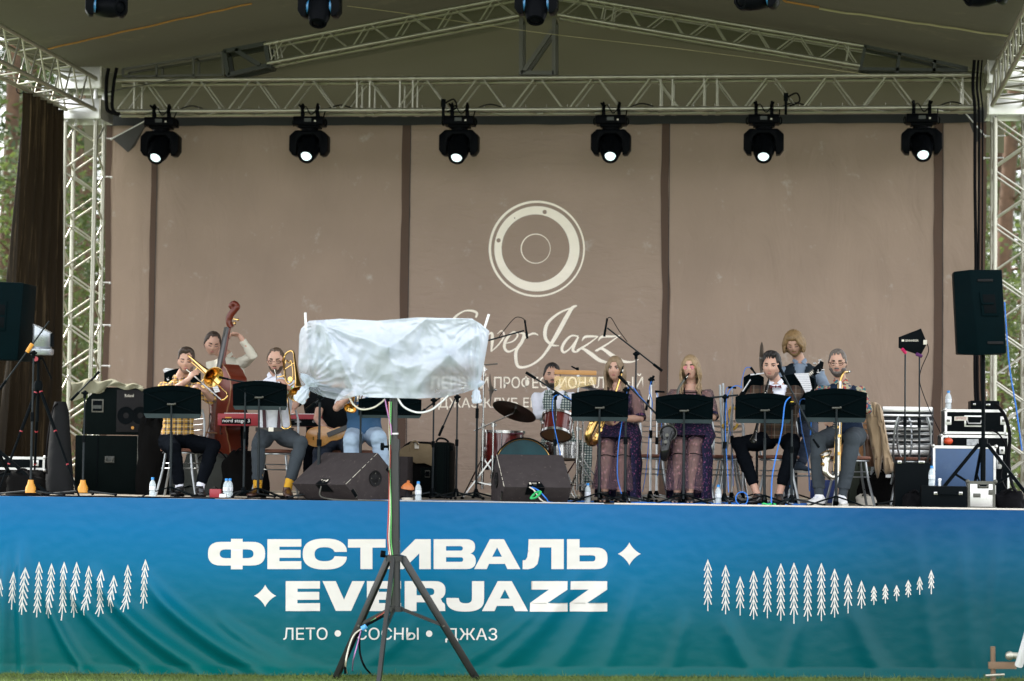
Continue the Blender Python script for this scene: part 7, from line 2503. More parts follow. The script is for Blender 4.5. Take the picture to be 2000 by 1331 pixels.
out = [A0 + ax * Lb * (i / N_) + uu * bw_(i / N_) for i in range(N_ + 1)] + [A0 + ax * Lb * (i / N_) - uu * bw_(i / N_) for i in range(N_, -1, -1)]
mid = [A0 + ax * Lb * (i / N_) for i in range(N_ + 1)]
th = .2
for sgn, off in ((1, th / 2), (-1, -th / 2)):
    rows = []
    for i in range(N_ + 1):
        w = bw_(i / N_)
        for j in range(13):
            u = -1 + j / 6
            dome = .035 * (1 - u * u) * min(1, w / .2)
            rows.append(A0 + ax * Lb * (i / N_) + uu * w * u + nf * (off + sgn * dome))
    fs_ = [(i * 13 + j, i * 13 + j + 1, (i + 1) * 13 + j + 1, (i + 1) * 13 + j) for i in range(N_) for j in range(12)]
    gg = MB(); gg.add(rows, fs_); gg.build('front_plate' if sgn > 0 else 'back_plate', bass_m, t, smooth=60)
for s in (1, -1):
    gg = MB()
    vs_ = []
    for i in range(N_ + 1):
        p = A0 + ax * Lb * (i / N_) + uu * bw_(i / N_) * s
        vs_ += [p + nf * th / 2, p - nf * th / 2]
    gg.add(vs_, [(2 * i, 2 * i + 1, 2 * i + 3, 2 * i + 2) for i in range(N_)]); gg.build('rib', bass_m, t, smooth=60)
    gg = MB(); gg.tube([A0 + ax * Lb * (i / N_) + uu * (bw_(i / N_) + .004) * s + nf * th / 2 for i in range(N_ + 1)], .007, 5); gg.build('edge', bass_edge, t)
    c = A0 + ax * Lb * .5 + uu * s * .12 + nf * (th / 2 + .022)
    gg = MB(); gg.tube(smoothpts([c + ax * .09 + uu * -.02 * s, c + ax * .105, c + ax * .07 + uu * .012 * s, c - ax * .07 - uu * .012 * s, c - ax * .105, c - ax * .09 + uu * .02 * s], 5), .006, 6); gg.build('f_hole', ebony, t)
nk0 = A0 + ax * Lb + nf * .08
nk1 = A1 + nf * .03
gg = MB(); gg.tube([nk0 - ax * .02, nk0 + ax * .05, nk1], [.045, .026, .022], 12); gg.build('neck', bass_m, t)
gg = MB(); gg.beam(A0 + ax * Lb * .72 + nf * (th / 2 + .07), nk1 + nf * .028, .075, .02, uu); gg.build('fingerboard', ebony, t, bevel=.006)
gg = MB(); br_ = A0 + ax * Lb * .42 + nf * (th / 2 + .035); gg.prism([br_ - uu * .07, br_ + uu * .07, br_ + uu * .04 + nf * .11, br_ - uu * .04 + nf * .11], ax * .015); gg.build('bridge', bass_edge, t)
gg = MB(); gg.beam(A0 + ax * .02 + nf * (th / 2 + .04), A0 + ax * Lb * .3 + nf * (th / 2 + .07), .06, .02, uu); gg.build('tailpiece', ebony, t, bevel=.004)
for k in range(4):
    gg = MB(); gg.cyl(A0 + ax * Lb * .3 + nf * (th / 2 + .08) + uu * (k - 1.5) * .02, nk1 + nf * .045 + uu * (k - 1.5) * .011, .0018, n=4); gg.build('string', steel_gr, t)
sc = [at(x, y, 2.93) for x, y in ((452, 640), (447, 630), (449, 618), (458, 606), (463, 600), (461, 595), (455, 593), (451, 597), (453, 602), (457, 601))]
gg = MB(); gg.tube(smoothpts(sc, 5), [.033] * 8 + [.036] * 8 + [.034] * 6 + [.03] * 8 + [.026] * 8 + [.022] * 8, 12, side=(0, 1, 0)); gg.build('scroll', bass_m, t, smooth=60)
for (x, y) in ((459, 632), (465, 625)):
    gg = MB(); p_ = at(x, y, 2.88); gg.cyl(at(451, y - 3, 2.93), p_, .005, n=6); gg.ell(p_, (.012, .02, .016), n=8, m=6); gg.build('peg', brass, t)
gg = MB(); gg.cyl(A0, Vector((A0.x - ax.x * .1, A0.y, STAGE + .003)), .006, n=6); gg.build('endpin', steel_gr, t)

# ------------------------------------------------------------------ keyboard and guitar
t = thing('stage_keyboard', 'long red stage keyboard seen from behind with white lettering', 'keyboard', at(552, 830, 2.45))
YK = 2.45
kx0, kx1 = at(425, 800, YK).x, at(682, 800, YK).x
kz0, kz1 = at(552, 833, YK).z, at(552, 809, YK).z
g = MB(); g.box(((kx0 + kx1) / 2, YK + .16, (kz0 + kz1) / 2), (kx1 - kx0, .32, kz1 - kz0)); g.build('keyboard_body', redp, t, bevel=.01)
def kbpatch(x0, x1, f0, f1, name, m, lift=.003):
    a_, b2 = at(x0, 820, YK).x, at(x1, 820, YK).x
    z0_, z1_ = kz0 + (kz1 - kz0) * f0, kz0 + (kz1 - kz0) * f1
    g = MB(); g.box(((a_ + b2) / 2, YK - lift / 2, (z0_ + z1_) / 2), (b2 - a_, lift, z1_ - z0_)); g.build(name, m, t)
    return a_, b2, z0_, z1_
kbpatch(433, 490, .14, .6, 'name_plate', black)
kbpatch(440, 452, .62, .72, 'name_plate', yellow)
kbpatch(566, 680, .02, .6, 'rear_panel', black)
a_, b2 = at(435, 820, YK).x, at(488, 820, YK).x
z0_ = kz0 + (kz1 - kz0) * .2
text_obj('nord stage 3', (a_, YK - .005, z0_), (b2, YK - .005, z0_), (a_, YK - .005, z0_ + .045), white, t, off=.01)
for px in (578, 582, 586, 612, 617, 621, 640, 652):
    c = at(px, 824, YK - .004)
    g = MB(); g.tube([c + Vector((.008 * math.cos(q), 0, .008 * math.sin(q))) for q in [i * PI / 5 for i in range(10)]], .0015, 4, closed=True); g.build('socket', white, t)
for k in range(52):
    x = kx0 + .04 + (kx1 - kx0 - .08) * k / 51
    g = MB(); g.box((x, YK + .24, kz1 + .004), (.02, .13, .012)); g.build('key', white, t)
for s in (-1, 1):
    for q in (-1, 1):
        x = (kx0 + kx1) / 2 + s * .45
        g = MB(); g.cyl((x + .18 * q * .3, YK + .16 - q * .16, STAGE + .01), (x - .18 * q * .3, YK + .16 + q * .16, kz0), .014, n=8); g.build('stand_leg', black, t)
honey = mat('guitar_blond', (.5, .23, .055), .25, var=.2, vs_=4, coat=.5)
t = thing('electric_guitar', 'honey blond hollow body guitar on the knee of the hidden guitarist', 'guitar', at(628, 852, 1.75))
pts = smoothpts([(Vector((x, y, 0))) for x, y in ((597, 852), (600, 866), (614, 873), (632, 871), (646, 862), (660, 860), (672, 852), (674, 840), (662, 834), (648, 838), (634, 833), (616, 834), (602, 840))], 4, True)
g = MB(); g.prism([at(p.x, p.y, 1.72) for p in pts], (0, .07, 0)); gb = g.build('guitar_body', honey, t, bevel=.006)
g = MB(); g.beam(at(640, 850, 1.70), at(702, 825, 1.66), .045, .02, (0, 0, 1)); g.build('neck', ebony, t)
g = MB(); g.beam(at(622, 845, 1.712), at(622, 862, 1.712), .02, .008, (1, 0, 0)); g.build('pickup', black, t)
g = MB(); g.cyl(at(612, 860, 1.71), at(612, 853, 1.705), .007, n=6); g.build('bridge', gold, t)
chair('black low stool under the hidden guitarist', 660, 2.2, PI, back=False)

t = thing('bass_guitar', 'dark bass guitar with pale inlays held by the blond bearded man', 'guitar', at(1560, 790, 2.4))
g = MB(); g.beam(at(1530, 770, 2.45), at(1590, 725, 2.38), .05, .022, (0, 0, 1)); g.build('neck', ebony, t)
for k in range(7):
    f_ = .72 + .045 * k
    c = at(1530 + 60 * f_, 770 - 45 * f_, 2.362)
    g = MB(); g.box(c, (.012, .004, .03), Matrix.Rotation(-.64 + PI / 2 - PI / 2, 3, 'Y')); g.build('fret_inlay', dimwhite, t)
hp = [(1586, 730), (1591, 735), (1607, 722), (1609, 708), (1603, 705), (1598, 711), (1588, 720)]
g = MB(); g.prism([at(x, y, 2.36) for x, y in hp], (0, .02, 0)); g.build('headstock', black, t, bevel=.004)
for (x, y) in ((1591, 710), (1601, 706 - 2), (1598, 728), (1607, 723)):
    p_ = at(x, y, 2.36); g = MB(); g.ell(p_, (.016, .006, .012), n=8, m=6); g.cyl(p_, at((x + 1598) / 2, (y + 716) / 2, 2.36), .004, n=5); g.build('tuner', chrome, t)
pts = smoothpts([Vector((x, y, 0)) for x, y in ((1505, 790), (1515, 810), (1540, 812), (1552, 800), (1558, 778), (1545, 765), (1530, 772), (1512, 770))], 4, True)
g = MB(); g.prism([at(p.x, p.y, 2.45) for p in pts], (0, .05, 0)); g.build('guitar_body', bass_m, t, bevel=.006)
g = MB(); bst = thing('bar_stool', 'high silver stool under the blond bass player', 'stool', fl(1562, 2.9))
P = fl(1562, 2.9)
g.lathe(P + Vector((0, 0, .66)), (0, 0, 1), [(0, .12), (.01, .17), (.05, .175), (.06, .14)], 18, cap=True); g.build('seat', seat_m, bst)
for k in range(4):
    a_ = PI / 4 + k * PI / 2
    g = MB(); g.cyl(P + Vector((.12 * math.cos(a_), .12 * math.sin(a_), .66)), P + Vector((.24 * math.cos(a_), .24 * math.sin(a_), 0.0)), .012, n=8); g.build('leg', tube_m, bst)
g = MB(); g.tube([P + Vector((.19 * math.cos(a_), .19 * math.sin(a_), .27)) for a_ in [i * PI / 10 for i in range(20)]], .009, 6, closed=True); g.build('foot_ring', tube_m, bst)
# ------------------------------------------------------------------ drum kit
drum_m = mat('drum_burst', (.1, .012, .01), .15, var=.5, vs_=5, coat=.7)
skin_amb = mat('drum_head_amber', (.2, .11, .05), .35)
bd_head = mat('bass_drum_head', (.012, .05, .06), .18, var=.6, vs_=3, spec=.08)


def drum(label, c, axis, r, depth, shell=drum_m, head=skin_amb, front=True, hoop=chrome, lugs=6, name='drum', hoop_w=.012, front_m=None):
    c = Vector(c); t = thing(name, label, 'drum', c)
    d, a, b = basis(axis)
    g = MB(); g.loft([(c - d * depth / 2, a * r, b * r), (c + d * depth / 2, a * r, b * r)], 36, cap=False); g.build('shell', shell, t, smooth=60)
    for s in (-1, 1):
        e = c + d * (s * depth / 2)
        g = MB(); g.loft([(e + d * s * .002, a * r * .985, b * r * .985), (e + d * s * .004, a * r * .01, b * r * .01)], 36); g.build('drum_head', (front_m or head) if s > 0 else head, t)
        g = MB(); g.loft([(e - d * s * .015, a * (r + .006), b * (r + .006)), (e - d * s * .015, a * (r + hoop_w), b * (r + hoop_w)), (e + d * s * .012, a * (r + hoop_w), b * (r + hoop_w)), (e + d * s * .012, a * r * .99, b * r * .99)], 36, cap=False); g.build('hoop', hoop, t)
    for k in range(lugs):
        q = 2 * PI * (k + .5) / lugs
        v = a * math.cos(q) + b * math.sin(q)
        g = MB(); g.cyl(c + v * (r + .014) - d * depth * .48, c + v * (r + .014) + d * depth * .48, .0035, n=5)
        lg = g.build('tension_rod', chrome, t)
        g = MB(); g.beam(c + v * (r + .008) - d * .025, c + v * (r + .008) + d * .025, .02, .018, v); g.build('lug', chrome, lg, bevel=.003)
    return t


YD = 2.35
bc = at(1022, 914, YD - .1)
drum('dark fronted bass drum with copper hoop behind the right wedge', bc, (.12, -1, .02), .28, .42, hoop=black, lugs=8, name='bass_drum', hoop_w=.018, front_m=bd_head)
g = MB(); dd, aa, b_b = basis((.12, -1, .02)); e = bc + dd * .225
g.tube([e + aa * (.279 * math.cos(q)) + b_b * (.279 * math.sin(q)) for q in [i * PI / 20 for i in range(40)]], .005, 5, closed=True)
g.build('copper_hoop', brass, [o for o in scene.objects if o.name == 'bass_drum'][0])
drum('dark red floor tom left of the bass drum', at(984, 880, YD + .3), (.02, 0, 1), .2, .38, name='floor_tom')
drum('red burst rack tom tilted towards the drummer, amber bottom head showing', at(1088, 832, YD), (.05, .42, .9), .15, .2, name='rack_tom')
drum('chrome snare drum under the rack tom', at(1098, 882, YD + .35), (0, .1, 1), .17, .14, shell=chrome, name='snare_drum')
g = MB(); tcl = at(1003, 846, YD + .2)
g.grid(lambda u, v: tcl + Vector(((u - .5) * .2, (v - .5) * .2, .012 * noise.noise(Vector((u * 5, v * 5, 0))) - .07 * max(0, abs(v - .5) - .3))), 12, 12)
setp(g.build('red_cloth', mat('wine_cloth', (.09, .012, .03), .85), smooth=180, fix=False), 'wine red cloth lying on the floor tom', 'cloth')


def cymbal(label, c, n, r, m, name='cymbal'):
    t = thing(name, label, 'cymbal', c)
    g = MB(); g.lathe(c, n, [(.028, .001), (.026, .02), (.012, .04), (.008, .05), (-.002, r * .7), (-.008, r), (-.0095, r), (-.004, r * .7), (.006, .05), (.01, .04), (.023, .02), (.025, .001)], 40)
    g.build('cymbal_plate', m, t, smooth=60)
    g = MB(); g.cyl(Vector(c) - Vector(n).normalized() * .03, Vector(c) + Vector(n).normalized() * .06, .006, n=6); g.ell(Vector(c) + Vector(n).normalized() * .045, .014, n=8, m=6); g.build('wing_nut', chrome, t)
    return t


cym_m = mat('cymbal_bronze', (.055, .05, .04), .35, .9, var=.3, vs_=8)
cymbal('large dark ride cymbal seen from below, left of the drummer', at(1005, 803, 2.0), (.3, .42, 1), .225, cym_m)
cymbal('cymbal seen edge on beside the plastic sheet', at(959, 762, 2.4), (1, .08, .02), .165, cym_m)
cymbal('small cymbal right of the wind chimes, behind the music stand', at(1150, 757, 2.5), (.2, .1, 1), .14, cym_m)


def drum_stand(label, px, Y, top, arm=None, legs=.3, rod=.0115):
    P = fl(px, Y); T = at(px, top, Y); T.x = P.x
    t = thing('cymbal_stand', label, 'drum hardware', P, 'chrome drum hardware stands')
    g = MB(); g.cyl(P + Vector((0, 0, .1)), P.lerp(T, .55), rod * 1.3, n=10); g.build('lower_tube', chrome, t)
    g = MB(); g.cyl(P.lerp(T, .5), T, rod * .8, n=10); g.build('upper_tube', chrome, t)
    for q in (.3, .55, .97):
        g = MB(); c = P.lerp(T, q); g.cyl(c - Vector((0, 0, .02)), c + Vector((0, 0, .02)), rod * 2, n=10); g.cyl(c, c + Vector((.04, -.01, 0)), .006, n=6); g.build('joint', chrome, t)
    for k in range(3):
        a_ = .4 + k * 2.094 + px
        f = P + Vector((legs * math.cos(a_), legs * math.sin(a_), .01))
        g = MB(); g.beam(P + Vector((0, 0, .42)), f, .014, .006); g.build('leg', chrome, t)
        g = MB(); g.beam(P + Vector((0, 0, .14)), P.lerp(f, .55) + Vector((0, 0, .17)), .012, .005); g.build('leg_brace', chrome, t)
        g = MB(); g.ell(f, (.018, .018, .015), n=8, m=5); g.build('foot', rubber, t)
    if arm:
        g = MB(); g.cyl(at(*arm[0]), at(*arm[1]), .007, n=8); g.build('arm', chrome, t)
    return t


drum_stand('tall chrome boom stand beside the plastic sheet carrying the edge on cymbal', 942, 2.4, 714, ((940, 714, 2.4), (972, 711, 2.4)))
drum_stand('chrome stand with a slanted arm under the ride cymbal', 962, 2.1, 826, ((926, 842, 2.15), (1002, 808, 2.02)))
drum_stand('chrome stand of the wind chimes behind the third music stand', 1127, 2.3, 724)
drum_stand('chrome stand right of the wind chimes stand', 1137, 2.5, 815)
drum_stand('chrome snare stand under the rack tom', 1098, 2.7, 905, legs=.22)
t = thing('wind_chimes', 'wooden bar of golden wind chimes in front of the drummer', 'chimes', at(1124, 728, 2.3))
wood_ch = mat('chime_wood', (.45, .22, .06), .4, var=.2)
a_, b2 = at(1083, 727, 2.28), at(1165, 729, 2.28)
g = MB(); g.beam(a_, b2, .045, .022, (0, 0, 1)); g.build('bar', wood_ch, t, bevel=.004)
chm = mat('chime_gold', (.65, .5, .22), .25, 1)
for k in range(38):
    q = (k + .5) / 38
    p = a_.lerp(b2, q) - Vector((0, 0, .03))
    g = MB(); ln = .16 - .09 * q
    g.cyl(p - Vector((0, 0, .012)), p - Vector((0, 0, .012 + ln)), .0024, n=5); g.build('chime', chm, t)
g = MB(); c = at(1128, 722, 2.3); g.cyl(c, c + Vector((-.06, -.02, .03)), .008, n=6); g.cyl(c - Vector((0, 0, .04)), c + Vector((0, 0, .02)), .014, n=8); g.build('clamp', black, t)

# ------------------------------------------------------------------ microphone stands
mic_stand('black boom stand between the two trombonists reaching to the first bell', 476, .95, 752, [(524, 756, .95), (440, 740, .93)], (428, 737, 446, 741, .92), spread=.3)
mic_stand('thick black boom stand left of the trumpeter, below the plastic sheet', 622, .85, 776, [(600, 800, .85), (640, 770, .85)], None, r=.012)
mic_stand('black boom stand right of the light stand, boom pointing down left', 845, 1.9, 782, [(815, 812, 1.9), (866, 772, 1.9)], None)
mic_stand('black boom stand in front of the round drum case with a drooping boom', 891, 1.9, 776, [(858, 850, 1.9), (893, 770, 1.9)], None)
mic_stand('tall black overhead stand hidden by the plastic sheet, boom over the drums', 930, 2.0, 672, [(905, 679, 2.0), (1024, 646, 2.0)], (1030, 662, 1025, 626, 1.98), cabpts=[(1025, 626, 1.99), (1018, 621, 2.0), (1005, 622, 2.0), (985, 645, 2.0), (975, 658, 2.0)])
mic_stand('tall black overhead stand behind the long haired woman, boom over the drums', 1240, 2.2, 692, [(1292, 724, 2.2), (1186, 641, 2.2)], (1180, 658, 1186, 622, 2.18), cabpts=[(1187, 622, 2.2), (1194, 622, 2.2), (1208, 645, 2.2), (1225, 668, 2.2)])
mic_stand('black boom stand in front of the drummer with a blue cable', 1083, .95, 771, [(1029, 729, .95), (1124, 789, .92)], None, cable_m=bluecab, cabpts=[(1120, 783, .9), (1096, 772, .93), (1082, 776, .93), (1079, 800, .93), (1084, 840, .93), (1093, 880, .93), (1094, 895, .93)])
mic_stand('black boom stand right of the third music stand, boom slanting down right', 1221, .85, 762, [(1210, 736, .85), (1281, 808, .82)], None, r=.010, cable_m=bluecab, cabpts=[(1279, 805, .82), (1250, 775, .83), (1236, 757, .85), (1226, 760, .84), (1219, 800, .84), (1208, 870, .84), (1206, 930, .84), (1214, 965, .8)])
mic_stand('thin silver stand with a round head between the two women', 1270, 2.2, 742, [(1262, 800, 2.2), (1276, 742, 2.2)], (1277, 734, 1273, 745, 2.2), cable_m=bluecab, col=silver_tube, cabpts=[(1272, 745, 2.18), (1268, 765, 2.18), (1274, 790, 2.2), (1268, 850, 2.2), (1262, 920, 2.1), (1255, 960, 1.6)])
mic_stand('thin silver stand leaning behind the fourth music stand', 1282, 2.5, 766, None, (1279, 765, 1298, 766, 2.4), col=silver_tube, cable_m=bluecab, cabpts=[(1282, 766, 2.4), (1290, 800, 2.4), (1292, 860, 2.4), (1284, 930, 2.2)])
mic_stand('black boom stand between fourth and fifth music stands with blue cable', 1415, .95, 776, [(1357, 780, .95), (1442, 772, .95)], None, cable_m=bluecab, r=.0095, cabpts=[(1450, 757, .95), (1436, 754, .95), (1424, 765, .94), (1418, 790, .94), (1417, 850, .94), (1421, 920, .94), (1423, 962, .9)])
mic_stand('thin silver stand with small microphones left of the plaid jacket', 1429, 1.9, 758, None, (1422, 757, 1438, 758, 1.9), col=silver_tube, cable_m=bluecab, cabpts=[(1422, 757, 1.9), (1418, 764, 1.9), (1420, 800, 1.9), (1430, 880, 1.9), (1432, 950, 1.8)])
mic_stand('thin bright stand rising behind the clarinettist', 1450, 2.2, 770, [(1440, 782, 2.2), (1466, 742, 2.2)], (1466, 718, 1476, 731, 2.2), col=silver_tube, cable_m=bluecab, cabpts=[(1466, 718, 2.2), (1456, 720, 2.2), (1450, 740, 2.2), (1447, 760, 2.2)])
mic_stand('black boom stand with a yellow ring right of the clarinettist', 1546, .6, 790, [(1521, 715, .62), (1590, 850, .55)], (1600, 875, 1588, 858, .55), r=.0095)
g = MB(); p_ = fl(1546, .6); p_.z = at(1546, 789, .6).z; g.cyl(p_, p_ + Vector((0, 0, .022)), .016, n=12); setp(g.build('yellow_ring', mat('yellow_tape', (.7, .5, .03), .5)), 'yellow ring on the boom stand right of the clarinettist', 'ring')
cable('bright blue cable hanging in a long bow from the fifth music stand to the floor', [at(1543, 776, .55), at(1533, 790, .5), at(1527, 840, .48), at(1516, 890, .48), at(1508, 935, .45), fl(1507, .4) + Vector((0, 0, .006)), fl(1512, .3) + Vector((0, 0, .006))], .0065, bluecab)
cable('blue cable loop standing on the floor left of the fifth music stand base', [fl(1449, .45) + Vector((.055 * math.cos(q), 0, .065 + .06 * math.sin(q))) for q in [i * PI / 5 for i in range(11)]], .006, bluecab)
cable('green tape loop on the floor under the clarinettist', [fl(1500, .3) + Vector((.03 * math.cos(q) * (1 + q * .2), .02 * math.sin(q), .015 + .01 * math.sin(q * 2))) for q in [i * PI / 4 for i in range(10)]], .008, MATS['green_tape'])
cable('blue cable running up behind the bearded saxophonist', [at(1581, 960, 1.8), at(1578, 900, 1.8), at(1566, 840, 1.8), at(1561, 790, 1.8), at(1572, 780, 1.7), at(1584, 800, 1.2), at(1583, 850, 1.2)], .006, bluecab)
for k in range(16):
    x = rnd.uniform(1115, 1540); y = rnd.uniform(.2, 1.6)
    p = fl(x, y); pts = [p + Vector((0, 0, .007))]
    a_ = rnd.uniform(-.5, .5) + (PI if rnd.random() < .5 else 0)
    for q in range(5):
        a_ += rnd.uniform(-.7, .7)
        p = p + Vector((math.cos(a_) * .16, math.sin(a_) * .09, 0)); p.y = max(.1, min(2, p.y))
        pts.append(p + Vector((0, 0, .007)))
    cable('blue cable lying tangled on the stage floor under the saxophone players', pts, .0055, bluecab, group='blue cables on the floor', k=5)
for k, (x0, x1, y, r_, m_, lab) in enumerate(((-60, 420, .12, .007, rubber, 'black cable along the stage edge at left'), (270, 640, .3, .006, rubber, 'second black cable curving in front of the left music stands'), (700, 1180, .02, .008, silver_tube, 'grey cable along the middle of the stage edge'), (1200, 2060, .015, .009, dimwhite, 'pale thick cable along the right half of the stage edge'), (720, 1010, .5, .005, bluecab, 'blue cable on the floor between the two wedges'), (560, 800, .16, .006, rubber, 'black cable in front of the left wedge'), (1560, 1800, .3, .006, rubber, 'black cable on the floor under the right chairs'))):
    n_ = 14
    cable(lab, [fl(x0 + (x1 - x0) * i / n_, y + .05 * math.sin(i * 1.7 + k) * (0 if y < .05 else 1) + .012 * rnd.random()) + Vector((0, 0, r_)) for i in range(n_ + 1)], r_, m_)

ytube = mat('yellow_tube', (.55, .33, .04), .45)
cable('curved yellow tube hanging among the empty chairs', [at(1437, 800, 2.0), at(1430, 795, 2.0), at(1424, 805, 2.0), at(1422, 825, 2.0), at(1412, 832, 2.0), at(1420, 840, 2.0), at(1434, 838, 2.0), at(1441, 828, 2.0)], .013, ytube, 'tube', name='yellow_tube')
cable('grey bars of a folded stand sticking up behind the fourth music stand', [at(1406, 752, 2.3), at(1411, 860, 2.3), at(1418, 950, 2.3)], .012, tube_m, 'stand', name='folded_stand')
cable('second grey bar of the folded stand beside the first', [at(1412, 749, 2.35), at(1414, 850, 2.35), at(1404, 950, 2.35)], .012, tube_m, 'stand', name='folded_stand')
cable('grey bar crossing the thin silver stand', [at(1432, 790, 1.95), at(1420, 870, 1.95), at(1410, 955, 1.95)], .012, tube_m, 'stand', name='folded_stand')

cymbal('brown cymbal edge sticking up behind the clarinettist', at(1489, 700, 2.6), (1, .15, 0), .16, cym_m)

coat_m = mat('coat_tan', (.36, .26, .16), .85, var=.08, bump=.15, bs=12, sheen=.2)
lin_m = mat('coat_lining', (.11, .055, .03), .6)
t = thing('coat', 'tan coat draped over the chair of the bearded saxophonist', 'coat', at(1705, 790, 1.8))
def outline(pts, Y, th, m, name, bev=.012, parent=None, bulge=.0):
    P = smoothpts([Vector((x, y, 0)) for x, y in pts], 4, True)
    c = sum((p for p in P), Vector()) / len(P)
    g = MB(); n = len(P)
    rings = []
    for q, dy in ((1, 0), (.9, -th * .6), (.55, -th)):
        rings.append([at(c.x + (p.x - c.x) * q, c.y + (p.y - c.y) * q, Y + dy + .018 * math.sin(p.x * .55 + p.y * .05)) for p in P])
    back = [at(p.x, p.y, Y + th * .4) for p in P]
    vs_ = back + [v for r_ in rings for v in r_]
    fs_ = [tuple(range(n))]
    for i in range(3):
        for j in range(n):
            j2 = (j + 1) % n
            fs_.append((i * n + j, i * n + j2, (i + 1) * n + j2, (i + 1) * n + j))
    fs_.append(tuple(3 * n + j for j in range(n)))
    g.add(vs_, fs_)
    return g.build(name, m, parent, smooth=70)
outline([(1694, 790), (1706, 785), (1719, 792), (1726, 812), (1727, 850), (1724, 890), (1716, 932), (1710, 925), (1703, 880), (1696, 850), (1692, 820)], 1.72, .07, coat_m, 'front_panel', parent=t)
outline([(1712, 790), (1720, 795), (1729, 830), (1738, 880), (1748, 915), (1744, 921), (1728, 925), (1723, 880), (1718, 840), (1712, 812)], 1.66, .07, coat_m, 'coat_sleeve', parent=t)
outline([(1690, 850), (1700, 860), (1711, 905), (1700, 912), (1688, 905)], 1.78, .03, lin_m, 'lining', parent=t)
for (x, y) in ((1705, 876), (1711, 897)):
    g = MB(); p = at(x, y, 1.62); g.cyl(p, p + Vector((0, -.008, 0)), .009, n=10); g.build('button', lin_m, t)
g = MB(); p = at(1735, 930, 1.66); g.box(p, (.05, .004, .03)); g.build('paper_slip', white, t)
chair('silver chair behind the coat chair at right', 1735, 2.5, -.3)
chair('silver chair in front of the olive bag', 1722, 3.1, .5)

# ------------------------------------------------------------------ light stand under a plastic sheet
SY = -.95
sp_m = mat('stand_black', (.02, .021, .02), .3, .3, bump=.03, bs=90)
t = thing('light_stand', 'tall black wind up tripod stand in front of the banner', 'light stand', (fl(771, SY).x, SY, gz(0)))
px_ = lambda y: at(772 - (1190 - y) * .0075, y, SY)
g = MB(); g.cyl(px_(1195), px_(870), .047, n=18); g.build('lower_tube', sp_m, t)
g = MB(); g.cyl(px_(880), px_(700), .034, n=16); g.build('upper_tube', sp_m, t)
g = MB(); g.cyl(px_(880), px_(858), .055, n=16); cl = g.build('collar', sp_m, t)
g = MB(); k0 = px_(873); g.cyl(k0 + Vector((-.04, -.02, 0)), k0 + Vector((-.1, -.03, .0)), .012, n=8); g.cyl(k0 + Vector((-.085, -.03, 0)), k0 + Vector((-.11, -.03, 0)), .033, n=14); g.build('knob', black, cl)
g = MB(); g.cyl(px_(849), px_(846), .04, n=14); g.build('white_tie', white, cl)
hubp = px_(1090)
g = MB(); g.lathe(hubp - Vector((0, 0, .03)), (0, 0, 1), [(0, .05), (0, .085), (.05, .085), (.06, .05)], 16, cap=True); g.build('hub', sp_m, t)
low = px_(1190)
g = MB(); g.lathe(low - Vector((0, 0, .02)), (0, 0, 1), [(0, .04), (0, .07), (.04, .07), (.045, .04)], 16, cap=True); g.build('lower_hub', sp_m, t)
feet = [at(656, 1325, -.5), at(930, 1325, -.5), at(738, 1352, -1.65)]
for f in feet:
    f.z = gz(f.x) + .015
    d = (f - hubp); d2 = Vector((d.x, d.y, 0)).normalized()
    h0 = hubp + d2 * .075
    g = MB(); g.beam(h0, f, .06, .035, (0, 0, 1)); lg = g.build('leg', sp_m, t, bevel=.004)
    g = MB(); g.ell(f, (.035, .035, .02), n=10, m=6); g.build('foot', rubber, lg)
    m_ = h0.lerp(f, .56)
    g = MB(); g.beam(low + d2 * .06, m_, .028, .02, (0, 0, 1)); g.build('brace', sp_m, t)
    g = MB(); g.cyl(m_ - Vector((0, .03, 0)), m_ + Vector((0, .03, 0)), .01, n=8); g.build('bolt', steel_gr, lg)
g = MB(); g.cyl(hubp + Vector((-.08, -.03, .03)), hubp + Vector((-.12, -.04, .035)), .03, n=10); g.build('winch_knob', black, t)

bar_t = thing('light_bar', 'lamp bar with lights wrapped in the plastic sheet', 'light bar', at(770, 700, SY))
g = MB(); g.beam(at(608, 690, SY), at(935, 690, SY), .06, .06, (0, 0, 1)); g.build('crossbar', sp_m, bar_t)
for k, px in enumerate((630, 700, 770, 840, 910)):
    p = at(px, 668, SY + .02)
    g = MB(); g.box(p, (.22, .16, .2)); g.build('lamp', mat('lamp_grey%s' % 'abcde'[k], (.3, .31, .33), .4) if k == 0 else MATS['lamp_greya'], bar_t, bevel=.02)
for (x0, y0, x1, y1) in ((598, 645, 596, 611), (944, 648, 955, 614)):
    g = MB(); g.cyl(at(x0, y0, SY), at(x1, y1, SY), .011, n=8); g.build('rod', white, bar_t)

ridg = [((210, 140), (650, 285), .07, 46), ((650, 285), (890, 112), .07, 46), ((210, 140), (335, 370), .10, 34), ((335, 370), (440, 590), .09, 34), ((230, 150), (420, 450), .03, 18), ((1030, 335), (840, 530), .09, 44), ((1030, 335), (1130, 430), .06, 26),
        ((890, 112), (1200, 108), .05, 30), ((1030, 335), (1200, 215), .06, 34), ((1200, 110), (1250, 400), .05, 26), ((140, 120), (120, 480), .04, 22), ((180, 130), (200, 500), .05, 20), ((250, 200), (255, 470), .03, 16), ((650, 285), (690, 600), .03, 40), ((480, 300), (760, 420), .02, 30), ((760, 420), (1000, 350), .03, 30), ((300, 420), (420, 590), .04, 26), ((170, 550), (430, 600), .04, 24), ((1040, 350), (1060, 590), .03, 22), ((1100, 420), (1200, 540), .03, 20)]


def seg(p, a, b):
    ax_, ay = a; bx, by = b
    dx, dy = bx - ax_, by - ay
    q = max(0, min(1, ((p[0] - ax_) * dx + (p[1] - ay) * dy) / (dx * dx + dy * dy)))
    return math.hypot(p[0] - ax_ - dx * q, p[1] - ay - dy * q)


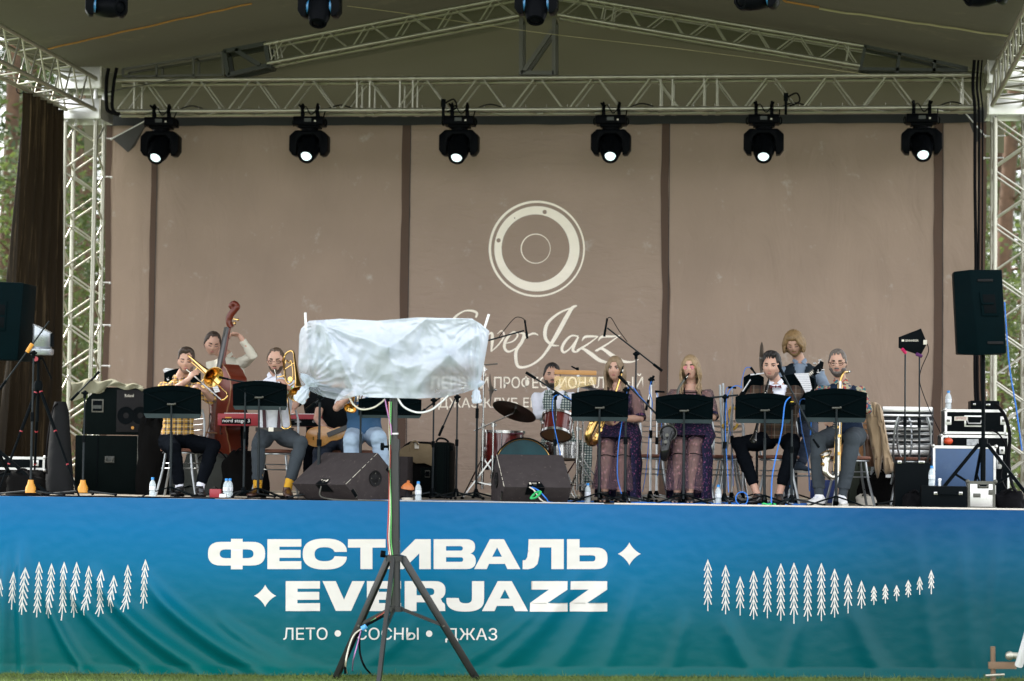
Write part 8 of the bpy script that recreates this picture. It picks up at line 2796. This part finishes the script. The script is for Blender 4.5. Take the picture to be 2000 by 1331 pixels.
def lerpl(tab, x):
    for (a, b), (c, d) in zip(tab, tab[1:]):
        if x <= c: return b + (d - b) * max(0, (x - a)) / (c - a)
    return tab[-1][1]


topt = [(0, 172), (.03, 120), (.2, 107), (.4, 120), (.62, 99), (.92, 106), (.96, 150), (1, 185)]
bott = [(0, 545), (.1, 600), (.2, 626), (.3, 596), (.33, 592), (.37, 606), (.65, 613), (.82, 606), (.93, 575), (1, 548)]
lft = [(0, 108), (.2, 80), (.6, 73), (.85, 92), (1, 120)]
rgt = [(0, 1268), (.06, 1290), (.3, 1276), (.7, 1240), (1, 1200)]
NU, NV = 150, 90


def film_pt(u, v, front=True):
    yt_, yb_ = lerpl(topt, u), lerpl(bott, u)
    y = yt_ + (yb_ - yt_) * v
    vv = max(0, min(1, (y - 110) / 490))
    xl_, xr_ = lerpl(lft, vv), lerpl(rgt, vv)
    x = xl_ + (xr_ - xl_) * u
    edge = (1 - abs(2 * u - 1) ** 8) ** .5 if abs(2 * u - 1) < 1 else 0
    o = 0
    rn = noise.noise(Vector((x * .006 + y * .009, y * .012 - x * .008, 9)))
    o += .007 * (1 - abs(rn) * 2.4) ** 2 if abs(rn) < .41 else 0
    if front:
        for a, b, am, w in ridg:
            d = seg((x, y), a, b)
            if d < w * 4: o += 1.2 * am * math.exp(-(d / w / 1.1) ** 1.35)
    else:
        o += .06 * noise.noise(Vector((x * .006, y * .006, 4)))
    for fx, fy, kk, rad, am in ((210, 140, 22, 360, .010), (1195, 112, 20, 360, .009), (120, 520, 26, 260, .013), (1200, 540, 24, 200, .012), (880, 110, 16, 300, .006), (440, 590, 18, 240, .006)):
        dd_ = math.hypot(x - fx, y - fy)
        if dd_ < rad * 1.5: an = math.atan2(y - fy, x - fx); o += am * math.sin(an * kk + 2.5 * noise.noise(Vector((dd_ * .012, an * 3, fx)))) * smooth01(dd_ / 60) * smooth01(1.5 - dd_ / rad)
    o += .05 * noise.noise(Vector((x * .008, y * .008, 0))) + .02 * noise.noise(Vector((x * .02 + y * .006, y * .007, 2))) + .003 * noise.noise(Vector((x * .07, y * .05 - x * .03, 2)))
    o += .03 * math.sin(x * .11 + 2 * noise.noise(Vector((x * .02, y * .01, 7)))) * smooth01((230 - x) / 120) + .015 * math.sin(x * .13) * smooth01((x - 1120) / 80)
    pinch = smooth01((vv - .55) * 2.2)
    dep = (.2 - .12 * pinch) * edge
    Yc = SY - .02
    Y = Yc - dep - o * edge * .9 if front else Yc + dep + o * edge
    return at(560 + x * .308, 590 + y * .308, Y)


film_m = bpy.data.materials.new('plastic_film')
film_m.use_nodes = True
N, L = film_m.node_tree.nodes, film_m.node_tree.links
b = N['Principled BSDF']; out = [n for n in N if n.type == 'OUTPUT_MATERIAL'][0]
b.inputs['Base Color'].default_value = (.66, .73, .84, 1); b.inputs['Roughness'].default_value = .15; b.inputs['Specular IOR Level'].default_value = .8
tcn = N.new('ShaderNodeTexCoord')
n1 = N.new('ShaderNodeTexNoise'); n1.inputs['Scale'].default_value = 5; n1.inputs['Detail'].default_value = 7; n1.inputs['Distortion'].default_value = 1.2; L.new(tcn.outputs['Object'], n1.inputs[0])
bp1 = N.new('ShaderNodeBump'); bp1.inputs['Strength'].default_value = .22; bp1.inputs['Distance'].default_value = .03; L.new(n1.outputs['Fac'], bp1.inputs['Height'])
n2 = N.new('ShaderNodeTexNoise'); n2.inputs['Scale'].default_value = 26; n2.inputs['Detail'].default_value = 4; n2.noise_type = 'RIDGED_MULTIFRACTAL'; L.new(tcn.outputs['Object'], n2.inputs[0])
bp2 = N.new('ShaderNodeBump'); bp2.inputs['Strength'].default_value = .16; bp2.inputs['Distance'].default_value = .01; L.new(n2.outputs['Fac'], bp2.inputs['Height']); L.new(bp1.outputs[0], bp2.inputs['Normal'])
L.new(bp2.outputs[0], b.inputs['Normal'])
tl_ = N.new('ShaderNodeBsdfTranslucent'); tl_.inputs['Color'].default_value = (.85, .9, .95, 1); L.new(bp2.outputs[0], tl_.inputs['Normal'])
tr_ = N.new('ShaderNodeBsdfTransparent'); tr_.inputs['Color'].default_value = (.93, .95, .96, 1)
m1 = N.new('ShaderNodeMixShader'); m1.inputs[0].default_value = .35; L.new(b.outputs[0], m1.inputs[1]); L.new(tl_.outputs[0], m1.inputs[2])
at_ = N.new('ShaderNodeAttribute'); at_.attribute_name = 'thin'
m2_ = N.new('ShaderNodeMixShader'); L.new(at_.outputs['Fac'], m2_.inputs[0]); L.new(m1.outputs[0], m2_.inputs[1]); L.new(tr_.outputs[0], m2_.inputs[2])
L.new(m2_.outputs[0], out.inputs[0])
ft_ = thing('plastic_sheet', 'crumpled translucent plastic sheet wrapped around the lamps on the tall stand', 'plastic sheet', at(770, 700, SY))
for front in (True, False):
    g = MB(); g.grid(lambda u, v: film_pt(u, v, front), NU, NV)
    o = g.build('sheet_front' if front else 'sheet_back', film_m, ft_, smooth=180, fix=False)
    ca = o.data.color_attributes.new('thin', 'FLOAT_COLOR', 'POINT')
    for i in range(len(o.data.vertices)):
        u, v = (i % (NU + 1)) / NU, (i // (NU + 1)) / NV
        th = .06
        th += .62 * smooth01((v - .42) * 3) * smooth01((u - .62) * 6) * smooth01((1.02 - u) * 9)
        th += .55 * smooth01((v - .55) * 3) * smooth01((.34 - u) * 8)
        th += .3 * smooth01((.12 - u) * 12)
        th += .16 * noise.noise(Vector((u * 9, v * 7, 3)))
        if not front: th += .3
        th = max(.03, min(.8, th))
        ca.data[i].color = (th, th, th, 1)
for (cx, cy, tx, ty) in ((600, 755, 584, 784), (930, 764, 931, 786)):
    g = MB(); c = at(cx, cy, SY - .03); e = at(tx, ty, SY - .03)
    d = (e - c).normalized(); _, a_, b2 = basis(d)
    rings = []
    for i in range(16):
        q = i / 15
        r_ = [.055, .075, .085, .075, .045, .018, .02, .03, .038, .04, .042, .044, .046, .046, .046, .044][i]
        r_ *= 1 if cx < 700 else .75
        rings.append((c - d * .09 + d * ((e - c).length + .1) * q, a_ * r_ * (1 + .15 * math.sin(i * 2)), b2 * r_ * .6))
    n_ = 40
    vs_ = []
    for c_, A_, B_ in rings:
        for j in range(n_):
            q = 2 * PI * j / n_; w = 1 + .22 * math.sin(q * 7 + c_.z * 40) + .12 * math.sin(q * 13)
            vs_.append(c_ + (A_ * math.cos(q) + B_ * math.sin(q)) * w)
    g.add(vs_, [(i * n_ + j, i * n_ + (j + 1) % n_, (i + 1) * n_ + (j + 1) % n_, (i + 1) * n_ + j) for i in range(15) for j in range(n_)])
    o = g.build('knotted_tail', film_m, ft_, smooth=180)
    ca = o.data.color_attributes.new('thin', 'FLOAT_COLOR', 'POINT')
    for v in ca.data: v.color = (.15, .15, .15, 1)

grn = mat('green_wire', (.1, .4, .1), .5); pinkw = mat('violet_wire', (.45, .2, .45), .5); redw = mat('red_wire', (.4, .05, .03), .5); creamw = mat('cream_wire', (.7, .66, .55), .5)
cable('cream wire hanging in a bow below the left half of the plastic sheet', [at(x, y, SY - .02) for x, y in ((681, 773), (690, 790), (706, 800), (728, 797), (743, 788), (752, 780))], .008, creamw)
cable('white wire hanging in a bow below the right half of the plastic sheet', [at(x, y, SY - .1) for x, y in ((768, 755), (777, 778), (790, 796), (815, 806), (840, 802), (862, 786), (880, 768))], .009, white)
cable('violet wire slanting from the sheet to the stand pole', [at(x, y, SY - .05) for x, y in ((752, 781), (757, 805), (763, 832), (764, 850))], .006, pinkw)
for k, (m_, x0, lab) in enumerate(((grn, 764, 'green wire running down beside the stand pole'), (creamw, 762, 'cream wire running down beside the stand pole'), (redw, 761, 'red wire running down beside the stand pole'))):
    cable(lab, [at(x0 + 2 * math.sin(y * .02 + k) + (0 if y < 900 else -2) + (6 if y > 1080 else 0), y, SY - .05) for y in range(785 + 0 * k, 1180, 45)] + [at(757 - k, 1190, SY - .03), at(735, 1207, SY + .02), at(705, 1228, SY + .1)], .0055, m_)
cable('black cable bundle tied along the left brace of the light stand', [at(768, 1192, SY - .02), at(740, 1208, SY), at(712, 1224, SY + .08), at(698, 1240, SY + .1), at(688, 1262, SY + .1), at(676, 1290, SY + .12), at(674, 1315, SY + .2)], .012, rubber)
cable('cream cable looping from the brace down to the grass', [at(712, 1226, SY + .05), at(692, 1240, SY + .05), at(680, 1270, SY + .05), at(675, 1300, SY + .1), atz(679, 1318, gz(-2) + .01)], .007, creamw)
cable('dark cable looping down to the grass inside the tripod', [at(708, 1228, SY + .06), at(703, 1240, SY + .06), at(703, 1275, SY + .06), at(712, 1302, SY + .1), atz(726, 1318, gz(-2) + .01)], .009, rubber)
cable('violet cable dangling inside the light tripod', [at(705, 1232, SY + .04), at(699, 1255, SY + .04), at(690, 1290, SY + .05), atz(688, 1316, gz(-2) + .01)], .005, pinkw)
g = MB(); p = at(711, 1226, SY + .03); g.cyl(p - Vector((.02, 0, .012)), p + Vector((.02, 0, .012)), .022, n=10); setp(g.build('cable_tie', mat('light_blue_tape', (.1, .4, .8), .5)), 'light blue tape tie around the cables on the left tripod leg', 'tape')
